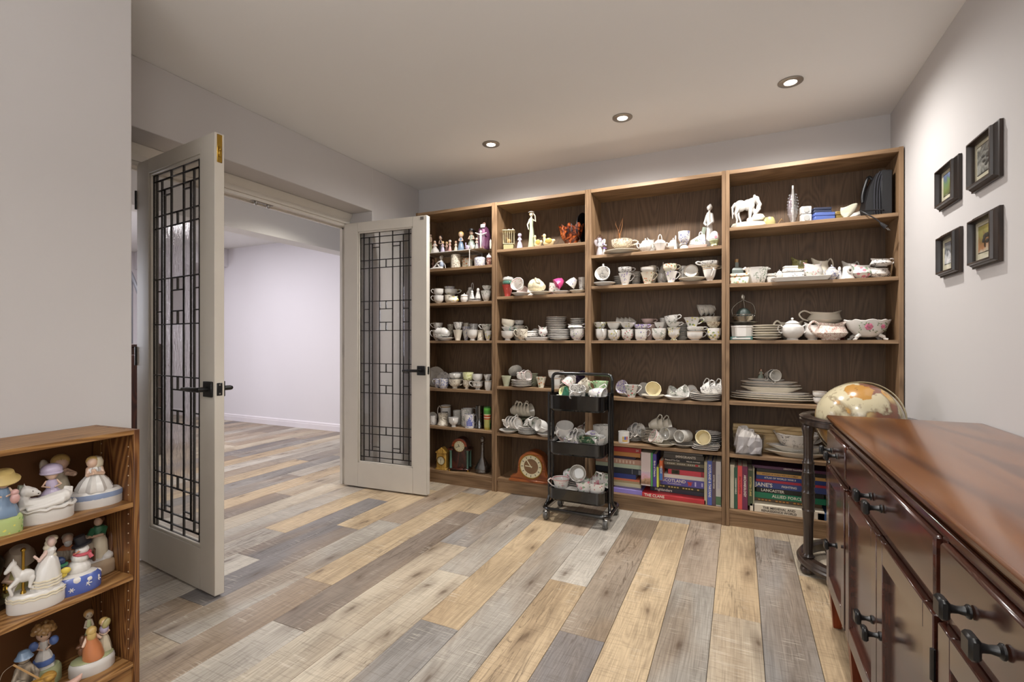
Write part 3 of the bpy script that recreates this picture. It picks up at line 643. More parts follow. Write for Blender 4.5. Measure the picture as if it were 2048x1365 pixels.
# ------------------------------------------------------------------ builders of the small things
ROT = {'r': 25, 'l': 205, 'f': -65, 'b': 115, 'up': 90}
PROF = {
 'flare': [(.42, 0), (.46, .03), (.42, .08), (.52, .16), (.70, .34), (.82, .58), (.91, .82), (1, 1)],
 'round': [(.50, 0), (.52, .05), (.50, .08), (.66, .14), (.86, .30), (.96, .52), (.97, .78), (1, 1)],
 'tulip': [(.48, 0), (.50, .04), (.34, .12), (.36, .18), (.66, .30), (.84, .48), (.82, .70), (.88, .88), (1, 1)],
 'foot': [(.44, 0), (.46, .05), (.36, .14), (.40, .20), (.74, .34), (.92, .54), (.93, .76), (1, 1)],
 'cone': [(.50, 0), (.53, .03), (.50, .07), (.62, .30), (.76, .62), (.9, .86), (1, 1)],
 'straight': [(.72, 0), (.74, .04), (.72, .08), (.86, .16), (.93, .4), (.96, .7), (1, 1)],
 'mug': [(.94, 0), (.97, .03), (1, .08), (.98, .5), (.98, .9), (1, 1)],
 'bell': [(.98, 0), (1, .05), (.93, .12), (.80, .35), (.76, .6), (.84, .88), (.9, 1)],
 'tall': [(.80, 0), (.82, .04), (.80, .1), (.86, .5), (.95, .9), (1, 1)],
}
def cup_mesh(shape, R, H, n=22, sc=0.0, lobes=10):
    p = PROF[shape]; outer = [(r*R, z*H) for r, z in p]; th = min(.0035, R*.09)
    inner = [(max(r*R-th, .001), max(z*H, .10*H+.003)) for r, z in reversed(p) if z > .12]
    prof = [(0, .004*H)] + outer + [(R-th*.5, H+.0006)] + inner + [(0, .10*H+.003)]
    fn = None
    if sc:
        def fn(x, y, z, a, r):
            k = 1+sc*math.cos(lobes*a)*(z/H)**2; return x*k, y*k, z
    return MB().lathe(prof, n, fn=fn)
def handle_mesh(R, H, shape='flare', up=.86, lo=.34, out=.52, r=None):
    p = PROF.get(shape, PROF['mug'])
    def rad(z):
        for (r0, z0), (r1, z1) in zip(p[:-1], p[1:]):
            if z0 <= z <= z1: return (r0+(r1-r0)*(z-z0)/max(z1-z0, 1e-6))*R
        return R
    t = r or max(.0022, R*.075)
    pts = [(rad(up)-.001, 0, up*H), (rad(up)+R*out*.5, 0, (up+.10)*H), (rad(up)+R*out, 0, (up-.08)*H), (rad(lo)+R*out*1.0, 0, (lo+.22)*H), (rad(lo)+R*out*.5, 0, (lo+.06)*H), (rad(lo)-.001, 0, lo*H)]
    return MB().tube(smooth_path(pts, 4), t, 7, flat=1.3)
def tilt_mat(az, tilt, spin):
    az = math.radians(az); h = Vector((math.sin(az), -math.cos(az), 0)); ax = Vector((0, 0, 1)).cross(h)
    return Matrix.Rotation(math.radians(tilt), 3, ax) @ Matrix.Rotation(math.radians(spin), 3, 'Z')
def seat(o, x, y, z, Rm=None):
    """stand object o on height z with rotation Rm"""
    Rm = Rm or Matrix.Identity(3)
    mn = min((Rm @ v.co).z for v in o.data.vertices)
    o.rotation_euler = Rm.to_euler(); o.location = (x, y, z-mn+.0003); return o
CUPGRP = 'china cups of the collection'
def cup(name, label, X, Y, z, R, H, shape, mat, spin=0, handles=1, L=None, sc=0, cat='cup', group=CUPGRP):
    o = obj(name, cup_mesh(shape, R, H, sc=sc), mat); tag(o, label, cat, group)
    for k in range(handles):
        h = obj('handle', handle_mesh(R, H, shape), mat, o); h.rotation_euler = (0, 0, PI*k)
    Rm = tilt_mat(L[0], L[1], spin) if L else Matrix.Rotation(math.radians(spin), 3, 'Z')
    return seat(o, X, Y, z, Rm)
def plate_mesh(R, H, sx=1, sy=1, n=28, sc=.0, sq=False):
    t = min(.0035, H*.5+.0012)
    p = [(0, 0), (.52*R, 0), (.55*R, .001), (.66*R, H*.30), (.82*R, H*.62), (R, H-.0006), (R+.0002, H+min(.0022, H*.16)), (R-.0012, H+min(.0026, H*.2)), (.82*R, H*.62+t), (.64*R, H*.30+t), (.5*R, t), (0, t)]
    def fn(x, y, zz, a, r):
        k = 1.0
        if sq:
            m = max(abs(math.cos(a)), abs(math.sin(a))); k = min(1/m, 1.22)*.86
        elif sc: k = 1+sc*math.cos(8*a)*(r/R)**3
        return x*k, y*k, zz
    return MB().lathe(p, n, sx=sx, sy=sy, fn=fn)
def B_cup(X, Y, z, w, h, o, lab):
    hd = o.get('h', 'r'); nh = 0 if hd == 'n' else (2 if hd == 'two' else 1); L = None; R, H = w/2, h
    if 'L' in o: L = [float(v) for v in o['L'].split(',')]; R = float(o['D'])/2; H = float(o['H'])
    sp = ROT.get(hd, random.uniform(0, 360))
    if L and nh: sp = {'r': 90, 'l': -90}.get(hd, 0)-L[0]-90+90
    cup('teacup', lab, X, Y, z, R, H, o.get('s', 'flare'), MATS[o['m']], sp, nh, L, .03 if o.get('sc') else (.018 if o.get('s') in ('flare', 'tulip') else 0))
def B_mug(X, Y, z, w, h, o, lab):
    hd = o.get('h', 'r'); L = None; R, H = w/2, h
    if 'L' in o: L = [float(v) for v in o['L'].split(',')]; R = float(o['D'])/2; H = float(o['H'])
    shp = o.get('s', 'mug')
    c = cup('mug', lab, X, Y, z, R, H, shp, MATS[o['m']], ROT.get(hd, 0), 0 if hd == 'n' else 1, L, cat='mug', group='mugs of the collection')
    t = o.get('t'); a = math.radians(-65-ROT.get(hd, 0))
    def patch(col, z0, z1, half, nm='printed_panel', da=0.0):
        m = MB(); n = 8
        vs = []
        for zz in (z0*H, z1*H):
            for i in range(n+1):
                b = a+da+(-half+2*half*i/n); vs.append(((R*.985+.0004)*math.cos(b), (R*.985+.0004)*math.sin(b), zz))
        m.add(vs, [(i, i+1, n+2+i, n+1+i) for i in range(n)]); return obj(nm, m, plain('print_'+col, col, .3), c)
    if t == '123': patch('2a2622', .45, .68, .55); q = add_text('123', H*.17, plain('print_d8cfb8', 'd8cfb8', .4), c, ((R+.001)*math.cos(a), (R+.001)*math.sin(a), .565*H), (PI/2, 0, a+PI/2))
    if t == 'castle':
        for da, hh in ((-.45, .5), (-.2, .68), (.05, .8), (.3, .62), (.5, .45)): patch('5a64a8', .18, hh, .10, 'castle_print', da)
    if t == 'arms':
        for da, col in ((-.35, 'c8a040'), (0, '3a4a94'), (.35, 'b04a4a')): patch(col, .34, .62, .14, 'shield_print', da)
        patch('c8a040', .18, .3, .5, 'ribbon_print')
def ordn(i): return ['first', 'second', 'third', 'fourth', 'fifth', 'sixth', 'seventh', 'eighth', 'ninth', 'tenth', 'eleventh', 'twelfth', 'thirteenth', 'fourteenth'][i]
def B_nest(X, Y, z, w, h, o, lab):
    n = int(o['n']); az, ti = [float(v) for v in o['L'].split(',')]; R = float(o['D'])/2; H = float(o['H'])
    Rm = tilt_mat(az, ti, 0); ax = Rm @ Vector((0, 0, 1)); st = max((w-H)/(max(n-1, 1)), H*.32); st = min(st, H*(.36 if z < .8 and Y < 3.2 else .55))
    hn = Vector((ax.x, ax.y, 0)); hn = hn.normalized() if hn.length > .01 else hn
    me = cup_mesh('flare', R, H, sc=.015); me = mesh(me, 'teacup'); me.materials.append(MATS[o['m']])
    hm = mesh(handle_mesh(R, H, 'flare'), 'handle'); hm.materials.append(MATS[o['m']])
    for i in range(n):
        c = bpy.data.objects.new('teacup', me); COL.objects.link(c); tag(c, ordn(i)+' '+lab if n > 1 else lab, 'cup', CUPGRP)
        g = bpy.data.objects.new('handle', hm); COL.objects.link(g); g.parent = c
        spin = (random.uniform(140, 220)) if 'handle' in o else random.uniform(60, 300)
        off = (i-(n-1)/2)*st
        seat(c, X+hn.x*off, Y+hn.y*off*.9, z, tilt_mat(az, ti, 0) @ Matrix.Rotation(math.radians(spin), 3, 'Z'))
def B_plate(X, Y, z, w, h, o, lab):
    L = [float(v) for v in o.get('L', '0,0').split(',')]; R = float(o['D'])/2
    if o['m'] == 'silver': m = plain('tarnished_silver', '8a8478', .3, metal=.9)
    else: m = MATS[o['m']]
    p = obj('saucer', plate_mesh(R, R*.22, sc=.012), m); tag(p, lab, 'plate', 'saucers and plates of the collection'); seat(p, X, Y, z, tilt_mat(L[0], L[1], 0))
def B_saucer(X, Y, z, w, h, o, lab):
    p = obj('saucer', plate_mesh(w/2, min(max(h, .012), .022), sc=.012), MATS[o['m']]); tag(p, lab, 'plate', 'saucers and plates of the collection'); seat(p, X, Y, z)
def B_stack(X, Y, z, w, h, o, lab):
    n = int(o['n']); st = max(h/n, .005); me = mesh(plate_mesh(w/2, min(.016, st*1.4), sc=.012, sq='sq' in o), 'saucer'); me.materials.append(MATS[o['m']])
    for i in range(n):
        p = bpy.data.objects.new('saucer', me); COL.objects.link(p); p.location = (X+random.uniform(-.003, .003), Y+random.uniform(-.003, .003), z+i*max(st, .0048)+.0002*i)
        p.rotation_euler = (0, 0, random.uniform(0, 6) if 'sq' not in o else .1*i); tag(p, ordn(i)+' lowest '+lab if i else 'lowest '+lab, 'plate', 'saucers and plates of the collection')
def B_platter(X, Y, z, w, h, o, lab):
    n = int(o.get('n', 1)); hh = max(h/n*.9, .019)
    for i in range(n):
        p = obj('platter', plate_mesh(w/2*(1-.03*i), hh, 1, .36 if w < .3 else .34, 40, .006), MATS[o['m']]); tag(p, lab if i == 0 else lab.replace('at stack bottom', 'second from bottom'), 'platter', 'oval platters')
        seat(p, X, Y, z+i*.012)
def jug_mesh(R, H, sx=1.0, sp=.35, n=26, belly=.95):
    p = [(0, 0), (.52, 0), (.54, .04), (.5, .08), (.8, .22), (belly, .42), (.82, .66), (.70, .84), (.76, 1.0)]
    t = .05
    inn = [(max(r-.05, .02), max(z, .1)) for r, z in reversed(p[3:])]+[(0, .1)]
    prof = [(r*R, z*H) for r, z in p+inn]
    def fn(x, y, z, a, r):
        k = max(z/H-.55, 0)/.45; c = max(math.cos(a), 0)**6
        x2 = x*sx*(1+sp*k*c); z2 = z+H*(.16*k*c + .06*k*max(-math.cos(a), 0)**2-.04*k*abs(math.sin(a)))
        return x2, y*(1-.25*k*c), z2
    return MB().lathe(prof, n, fn=fn)
def B_jug(X, Y, z, w, h, o, lab, sx=1.0, cat='jug', name='milk_jug'):
    hd = o.get('h', 'r'); sy = min(w/2/sx, h*.75); R = w/2/(1.05*sx); m = MATS[o['m']]
    H = h*.86
    j = obj(name, jug_mesh(R, H, sx), m); tag(j, lab, cat, 'jugs and sauce boats')
    if hd != 'n':
        r0 = R*sx
        pts = [(-.70*r0, 0, H*.92), (-1.1*r0, 0, H*1.12), (-1.38*r0, 0, H*.86), (-1.2*r0, 0, H*.5), (-.9*r0, 0, H*.36)]
        obj('handle', MB().tube(smooth_path(pts, 4), max(.003, R*.075), 8), m, j)
    spin = {'r': 205, 'l': 25, 'n': 205}.get(hd, 25)
    if hd == 'n' and X > 0: spin = 205
    seat(j, X, Y, z, Matrix.Rotation(math.radians(spin), 3, 'Z'))
def B_boat(X, Y, z, w, h, o, lab): B_jug(X, Y, z, w, h, o, lab, 1.75, 'sauce boat', 'sauce_boat')
def lid_pot(name, label, X, Y, z, R, H, m, cat, spout, handles, group):
    body = obj(name, MB().lathe([(0, 0), (.5*R, 0), (.52*R, .03*H), (.46*R, .07*H), (.8*R, .2*H), (R, .40*H), (.92*R, .58*H), (.6*R, .70*H), (.56*R, .73*H), (.50*R, .73*H), (.5*R, .69*H), (0, .69*H)], 26), m); tag(body, label, cat, group)
    lid = obj('lid', MB().lathe([(.60*R, .73*H), (.62*R, .745*H), (.5*R, .80*H), (.28*R, .86*H), (.12*R, .88*H), (0, .88*H)], 24), m, body)
    obj('knob', MB().lathe([(.05*R, .87*H), (.05*R, .90*H), (.12*R, .93*H), (.11*R, .97*H), (.04*R, 1.0*H), (0, 1.0*H)], 12), m, lid)
    if spout: obj('spout', MB().tube(smooth_path([(.8*R, 0, .30*H), (1.15*R, 0, .38*H), (1.3*R, 0, .58*H), (1.5*R, 0, .72*H)], 3), [.2*R]*3+[.15*R]*3+[.11*R]*3+[.09*R], 10), m, body)
    for s in handles: obj('handle', MB().tube(smooth_path([(s*.86*R, 0, .58*H), (s*1.2*R, 0, .66*H), (s*1.34*R, 0, .5*H), (s*1.15*R, 0, .34*H), (s*.95*R, 0, .32*H)], 4), .07*R, 8), m, body)
    return seat(body, X, Y, z, Matrix.Rotation(math.radians(22), 3, 'Z'))
def B_pot(X, Y, z, w, h, o, lab): lid_pot('teapot', lab, X, Y, z, w/2*.82, h, MATS[o['m']], 'teapot', True, (-1,), 'lidded pots')
def B_sugar(X, Y, z, w, h, o, lab): lid_pot('sugar_bowl', lab, X, Y, z, w/2*.86, h, MATS[o['m']], 'sugar bowl', False, (-1, 1), 'lidded pots')
def B_jar(X, Y, z, w, h, o, lab):
    R = w/2; m = MATS[o['m']]; b = obj('lidded_jar', MB().lathe([(0, 0), (.6*R, 0), (.62*R, .05*h), (.85*R, .18*h), (.95*R, .42*h), (.86*R, .60*h), (.88*R, .64*h), (0, .64*h)], 20), m); tag(b, lab, 'jar', 'jars and tins')
    lm = MATS['w'] if o.get('lid') == 'white' else m
    l = obj('lid', MB().lathe([(.9*R, .64*h), (.93*R, .68*h), (.75*R, .8*h), (.35*R, .88*h), (0, .89*h)], 20), lm, b); obj('knob', MB().ell((0, 0, .94*h), (.14*R, .14*R, .06*h), 10, 7), lm, l); seat(b, X, Y, z)
def B_tin(X, Y, z, w, h, o, lab):
    R = w/2; b = obj('trinket_tin', MB().lathe([(0, 0), (.95*R, 0), (R, .05*h), (R, .70*h), (0, .70*h)], 24, sy=.7), MATS[o['m']]); tag(b, lab, 'trinket box', 'jars and tins')
    obj('lid', MB().lathe([(1.02*R, .70*h), (1.02*R, .80*h), (.9*R, .93*h), (.5*R, h), (0, h)], 24, sy=.7), MATS[o['m']], b); seat(b, X, Y, z)
def B_box(X, Y, z, w, h, o, lab):
    b = obj('china_box', MB().box(-w/2, w/2, -w*.3, w*.3, 0, h*.68, min(.006, h*.15)), MATS[o['m']]); tag(b, lab, 'china box', 'china boxes')
    obj('lid', MB().box(-w/2*1.02, w/2*1.02, -w*.31, w*.31, h*.69, h*.98, min(.005, h*.12)), MATS[o['m']], b); seat(b, X, Y, z)
def B_tub(X, Y, z, w, h, o, lab):
    R = w/2; m = MATS[o['m']]
    b = obj('angular_bowl', MB().lathe([(0, 0), (.62*R, 0), (.66*R, .04*h), (.70*R, .1*h), (.85*R, .45*h), (.88*R, .8*h), (R, h), (.94*R, h), (.82*R, .75*h), (.6*R, .14*h), (0, .14*h)] if not o.get('oct') else [(0, 0), (.9*R, 0), (.92*R, .03*h), (.97*R, .84*h), (R, .88*h), (R, h), (.94*R, h), (.9*R, .1*h), (0, .1*h)], 8, sy=.75), m, ang=20); tag(b, lab, 'bowl', 'angular bowls')
    if not o.get('oct'):
        for s in (-1, 1): obj('leaf_handle', MB().ell((s*R*.98, 0, h*.93), (R*.16, R*.12, h*.07), 10, 7).ell((s*R*.9, 0, h*1.0), (R*.10, R*.08, h*.06), 8, 6), m, b)
    seat(b, X, Y, z, Matrix.Rotation(math.radians(22), 3, 'Z'))
def B_dish(X, Y, z, w, h, o, lab):
    n = 5; hx, hy = w/2, min(w*.28, .085); hh = min(max(h, .014), .022); R = min(.02, hy*.5)
    rings = [rrect(-hx*.88, hx*.88, -hy*.82, hy*.82, R, 0, n), rrect(-hx, hx, -hy, hy, R*1.2, hh, n), rrect(-hx+.002, hx-.002, -hy+.002, hy-.002, R*1.2, hh+.0015, n), rrect(-hx*.86, hx*.86, -hy*.8, hy*.8, R, .004, n)]
    k = len(rings[0]); vs = [p for r in rings for p in r]; fs = [(j*k+i, j*k+(i+1) % k, (j+1)*k+(i+1) % k, (j+1)*k+i) for j in range(3) for i in range(k)]+[tuple(range(k-1, -1, -1)), tuple(3*k+i for i in range(k))]
    b = obj('oblong_dish', MB().add(vs, fs), MATS[o['m']]); tag(b, lab, 'dish', 'dishes and trays'); seat(b, X, Y, z)
def B_tray(X, Y, z, w, h, o, lab):
    p = obj('small_tray', plate_mesh(w/2, .012, 1, .5, 28), MATS[o['m']]); tag(p, lab, 'tray', 'dishes and trays'); seat(p, X, Y, z)
def B_shaker(X, Y, z, w, h, o, lab):
    R = w/2; b = obj('shaker', MB().lathe([(0, 0), (.9*R, 0), (R, .05*h), (.85*R, .25*h), (.5*R, .62*h), (.42*R, .72*h), (.45*R, .74*h), (0, .74*h)], 18), MATS[o['m']]); tag(b, lab, 'shaker', 'salt and pepper shakers')
    obj('cap', MB().lathe([(.46*R, .74*h), (.5*R, .80*h), (.44*R, .92*h), (.2*R, h), (0, h)], 16), MATS[o['m']], b); seat(b, X, Y, z)
def B_cruet(X, Y, z, w, h, o, lab):
    b = obj('cruet', MB().lathe([(0, 0), (.3*w, 0), (.32*w, .04*h), (.4*w, .25*h), (.34*w, .5*h), (.16*w, .66*h), (.18*w, .7*h), (0, .7*h)], 18), MATS['rd']); tag(b, lab, 'cruet'); c = plain('dark_metal_wire', '5a5048', .3, metal=.8)
    lp = [(.25*w+.10*w*math.cos(t*PI/8), 0, .82*h+.17*h*math.sin(t*PI/8)) for t in range(16)]
    obj('loop_handle', MB().tube(lp, .0025, 6, True).tube([(.25*w, 0, .66*h), (.12*w, 0, .4*h)], .003, 6), MATS['w'], b); obj('lid', MB().ell((0, 0, .73*h), (.17*w, .17*w, .07*h)), MATS['pk'], b); seat(b, X, Y, z)
def figure_parts(root, w, h, dress, skin, hair, opts=(), sit=0, base=None):
    R = w/2; hr = min(h*(.17 if 'bigh' in opts else .125), w*.42); zh = h-hr*1.05
    def fold(x, y, z, a, r): k = 1+.07*math.sin(7*a+z*30); return x*k, y*k, z
    sz = zh-hr*.9
    dp = [(0, 0), (.95*R, 0), (R, .03*h), (.86*R, .25*sz), (.62*R, .5*sz), (.36*R, .68*sz), (.40*R, .85*sz), (.34*R, .95*sz), (.15*R, sz), (0, sz)]
    if sit: dp = [(0, 0), (R, 0), (1.02*R, .12*sz), (.95*R, .3*sz), (.6*R, .48*sz), (.36*R, .62*sz), (.40*R, .84*sz), (.34*R, .95*sz), (.15*R, sz), (0, sz)]
    root.data = mesh(MB().lathe(dp, 18, fn=fold, sy=.85), 'dress'); root.data.materials.append(dress)
    bd = MB().ell((0, 0, zh), (hr*.82, hr*.86, hr), 14, 10).tube([(0, 0, sz-.03*h), (0, 0, zh-hr*.6)], hr*.32, 8)
    for s in (-1, 1):
        limb(bd, [(s*.34*R, 0, sz*.93), (s*.60*R, -.12*R, sz*.76), (s*.18*R, -.55*R, sz*.72)], [h*.028, h*.025, h*.02], 7)
    obj('body', bd, skin, root)
    hm = MB().ell((0, hr*.18, zh+hr*.16), (hr*.98, hr*.95, hr*.98), 14, 9)
    if hair: obj('hair', hm.ell((0, hr*.6, zh-hr*.2), (hr*.6, hr*.5, hr*.8), 10, 7), hair, root)
    fc = MB()
    for s in (-1, 1): fc.ell((s*hr*.3, -hr*.80, zh+hr*.02), (hr*.10, hr*.06, hr*.13), 6, 5)
    obj('eyes', fc, plain('eye_dark', '2a2018', .3), root)
    if 'hat' in opts: obj('hat', MB().lathe([(0, hr*1.3), (hr*.8, hr*1.2), (hr*.95, hr*.6), (hr*1.7, hr*.45), (hr*1.7, hr*.38), (0, hr*.38)], 18, (0, 0, zh)), plain('hat_black', '1c1a1e', .5), root)
def B_figure(X, Y, z, w, h, o, lab):
    c = o['c'].split(','); r = obj('figurine', MB().box(0, .001, 0, .001, 0, .001), None); tag(r, lab, 'figurine', 'small figurines')
    figure_parts(r, w, h, fcm(c[0]), fcm(c[1]), fcm(c[2]), c[3:], 'sit' in o); r.location = (X, Y, z); r.rotation_euler = (0, 0, .3)
def B_lady(X, Y, z, w, h, o, lab):
    dr = fcm(o['c']); r = obj('tall_figurine', MB().box(0, .001, 0, .001, 0, .001), None); tag(r, lab, 'figurine', 'tall lady figurines')
    R = w*.30
    def fold(x, y, zz, a, q): k = 1+.10*math.sin(6*a+zz*16)*(1-zz/h); return x*k+.12*R*math.sin(zz/h*5), y*k, zz
    r.data = mesh(MB().lathe([(0, .02*h), (.95*R, .02*h), (R, .05*h), (.82*R, .2*h), (.7*R, .38*h), (.62*R, .5*h), (.5*R, .6*h), (.62*R, .72*h), (.5*R, .79*h), (.2*R, .82*h), (0, .82*h)], 22, fn=fold), 'gown'); r.data.materials.append(dr)
    obj('base', MB().lathe([(0, 0), (1.35*R, 0), (1.4*R, .012*h), (1.2*R, .03*h), (0, .035*h)], 22), MATS['w'], r)
    sk = fcm('white' if o['c'] == 'white' else 'cream'); hr = .062*h; zh = .90*h
    bd = MB().ell((0, 0, zh), (hr*.8, hr*.85, hr), 14, 10).tube([(0, 0, .79*h), (0, 0, .87*h)], hr*.36, 8)
    if o['c'] == 'jade':
        limb(bd, [(-.5*R, 0, .76*h), (-1.2*R, -.3*R, .62*h), (-.9*R, -.5*R, .5*h)], [.022*h, .018*h, .012*h]); limb(bd, [(.5*R, 0, .76*h), (1.25*R, -.2*R, .72*h), (1.1*R, -.4*R, .86*h), (.3*R, -.4*R, .95*h)], [.022*h, .018*h, .014*h, .012*h])
    else:
        limb(bd, [(-.5*R, 0, .75*h), (-.85*R, -.4*R, .58*h), (-.2*R, -.95*R, .52*h)], [.032*h, .03*h, .018*h]); limb(bd, [(.5*R, 0, .75*h), (.95*R, -.3*R, .58*h), (.2*R, -.95*R, .50*h)], [.032*h, .032*h, .018*h])
    obj('body', bd, sk, r)
    obj('hair', MB().ell((0, .2*hr, zh+.2*hr), (hr*.95, hr*.95, hr*.9), 14, 9).ell((0, .5*hr, zh+1.05*hr), (hr*.45, hr*.45, hr*.4), 10, 7), fcm('white') if o['c'] == 'white' else fcm('tan'), r)
    if o['c'] == 'jade': obj('hat', MB().lathe([(0, .55*hr), (hr*.8, .5*hr), (hr*1.35, .2*hr), (hr*1.3, .1*hr), (0, .1*hr)], 16, (0, 0, zh+hr*.7)), fcm('white'), r)
    else: obj('fan_drape', MB().tube(smooth_path([(-.9*R, -.4*R, .5*h), (-1.3*R, -.5*R, .3*h), (-1.1*R, -.3*R, .06*h)]), .05*h, 8, flat=.4), fcm('greyg'), r)
    r.location = (X, Y, z); r.rotation_euler = (0, 0, .5 if o['c'] == 'jade' else -.5)
def B_duck(X, Y, z, w, h, o, lab):
    m = MB().ell((0, 0, h*.32), (w*.40, w*.24, h*.30)).ell((-w*.30, 0, h*.66), (w*.10, w*.09, h*.22)).ell((-w*.30, 0, h*.86), (w*.13, w*.12, h*.14)).ell((w*.38, 0, h*.45), (w*.14, w*.1, h*.12))
    b = obj('bird_ornament', remesh(m, max(w/26, .0018)), fcm(o['c'])); tag(b, lab, 'bird figurine', 'bird figurines')
    obj('beak', MB().lathe([(.045*w, 0), (0, .12*w)], 8, (-w*.42, 0, h*.85), M=Matrix.Rotation(-PI/2, 3, 'Y')), fcm('tan'), b)
    for s in (-1, 1): obj('wing', MB().ell((w*.08, s*w*.2, h*.42), (w*.27, w*.06, h*.2)), fcm('mustard') if o['c'] == 'ivory' else fcm(o['c']), b)
    seat(b, X, Y, z)
def crumple(mb, amt, seed=1):
    r = random.Random(seed); mb.v = [(x+r.uniform(-amt, amt), y+r.uniform(-amt, amt), zz+r.uniform(-amt, amt)*.7 if zz > .004 else zz) for x, y, zz in mb.v]; return mb
WRAP = glassm('clear_wrap', (.92, .9, .95), .08, .16)
def B_wrapped(X, Y, z, w, h, o, lab):
    r = obj('wrapped_ornament', crumple(MB().lathe([(0, 0), (.36*w, 0), (.42*w, .1*h), (.44*w, .5*h), (.36*w, .75*h), (.14*w, .86*h), (0, .86*h)], 14), w*.02), plain('purple_foil', '7a4a66', .3, metal=.3), ang=None); tag(r, lab, 'ornament')
    obj('wrap', crumple(MB().lathe([(.40*w, 0), (.47*w, .1*h), (.49*w, .5*h), (.40*w, .78*h), (.16*w, .88*h), (.22*w, .95*h)], 14), w*.03, 4), WRAP, r, ang=None)
    obj('ring', MB().tube([(.06*h*math.cos(t*PI/6), 0, .94*h+.06*h*math.sin(t*PI/6)) for t in range(12)], .012*h, 6, True), plain('salmon', 'c89a8a', .4), r)
    obj('tag_card', MB().box(-.02*h, .16*h, -.42*w, -.41*w, .78*h, .90*h), plain('card_white', 'd8d4d0', .6), r)
    b = MB().ell((0, -.46*w, .62*h), (.05*h, .04*h, .055*h)); limb(b, [(0, -.46*w, .52*h), (0, -.46*w, .36*h), (0, -.46*w, .04*h)], [.05*h, .045*h, .02*h]); limb(b, [(-.42*w, -.44*w, .60*h), (0, -.46*w, .50*h), (.42*w, -.44*w, .56*h)], [.02*h, .035*h, .02*h]); obj('angel', b, fcm('white'), r)
    r.location = (X, Y, z)
def B_wrapangel(X, Y, z, w, h, o, lab):
    r = obj('wrapped_figurine', MB().box(0, .001, 0, .001, 0, .001), None); tag(r, lab, 'figurine'); figure_parts(r, w*.62, h*.86, fcm('white'), fcm('white'), fcm('lilac'))
    for s in (-1, 1): obj('wing', MB().ell((s*w*.28, w*.12, h*.62), (w*.2, w*.03, h*.2), M=Matrix.Rotation(s*.5, 3, 'Y')), fcm('white'), r)
    obj('wrap', crumple(MB().lathe([(.33*w, 0), (.38*w, .15*h), (.44*w, .5*h), (.50*w, .72*h), (.30*w, .9*h), (.08*w, h)], 12), w*.05, 6), WRAP, r, ang=None); r.location = (X, Y, z)
def B_posy(X, Y, z, w, h, o, lab):
    r = obj('flower_posy', MB().lathe([(0, 0), (.2*w, 0), (.3*w, .2*h), (.2*w, .5*h), (0, .5*h)], 12), MATS['w']); tag(r, lab, 'ornament'); rn = random.Random(2)
    for k in range(7): obj('bloom', MB().ell((rn.uniform(-.3, .3)*w, rn.uniform(-.3, .3)*w, rn.uniform(.5, .95)*h), w*.17, 8, 6), plain('bloom_%d' % (k % 3), ['6a4a8a', '8a7aa8', 'c8c0d0'][k % 3], .5), r)
    r.location = (X, Y, z)
def B_recline(X, Y, z, w, h, o, lab):
    m = MB().ell((w*.18, 0, h*.86), (h*.13, h*.13, h*.15)); limb(m, [(w*.18, 0, h*.72), (w*.22, 0, h*.5), (w*.2, 0, h*.14)], [h*.07, h*.12, h*.13]); limb(m, [(w*.15, 0, h*.14), (-w*.10, 0, h*.42), (-w*.34, 0, h*.10), (-w*.48, 0, h*.06)], [h*.1, h*.085, h*.06, h*.045]); limb(m, [(w*.18, -h*.12, h*.12), (-w*.2, -h*.14, h*.1), (-w*.46, -h*.14, h*.06)], [h*.09, h*.07, h*.045]); limb(m, [(w*.26, h*.05, h*.6), (w*.4, h*.05, h*.36), (w*.46, 0, h*.07)], [h*.05, h*.04, h*.035]); limb(m, [(w*.14, -h*.1, h*.58), (w*.0, -h*.15, h*.5), (-w*.1, -h*.12, h*.42)], [h*.05, h*.04, h*.03])
    b = obj('reclining_figurine', remesh(m, w/50), fcm('white')); tag(b, lab, 'figurine'); obj('hair', MB().ell((w*.2, h*.02, h*.9), (h*.14, h*.14, h*.13)), fcm('stone'), b); obj('dress', MB().ell((w*.2, 0, h*.36), (h*.16, h*.17, h*.26)), plain('pale_blue_glaze', 'a8b2c4', .3), b); seat(b, X, Y, z, Matrix.Rotation(.35, 3, 'Z'))
def B_rack(X, Y, z, w, h, o, lab):
    h = .135; r = tag(empty('wire_shelf_rack', (X-.02, 3.335, z)), lab, 'rack'); WH = plain('white_wire', 'd4d0ca', .35); hw = .30 if False else min(w/2+.06, .30)
    x0, x1, y0, y1 = -.23, .215, -.10, .10
    obj('top_frame', MB().tube(rrect(x0, x1, y0, y1, .015, h-.003, 3), .003, 6, True), WH, r)
    for k in range(17): obj('cross_wire', MB().tube([(x0+(k+.5)*(x1-x0)/17, y0, h-.004), (x0+(k+.5)*(x1-x0)/17, y1, h-.004)], .0014, 5), WH, r)
    for xx in (x0+.012, x1-.012):
        for yy in (y0, y1): obj('leg', MB().tube([(xx, yy, 0), (xx, yy, h-.004)], .003, 6), WH, r)
    obj('board', MB().box(x0-.06, x1+.10, y0, y1, h-.0005, h+.0, 0), plain('clear_liner', 'c9b08a', .5), r)
def B_stein(X, Y, z, w, h, o, lab):
    R = w*.42; g = glassm('smoky_glass', (.62, .6, .58), .03, .18)
    b = obj('glass_stein', MB().lathe([(0, 0), (R*1.05, 0), (R*1.05, .06*h), (R*.92, .12*h), (R*.86, .5*h), (R*.9, h), (R*.82, h), (R*.78, .16*h), (0, .15*h)], 20), g); tag(b, lab, 'stein'); obj('handle', MB().tube(smooth_path([(R*.88, 0, .86*h), (R*1.5, 0, .88*h), (R*1.6, 0, .5*h), (R*.95, 0, .22*h)]), R*.13, 8), g, b); seat(b, X, Y, z, Matrix.Rotation(math.radians(205), 3, 'Z'))
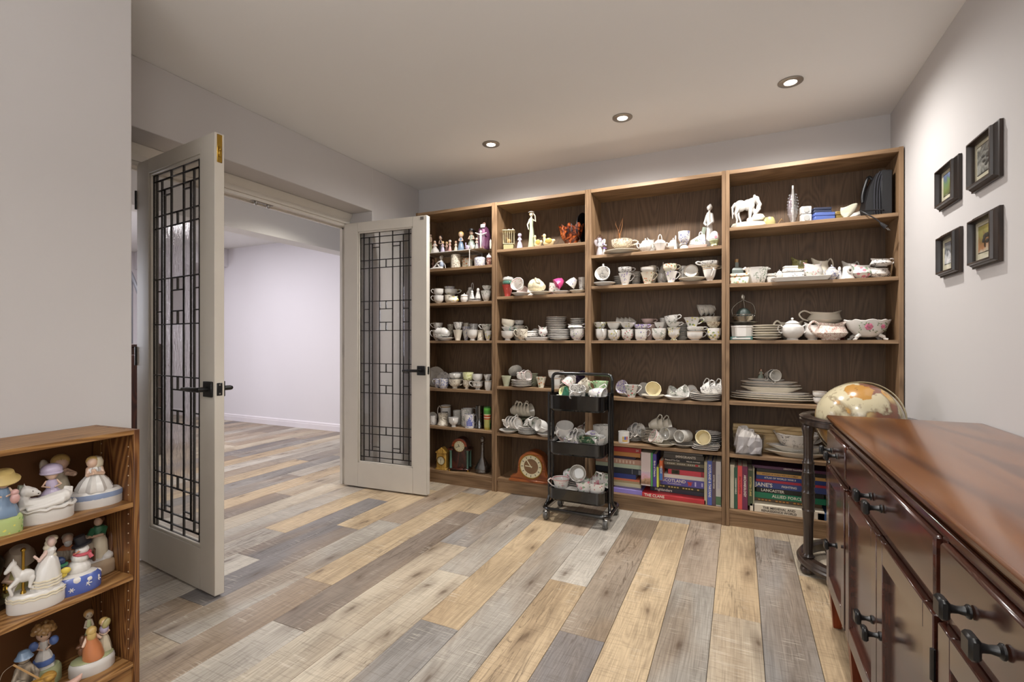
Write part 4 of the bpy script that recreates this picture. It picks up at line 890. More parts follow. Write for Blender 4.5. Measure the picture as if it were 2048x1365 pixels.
def B_tintall(X, Y, z, w, h, o, lab):
    R = w*.46; t = NT('striped_tin'); tc = t.n('ShaderNodeTexCoord'); sp = t.n('ShaderNodeSeparateXYZ'); t.l(tc.outputs['Generated'], sp.inputs[0])
    band = t.n('ShaderNodeValToRGB'); band.color_ramp.interpolation = 'CONSTANT'; els = [(0, 'c8a040'), (.10, 'd8c878'), (.46, 'b0502c'), (.52, 'd8d0b8'), (.56, 'b0502c'), (.64, 'd8c8a0'), (.69, '4a8a3a'), (.86, '5fae44'), (.95, '3a6a2c')]
    while len(band.color_ramp.elements) < len(els): band.color_ramp.elements.new(.5)
    for e_, (p, c) in zip(band.color_ramp.elements, els): e_.position = p; e_.color = lin(c)
    t.l(sp.outputs[2], band.inputs[0]); wv = t.n('ShaderNodeTexWave', bands_direction='X'); t.l(t.coords(rand=False), wv.inputs[0]); wv.inputs['Scale'].default_value = 45
    low = t.math('MULTIPLY', t.math('LESS_THAN', sp.outputs[2], .46), t.math('GREATER_THAN', wv.outputs['Fac'], .6)); t.set(col=t.mix(low, band.outputs[0], lin('4a7a3c')), rough=.3)
    b = obj('striped_tin', MB().lathe([(0, 0), (.85*R, 0), (.88*R, .02*h), (.95*R, .5*h), (1.02*R, .78*h), (R, h), (.92*R, h), (.9*R, .9*h), (0, .9*h)], 22), t.m); tag(b, lab, 'tin'); seat(b, X, Y, z)
GOLDW = wood('light_clock_wood', '7a5a24', 'a8823a', 'c09a50', 'Z', .35, 8, 2); DARKC = wood('dark_clock_wood', '1a0b08', '3a150e', '54241a', 'Z', .25, 8, 2, coat=.5); DIAL = plain('dial_cream', 'd4caa8', .4); INK = plain('clock_ink', '1c1814', .5)
def dial(parent, c, R, hm=(10, 2), face=DIAL, roman=('XII', 'III', 'VI', 'IX')):
    d = obj('dial', MB().lathe([(0, 0), (R, 0), (R, -.003), (0, -.003)], 32, M=Matrix.Rotation(-PI/2, 3, 'X') if False else Matrix.Rotation(PI/2, 3, 'X')), face, parent, c)
    for k in range(12):
        a = k*PI/6; q = MB().box(-R*.022, R*.022, -.0045, -.003, R*.70, R*.88).xform(Matrix.Rotation(a, 4, 'Y')); obj('hour_mark', q, INK, d)
    for a, l, wd in ((hm[0], .48, .05), (hm[1], .72, .035)):
        obj('hand', MB().box(-R*wd, R*wd, -.0065, -.0055, -R*.08, R*l).xform(Matrix.Rotation(a, 4, 'Y')), INK, d)
    return d
def ringm(parent, c, r0, r1, m, d=.006):
    return obj('bezel', MB().lathe([(r0, 0), (r0, d), (r1, d), (r1, 0), (r0, 0)], 36, M=Matrix.Rotation(PI/2, 3, 'X')), m, parent, c)
def B_clockgable(X, Y, z, w, h, o, lab):
    r = tag(empty('gabled_clock', (X, Y, z), .12), lab, 'clock', 'clocks'); dp = w*.30
    obj('base', MB().box(-w/2, w/2, -dp-.008, dp, 0, .07*h, .002), GOLDW, r); obj('case', MB().box(-w*.42, w*.42, -dp, dp, .07*h, .76*h, .002), GOLDW, r); obj('pediment', MB().prism([(-w*.5, .76*h), (w*.5, .76*h), (w*.46, .81*h), (0, h), (-w*.46, .81*h)], 'y', -dp-.005, dp), GOLDW, r)
    ringm(r, (0, -dp, .42*h), w*.33, w*.38, BRASS); dial(r, (0, -dp-.001, .42*h), w*.33, (.1, 3.1))
def B_clockarch(X, Y, z, w, h, o, lab):
    r = tag(empty('arched_clock', (X, Y, z), .25), lab, 'clock', 'clocks'); dp = .05; GRN = plain('green_marble', '4a6a5c', .25); w *= .9
    obj('base', MB().box(-w/2, w/2, -dp-.02, dp, .012, .085*h, .003), DARKC, r)
    for s in (-1, 1):
        for yy in (-dp-.01, dp-.015): obj('foot', MB().lathe([(0, 0), (.008, 0), (.010, .006), (.008, .013), (0, .013)], 10, (s*w*.44, yy, 0)), BRASS, r)
    R = w*.30; zc = h-R-.012
    arch = [(-R-.012, .085*h), (R+.012, .085*h), (R+.012, zc)]+[((R+.012)*math.cos(t*PI/16), zc+(R+.012)*math.sin(t*PI/16)) for t in range(17)]+[(-R-.012, zc)]
    obj('case', MB().prism(arch, 'y', -dp+.012, dp), DARKC, r)
    a2 = [((R+.010)*math.cos(t*PI/16), zc+(R+.010)*math.sin(t*PI/16)) for t in range(17)]+[(R*.86*math.cos(t*PI/16), zc+R*.86*math.sin(t*PI/16)) for t in range(16, -1, -1)]
    vs = [(p[0], yy, p[1]) for yy in (-dp, -dp+.012) for p in a2]; n = len(a2); obj('arch_moulding', MB().add(vs, [(i, i+1, n+i+1, n+i) for i in range(n-1)]+[(i, i+1, 32-i, 33-i) for i in range(16)]), wood('red_clock_wood', '54200f', '7d3419', '96461f', 'X', .25, 6, 2, coat=.5), r)
    for s in (-1, 1):
        obj('capital', MB().box(s*w*.40-.022, s*w*.40+.022, -dp-.012, dp, zc-.03, zc-.018, .002), DARKC, r)
        for yy in (-dp+.002, dp-.02): obj('column', MB().lathe([(.010, .085*h), (.012, .10*h), (.009, .12*h), (.0085, zc-.045), (.012, zc-.036), (.011, zc-.03)], 14, (s*w*.40, yy, 0)), GRN, r)
    ringm(r, (0, -dp+.010, zc), R*.80, R*.86, BRASS); dial(r, (0, -dp+.008, zc), R*.80, (-.55, -1.9))
def B_clocknap(X, Y, z, w, h, o, lab):
    r = tag(empty('humped_mantel_clock', (X, Y, z), .06), lab, 'clock', 'clocks'); m = wood('clock_brown', '5a2a12', '86451f', '9c5a2c', 'X', .3, 8, 2, coat=.4); dp = .06; Rr = h*.46; zc = h-Rr
    pl = [(-w/2, 0), (w/2, 0), (w/2, .04*h), (w*.485, .06*h), (w*.47, .12*h)]
    hump = []
    for k in range(31):
        x = .47-k*(.94/30); a = abs(x)*w
        zz = .16*h + (.30*h)*max(0, 1-(a-Rr*.8)/(w*.47-Rr*.8))**2.2 if a > Rr*.8 else 0
        zt = zc+math.sqrt(max(Rr**2-a**2, 0)) if a < Rr else 0
        hump.append((x*w, max(zz, zt)))
    pl = [(-w*.47, .08*h), (w*.47, .08*h)]+hump
    obj('case', MB().prism(pl, 'y', -dp, dp), m, r); obj('base', MB().box(-w/2, w/2, -dp-.01, dp, 0, .08*h, .003), m, r)
    br = plain('dial_brown', '7a5a3c', .45); zc2 = zc-.01*h
    obj('dial_plate', MB().lathe([(0, 0), (Rr*.78, 0), (Rr*.78, -.002), (0, -.002)], 36, M=Matrix.Rotation(PI/2, 3, 'X')), br, r, (0, -dp-.0005, zc2))
    ring = obj('chapter_ring', MB().lathe([(Rr*.54, 0), (Rr*.54, .004), (Rr*.80, .004), (Rr*.80, 0), (Rr*.54, 0)], 40, M=Matrix.Rotation(PI/2, 3, 'X')), DIAL, r, (0, -dp, zc2))
    for k in range(12): obj('hour_mark', MB().box(-.002, .002, -.0055, -.004, Rr*.60, Rr*.74).xform(Matrix.Rotation(k*PI/6, 4, 'Y')), INK, ring)
    ringm(r, (0, -dp, zc2), Rr*.80, Rr*.86, BRASS, .008)
    for a, l in ((-.6, .55), (-1.5, .42)): obj('hand', MB().box(-.003, .003, -.008, -.006, -.01, Rr*l).xform(Matrix.Rotation(a, 4, 'Y')), DIAL, r, (0, -dp, zc2))
def B_decanter(X, Y, z, w, h, o, lab):
    g = glassm('cut_crystal', (.80, .78, .78), .03, .22, .8, 110, (1, 1, 1)); R = w*.46
    b = obj('decanter', MB().lathe([(0, 0), (.9*R, 0), (R, .04*h), (R*.98, .12*h), (.6*R, .28*h), (.26*R, .42*h), (.2*R, .6*h), (.22*R, .78*h), (.34*R, .80*h), (.3*R, .81*h), (.14*R, .79*h), (.12*R, .45*h), (.5*R, .26*h), (.85*R, .1*h), (0, .05*h)], 16), g, ang=None); tag(b, lab, 'decanter')
    obj('stopper', MB().lathe([(.10*R, .72*h), (.11*R, .82*h), (.3*R, .86*h), (.34*R, .93*h), (.2*R, .99*h), (0, h)], 10), g, b, ang=None); seat(b, X, Y, z)
def B_cage(X, Y, z, w, h, o, lab):
    m = plain('cage_cream', 'cfc4a0', .5); r = tag(empty('bird_cage', (X+.01, Y, z), .35), lab, 'bird cage'); hw = w*.55; hb = .30*h; ht = .88*h
    obj('base', MB().box(-hw*.72, hw*.72, -hw*.72, hw*.72, 0, hb*.9, .003), plain('cage_olive', '9a9468', .6), r); obj('tray', MB().box(-hw*.8, hw*.8, -hw*.8, hw*.8, hb*.9, hb, .002), m, r); obj('roof', MB().box(-hw*.9, hw*.9, -hw*.9, hw*.9, ht, ht+.035*h, .002), m, r)
    for k in range(6):
        t = -hw*.76+k*hw*1.52/5
        for a in ((t, -hw*.76), (t, hw*.76), (-hw*.76, t), (hw*.76, t)):
            obj('bar', MB().tube([(a[0], a[1], hb), (a[0], a[1], ht)], .0013, 5), m, r)
    obj('finial', MB().ell((0, 0, ht+.07*h), (.14*w, .14*w, .05*h)).ell((.03, .0, ht+.10*h), (.05*w, .05*w, .06*h)), fcm('pinkp'), r)
    obj('bird', MB().ell((0, 0, hb+.16*h), (.16*w, .1*w, .09*h)).ell((-.13*w, 0, hb+.27*h), (.08*w, .08*w, .06*h)), fcm('tan'), r)
def B_ruffle(X, Y, z, w, h, o, lab):
    t = NT('amber_glass'); f = t.noise(t.coords(rand=False), 30, 3, 1.5); t.set(col=t.ramp(f, [(.35, '1a0c08'), (.5, '6a2c10'), (.62, 'b0582a'), (.75, 'c8824a')]), rough=.15, coat=.5); R = w/2
    def fn(x, y, zz, a, r): k = 1+.10*math.sin(8*a)*(zz/h)**1.2; return x*k, y*k, zz+.10*h*math.sin(8*a+.8)*(zz/h)**2
    b = obj('ruffled_bowl', MB().lathe([(0, 0), (.4*R, 0), (.45*R, .05*h), (.42*R, .1*h), (.7*R, .35*h), (.8*R, .6*h), (.9*R, .92*h), (.86*R, .92*h), (.72*R, .6*h), (.6*R, .35*h), (0, .14*h)], 64, fn=fn, sy=.8), t.m); tag(b, lab, 'bowl'); seat(b, X, Y, z)
def B_antelope(X, Y, z, w, h, o, lab):
    m = MB(); limb(m, [(w*.1, 0, 0), (w*.12, 0, h*.3), (w*.0, 0, h*.52), (-w*.1, 0, h*.66)], [w*.11, w*.085, w*.10, w*.06]); limb(m, [(w*.02, 0, h*.5), (w*.3, 0, h*.78), (w*.36, 0, h*.98)], [w*.05, w*.035, w*.02]); limb(m, [(-w*.08, 0, h*.64), (w*.12, 0, h*.82), (w*.36, 0, h*.98)], [w*.05, w*.03, w*.015]); limb(m, [(-w*.05, 0, h*.62), (-w*.4, 0, h*.82), (-w*.36, 0, h*.9)], [w*.05, w*.03, w*.015]); limb(m, [(-w*.36, 0, 0), (-w*.33, 0, h*.45), (-w*.12, 0, h*.6)], [w*.03, w*.025, w*.02])
    m.box(-w*.45, w*.3, -w*.2, w*.2, 0, h*.04)
    b = obj('antelope_carving', remesh(m, w/40, 2), wood('carved_wood', '4a2a14', '7a4c28', '96683c', 'Z', .4, 8, 2)); tag(b, lab, 'carving'); seat(b, X, Y, z, Matrix.Rotation(.4, 3, 'Z'))
def B_basket(X, Y, z, w, h, o, lab):
    R = w/2; m = MATS['w']
    def fn(x, y, zz, a, r): k = 1+.06*math.sin(10*a)*(zz/h); return x*k, y*k, zz
    b = obj('china_basket', MB().lathe([(0, 0), (.55*R, 0), (.58*R, .03*h), (.8*R, .3*h), (R, .46*h), (.95*R, .48*h), (.72*R, .3*h), (.5*R, .06*h), (0, .06*h)], 40, fn=fn), m); tag(b, lab, 'basket'); obj('lid', MB().lathe([(.86*R, .44*h), (.8*R, .56*h), (.5*R, .66*h), (0, .70*h)], 24), MATS['pinkp'], b); obj('handle', MB().tube([(.28*R*math.cos(t*PI/10), 0, .66*h+.32*h*math.sin(t*PI/10)) for t in range(11)], .06*R, 8), m, b); seat(b, X, Y, z, Matrix.Rotation(.4, 3, 'Z'))
def B_wedge(X, Y, z, w, h, o, lab):
    p = [(-w/2, 0), (w/2, 0), (w*.46, h*.72), (w*.2, h*.74), (-w*.42, h*.30)]
    b = obj('cheese_cover', MB().prism(p, 'y', -w*.22, w*.22), MATS['vi'], ang=25); tag(b, lab, 'cheese dish'); obj('handle', MB().tube([(w*.25+.10*w*math.cos(t*PI/8), 0, h*.72+.26*h*math.sin(t*PI/8)) for t in range(9)], .028*w, 8), MATS['w'], b); seat(b, X, Y, z, Matrix.Rotation(.3, 3, 'Z'))
def B_egg(X, Y, z, w, h, o, lab):
    b = obj('porcelain_egg', MB().lathe([(0, .26*h)]+[(w*.46*math.sin(PI*t/12)*(1-.12*(t/12-.4)), .26*h+.74*h*(1-math.cos(PI*t/12))/2) for t in range(1, 12)]+[(0, h)], 22), MATS['rose']); tag(b, lab, 'egg ornament'); st = obj('stand', MB().lathe([(.3*w, .06*h), (.36*w, .1*h), (.30*w, .18*h), (.45*w, .38*h), (.47*w, .38*h), (.46*w, .42*h), (.40*w, .3*h)], 22), fcm('sage'), b)
    for k in range(3): a = k*2.094; obj('foot', MB().ell((.32*w*math.cos(a), .32*w*math.sin(a), .06*h), (.1*w, .1*w, .06*h), 8, 6), fcm('white'), b)
    b.location = (X, Y, z)
def B_horse(X, Y, z, w, h, o, lab):
    m = MB(); s = w; g = h
    m.ell((-.20*s, 0, .66*g), (.20*s, .12*s, .17*g)).ell((.06*s, 0, .68*g), (.20*s, .115*s, .17*g)); limb(m, [(.16*s, 0, .78*g), (.30*s, 0, .84*g), (.40*s, 0, .68*g), (.34*s, 0, .50*g)], [.12*s, .11*s, .085*s, .065*s]); limb(m, [(.38*s, 0, .56*g), (.26*s, 0, .40*g), (.22*s, 0, .36*g)], [.075*s, .05*s, .04*s])
    for y_, pts in ((-.06*s, [(-.30*s, .6*g), (-.38*s, .42*g), (-.33*s, .24*g), (-.36*s, .02*g)]), (.06*s, [(-.26*s, .6*g), (-.26*s, .4*g), (-.18*s, .22*g), (-.14*s, .02*g)]), (-.06*s, [(.10*s, .6*g), (.08*s, .32*g), (.06*s, .12*g), (.06*s, .02*g)]), (.06*s, [(.18*s, .6*g), (.30*s, .4*g), (.34*s, .2*g), (.36*s, .05*g)])):
        limb(m, [(a, y_, b) for a, b in pts], [.085*s, .05*s, .036*s, .032*s])
    limb(m, [(-.38*s, 0, .74*g), (-.46*s, 0, .62*g), (-.45*s, 0, .3*g)], [.03*s, .045*s, .02*s])
    for y_ in (-.03*s, .03*s): m.lathe([(.025*s, 0), (0, .07*g)], 8, (.40*s, y_, .74*g))
    for k in range(5): m.ell((.24*s+.04*s*k, -.02*s, (.92-.05*k)*g), (.05*s, .05*s, .06*g), 8, 6)
    b = obj('china_horse', remesh(m, w/70, 3), fcm('white')); tag(b, lab, 'horse figurine'); b.location = (X, Y, z+.012); b.rotation_euler = (0, 0, .3); obj('base', MB().lathe([(0, -.012), (.46*s, -.012), (.48*s, -.004), (.42*s, .002), (0, .004)], 26, sy=.42), fcm('white'), b)
def B_shellpile(X, Y, z, w, h, o, lab):
    b = obj('stone_slab', crumple(MB().lathe([(0, 0), (.46*w, 0), (.5*w, .3*h), (.44*w, .8*h), (.2*w, h), (0, h)], 20, sy=.35), .002, 3), plain('scrolled_stone', 'cfc8ba', .5)); tag(b, lab, 'stone slab'); b.location = (X, Y, z)
def B_trinket(X, Y, z, w, h, o, lab):
    b = obj('trinket', crumple(MB().lathe([(0, 0), (.4*w, 0), (.5*w, .35*h), (.42*w, .8*h), (.3*w, h), (.2*w, .9*h), (0, .8*h)], 14, sy=.6), w*.02, 9), fcm(o['c'])); tag(b, lab, 'trinket', 'small trinkets'); b.location = (X, Y, z)
def B_triangle(X, Y, z, w, h, o, lab):
    b = obj('triangle_frame', MB().tube([(-w/2, 0, .003), (w/2, 0, .003), (0, 0, max(h, .03))], .003, 6, True), fcm('tan')); tag(b, lab, 'ornament'); b.location = (X, Y, z)
def B_glasstower(X, Y, z, w, h, o, lab):
    g = glassm('bead_glass', (.95, .95, .95), .03, .3, .9, 150, (1, 1, 1)); R = w/2
    b = obj('glass_bottle_lamp', MB().lathe([(0, .05*h), (.5*R, .05*h), (.95*R, .25*h), (R, .42*h), (.8*R, .65*h), (.4*R, .85*h), (.24*R, .92*h)], 18), g, ang=None); tag(b, lab, 'glass bottle'); obj('core', MB().tube([(0, 0, .03*h), (0, 0, h)], .16*R, 10), plain('pale_core', 'c9c6c0', .3), b); obj('base', MB().lathe([(0, 0), (.6*R, 0), (.62*R, .03*h), (.5*R, .05*h), (0, .05*h)], 16), BRASS, b)
    bd = MB()
    for j in range(9):
        for k in range(10): a = k*PI/5+j*.3; q = math.sin(PI*(.15+.7*j/9)); bd.ell((R*q*math.cos(a), R*q*math.sin(a), (.12+.08*j)*h), R*.09, 5, 4)
    q = obj('beads', bd, plain('bead_silver', 'c8c8c8', .15, metal=.6), b); q['kind'] = 'stuff'; b.location = (X, Y, z)
def B_ringbox(X, Y, z, w, h, o, lab):
    hh = min(h, w*.85); b = obj('white_box', MB().box(-w/2, w/2, -w*.35, w*.35, 0, hh, .003), plain('white_plastic', 'd2d0cc', .35)); tag(b, lab, 'small box', 'small white boxes'); obj('round_window', MB().lathe([(0, 0), (hh*.36, 0), (hh*.36, .002), (0, .002)], 20, (0, -w*.35-.001, hh*.52), M=Matrix.Rotation(PI/2, 3, 'X')), plain('window_grey', 'a8a8a4', .2), b); b.location = (X, Y, z); b.rotation_euler = (0, 0, .2)
def B_case(X, Y, z, w, h, o, lab):
    m = plain('case_'+o['c'], o['c'], .4); hh = min(max(h, .015), .05)
    b = obj('flat_box', MB().box(-w/2, w/2, -w*.3, w*.3, 0, hh*.55, .003), m); tag(b, lab, 'small box', 'flat boxes'); obj('lid', MB().box(-w/2, w/2, -w*.3, w*.3, hh*.57, hh, .003), m, b); b.location = (X, Y, z); b.rotation_euler = (0, 0, .25)
def B_shell(X, Y, z, w, h, o, lab):
    m = MB(); n = 14; vs = []; fs = []
    for i in range(n):
        for j in range(9):
            u = i/(n-1); a = -1.2+2.4*j/8; r = w*.5*math.sin(PI*u*.5+.1); vs.append((r*math.sin(a)+.2*w*u, -.25*w*math.cos(a)*(1-u*.5)+random.uniform(-.002, .002), h*(u**1.3)*.95+.12*h*math.sin(a*2)*u))
    for i in range(n-1):
        for j in range(8): fs.append((i*9+j, i*9+j+1, (i+1)*9+j+1, (i+1)*9+j))
    b = obj('curled_shell', m.add(vs, fs), plain('shell_pearl', 'bdb8a4', .2)); sm = b.modifiers.new('thick', 'SOLIDIFY'); sm.thickness = .003; tag(b, lab, 'shell'); seat(b, X, Y, z)
def B_paper(X, Y, z, w, h, o, lab):
    b = obj('folded_paper', MB().add([(-w/2, 0, 0), (w/2, -.01, 0), (w/2, .03, h), (-w*.3, .03, h*.7), (-w/2, .05, 0), (w/2, .06, 0)], [(0, 1, 2, 3), (3, 2, 5, 4)]), plain('paper_white', 'd4cfc4', .8)); sm = b.modifiers.new('thick', 'SOLIDIFY'); sm.thickness = .001; tag(b, lab, 'paper'); b.location = (X, Y, z)
def B_cable(X, Y, z, w, h, o, lab):
    m = plain('cable_black', '1b1a1c', .4); r = tag(empty('power_cable', (X, Y, z)), lab, 'cable')
    coil = [(.045+.035*math.cos(t*.6), .03+.02*math.sin(t*.6), .006+.0006*t) for t in range(32)]
    obj('cord', MB().tube(smooth_path(coil+[(.06, -.02, .03), (-.03, -.02, .035), (-.045, -.045, .03), (-.02, -.075, .0), (.02, -.085, -.035), (.035, -.088, -.055)], 2), .0035, 7), m, r)
    p = obj('plug', MB().tube([(.035, -.088, -.055), (.045, -.09, -.068), (.058, -.092, -.082)], [.006, .010, .011], 10), m, r)
    for s in (-1, 1): obj('prong', MB().box(-.001, .001, -.003, .003, 0, .018).xform(Matrix.Translation((.060+s*.004, -.092+s*.002, -.085)) @ Matrix.Rotation(2.45, 4, 'Y')), STEEL, p)
def B_hardcase(X, Y, z, w, h, o, lab):
    m = plain('case_black', '0f0f12', .5); r = tag(empty('black_carry_case', (X, Y, z)), lab, 'carry case'); hw = w*.42
    pr = [(-hw, 0), (hw, 0), (hw, h*.98), (hw*.35, h), (-hw*.15, h*.93), (-hw*.6, h*.66), (-hw*.92, h*.3)]
    obj('shell', MB().prism(pr, 'y', -.075, .085), m, r, ang=20); obj('shell_half', MB().box(hw*.2, hw+.001, -.082, -.074, .01*h, .97*h, .003), m, r)
    for k in range(3): obj('rib', MB().tube(smooth_path([(hw*.12-.012*k, -.079, .02*h), (hw*.10-.012*k, -.08, .5*h), (hw*.22-.012*k, -.08, .8*h), (hw*.45-.010*k, -.078, .97*h)]), .003, 6), plain('case_rib', '2e2e34', .4), r)
    obj('handle', MB().tube(smooth_path([(-hw*.2, 0, h*.9), (-hw*.5, 0, h*.95), (-hw*.9, 0, h*.6), (-hw*.92, 0, h*.4)]), .008, 8), m, r)
def B_bottle(X, Y, z, w, h, o, lab):
    b = obj('square_bottle', MB().lathe([(0, 0), (.62*w, 0), (.66*w, .04*h), (.66*w, .58*h), (.5*w, .66*h), (.2*w, .70*h), (.2*w, .88*h), (0, .88*h)], 4, M=Matrix.Rotation(PI/4, 3, 'Z')), glassm('grey_bottle_glass', (.55, .58, .55), .05, .2) if False else plain('grey_glaze', '7d8680', .2, coat=.4), ang=20); tag(b, lab, 'bottle'); obj('cork', MB().lathe([(.15*w, .88*h), (.17*w, h), (0, h)], 12), fcm('tan'), b); b.location = (X, Y, z); b.rotation_euler = (0, 0, .2)
def B_ringvase(X, Y, z, w, h, o, lab):
    b = obj('cone_vase', MB().lathe([(0, 0), (.46*w, 0), (.5*w, .04*h), (.38*w, .35*h), (.3*w, .66*h), (.32*w, .9*h), (.26*w, h), (.2*w, .96*h), (0, .9*h)], 20), MATS['w']); tag(b, lab, 'vase'); obj('ring', MB().lathe([(.10*w, 0), (.10*w, .01), (.2*w, .01), (.2*w, 0), (.1*w, 0)], 20, M=Matrix.Rotation(PI/2, 3, 'X')), MATS['w'], b, (0, -.30*w, .66*h)); obj('hole', MB().lathe([(0, 0), (.10*w, 0), (.1*w, .006), (0, .006)], 16, M=Matrix.Rotation(PI/2, 3, 'X')), plain('hole_brown', '4a3a2c', .8), b, (0, -.30*w, .66*h)); b.location = (X, Y, z); b.rotation_euler = (0, 0, .3)
def B_tinbox(X, Y, z, w, h, o, lab):
    b = obj('flat_tin', MB().box(-w/2, w/2, -w*.35, w*.35, 0, min(h, .035), .003), plain('tin_green', '2f5f58', .3)); tag(b, lab, 'tin'); obj('label', MB().box(-w*.4, w*.4, -w*.35-.0015, -w*.35, .006, min(h, .035)-.005), plain('label_white', 'd0cec8', .6), b); b.location = (X, Y, z); b.rotation_euler = (0, 0, 0)
def B_wirebasket(X, Y, z, w, h, o, lab):
    m = plain('old_silver', '9a948a', .25, metal=.9); r = tag(empty('wire_basket', (X, Y, z), .3), lab, 'basket'); R = w*.44
    obj('bowl', MB().lathe([(0, .03*h), (.5*R, .03*h), (.85*R, .12*h), (R, .30*h), (.97*R, .30*h), (.8*R, .15*h), (0, .06*h)], 24), m, r)
    for k in range(16): a = k*PI/8; obj('wire', MB().tube([(.8*R*math.cos(a), .8*R*math.sin(a), .12*h), (R*math.cos(a+.2), R*math.sin(a+.2), .34*h)], .002, 5), m, r)
    obj('rim', MB().tube([(R*math.cos(t*PI/16), R*math.sin(t*PI/16), .35*h) for t in range(32)], .003, 6, True), m, r)
    obj('hoop', MB().tube(smooth_path([(-R, 0, .34*h), (-R*1.05, 0, .55*h), (-R*.6, 0, .74*h), (-R*.3, 0, .80*h), (0, 0, .86*h), (R*.3, 0, .80*h), (R*.8, 0, .72*h), (R*1.05, 0, .5*h), (R, 0, .34*h)]), .003, 6), m, r)
    obj('dome', MB().lathe([(.7*R, .30*h), (.6*R, .45*h), (.35*R, .56*h), (0, .60*h)], 14), plain('green_dome', '26322d', .5, metal=.2), r)
    obj('spoon', MB().tube([(.1*R, -.1*R, .4*h), (-.05*R, -.1*R, .9*h)], .003, 6).ell((-.08*R, -.1*R, .96*h), (.012, .005, .02)), m, r)
def B_planter(X, Y, z, w, h, o, lab):
    m = MATS['w']; R = w/2
    def fn(x, y, zz, a, r): k = 1+.05*math.cos(4*a)*(zz/h)+.05*math.cos(8*a)*(zz/h)**2; return x*k, y*k, zz+.05*h*math.cos(8*a)*max(zz/h-.7, 0)/.3
    b = obj('footed_planter', MB().lathe([(0, .12*h), (.3*R, .12*h), (.55*R, .22*h), (.8*R, .5*h), (.95*R, .86*h), (.90*R, .88*h), (.72*R, .5*h), (.4*R, .22*h), (0, .2*h)], 40, sy=.55, fn=fn), m); tag(b, lab, 'planter')
    for sx in (-1, 1):
        for sy in (-1, 1): obj('foot', MB().tube(smooth_path([(sx*.42*R, sy*.2*R, .22*h), (sx*.58*R, sy*.28*R, .12*h), (sx*.60*R, sy*.30*R, .05*h), (sx*.72*R, sy*.34*R, .02*h)]), [.09*R]*5+[.06*R]*8, 8), m, b)
    PKR = plain('rose_pink', 'c8708a', .3); GRL = plain('leaf_green', '6d7d5a', .3)
    for (cx, cz, q) in ((-.12, .58, .17), (.5, .58, .10)):
        for k in range(6):
            a = k*PI/3; xx = (cx+.55*q*math.cos(a))*R; zz = cz*h+.55*q*R*math.sin(a); yy = -.56*R*math.sqrt(max(1-(xx/(.88*R))**2, .1))*(.55+.52*zz/h)
            obj('rose_petal', MB().ell((xx, yy, zz), (q*R*.5, .003, q*R*.5), 10, 6), PKR, b)
    rn = random.Random(5); lv = MB()
    for k in range(26):
        xx = rn.uniform(-.5, .7)*R; zz = h*rn.uniform(.32, .76); yy = -.56*R*math.sqrt(max(1-(xx/(.88*R))**2, .1))*(.55+.52*zz/h); lv.ell((xx, yy, zz), (.05*R, .0025, .02*R), 6, 4, M=Matrix.Rotation(rn.uniform(0, 3), 3, 'Y'))
    q_ = obj('leaf_sprays', lv, GRL, b); q_['kind'] = 'stuff'
    b.location = (X, Y, z); b.rotation_euler = (0, 0, .2)
def B_plastictub(X, Y, z, w, h, o, lab):
    h = .105; g = glassm('frosted_plastic', (.86, .86, .88), .12, .12); hx, hy = w*.44, w*.34
    r = obj('plastic_tub', MB().box(-hx, hx, -hy, hy, 0, .003), g); tag(r, lab, 'tub'); n = 4
    rings = [rrect(-hx*.9, hx*.9, -hy*.9, hy*.9, .02, 0, n), rrect(-hx, hx, -hy, hy, .02, h, n), rrect(-hx-.006, hx+.006, -hy-.006, hy+.006, .022, h, n), rrect(-hx-.006, hx+.006, -hy-.006, hy+.006, .022, h+.006, n), rrect(-hx+.002, hx-.002, -hy+.002, hy-.002, .02, h+.006, n), rrect(-hx*.89, hx*.89, -hy*.89, hy*.89, .02, .003, n)]
    k = len(rings[0]); vs = [p for q in rings for p in q]; fs = [(j*k+i, j*k+(i+1) % k, (j+1)*k+(i+1) % k, (j+1)*k+i) for j in range(5) for i in range(k)]+[tuple(range(k-1, -1, -1))]
    r.data = mesh(MB().add(vs, fs), 'tub'); r.data.materials.append(g)
    pp = plain('tissue', 'd2ccc6', .8); rn = random.Random(8)
    for k_ in range(5):
        c = (rn.uniform(-.4, .4)*hx, rn.uniform(-.3, .3)*hy); hh = (.10, .16, .15, .12, .145)[k_]
        obj('tissue', crumple(MB().lathe([(0, .008), (.45*hx, .008), (.5*hx, .05), (.4*hx, hh*.7), (.3*hx, hh), (0, hh*.92)], 9, (c[0], c[1], 0)), .009, k_+3), pp, r, ang=None)
    r.location = (X, Y, z)
def B_plank(X, Y, z, w, h, o, lab):
    m = wood('pale_box_wood', '8a7048', 'b09468', 'c4aa80', 'X', .5, 10, 1.5); b = obj('wooden_box', MB().box(-w/2, w/2, -.05, .035, 0, h*.55, .002), m); tag(b, lab, 'wooden box'); obj('lid', MB().box(-w/2-.003, w/2+.003, -.053, .036, h*.56, h*.66, .002), m, b); obj('lid_rail', MB().box(-w/2-.001, w/2, -.053, -.03, h*.665, h*.78, .002), m, b); b.location = (X, Y-.01, z)
def B_napkin(X, Y, z, w, h, o, lab):
    b = obj('green_cloth', crumple(MB().lathe([(0, 0), (.5*w, 0), (.48*w, .02), (.3*w, .06), (.12*w, .09), (0, .09)], 16), .006, 4), plain('cloth_green', '2f6a50', .9)); tag(b, lab, 'cloth'); b.location = (X, Y, z)
PAGE = plain('pages', 'cfc4ac', .85)
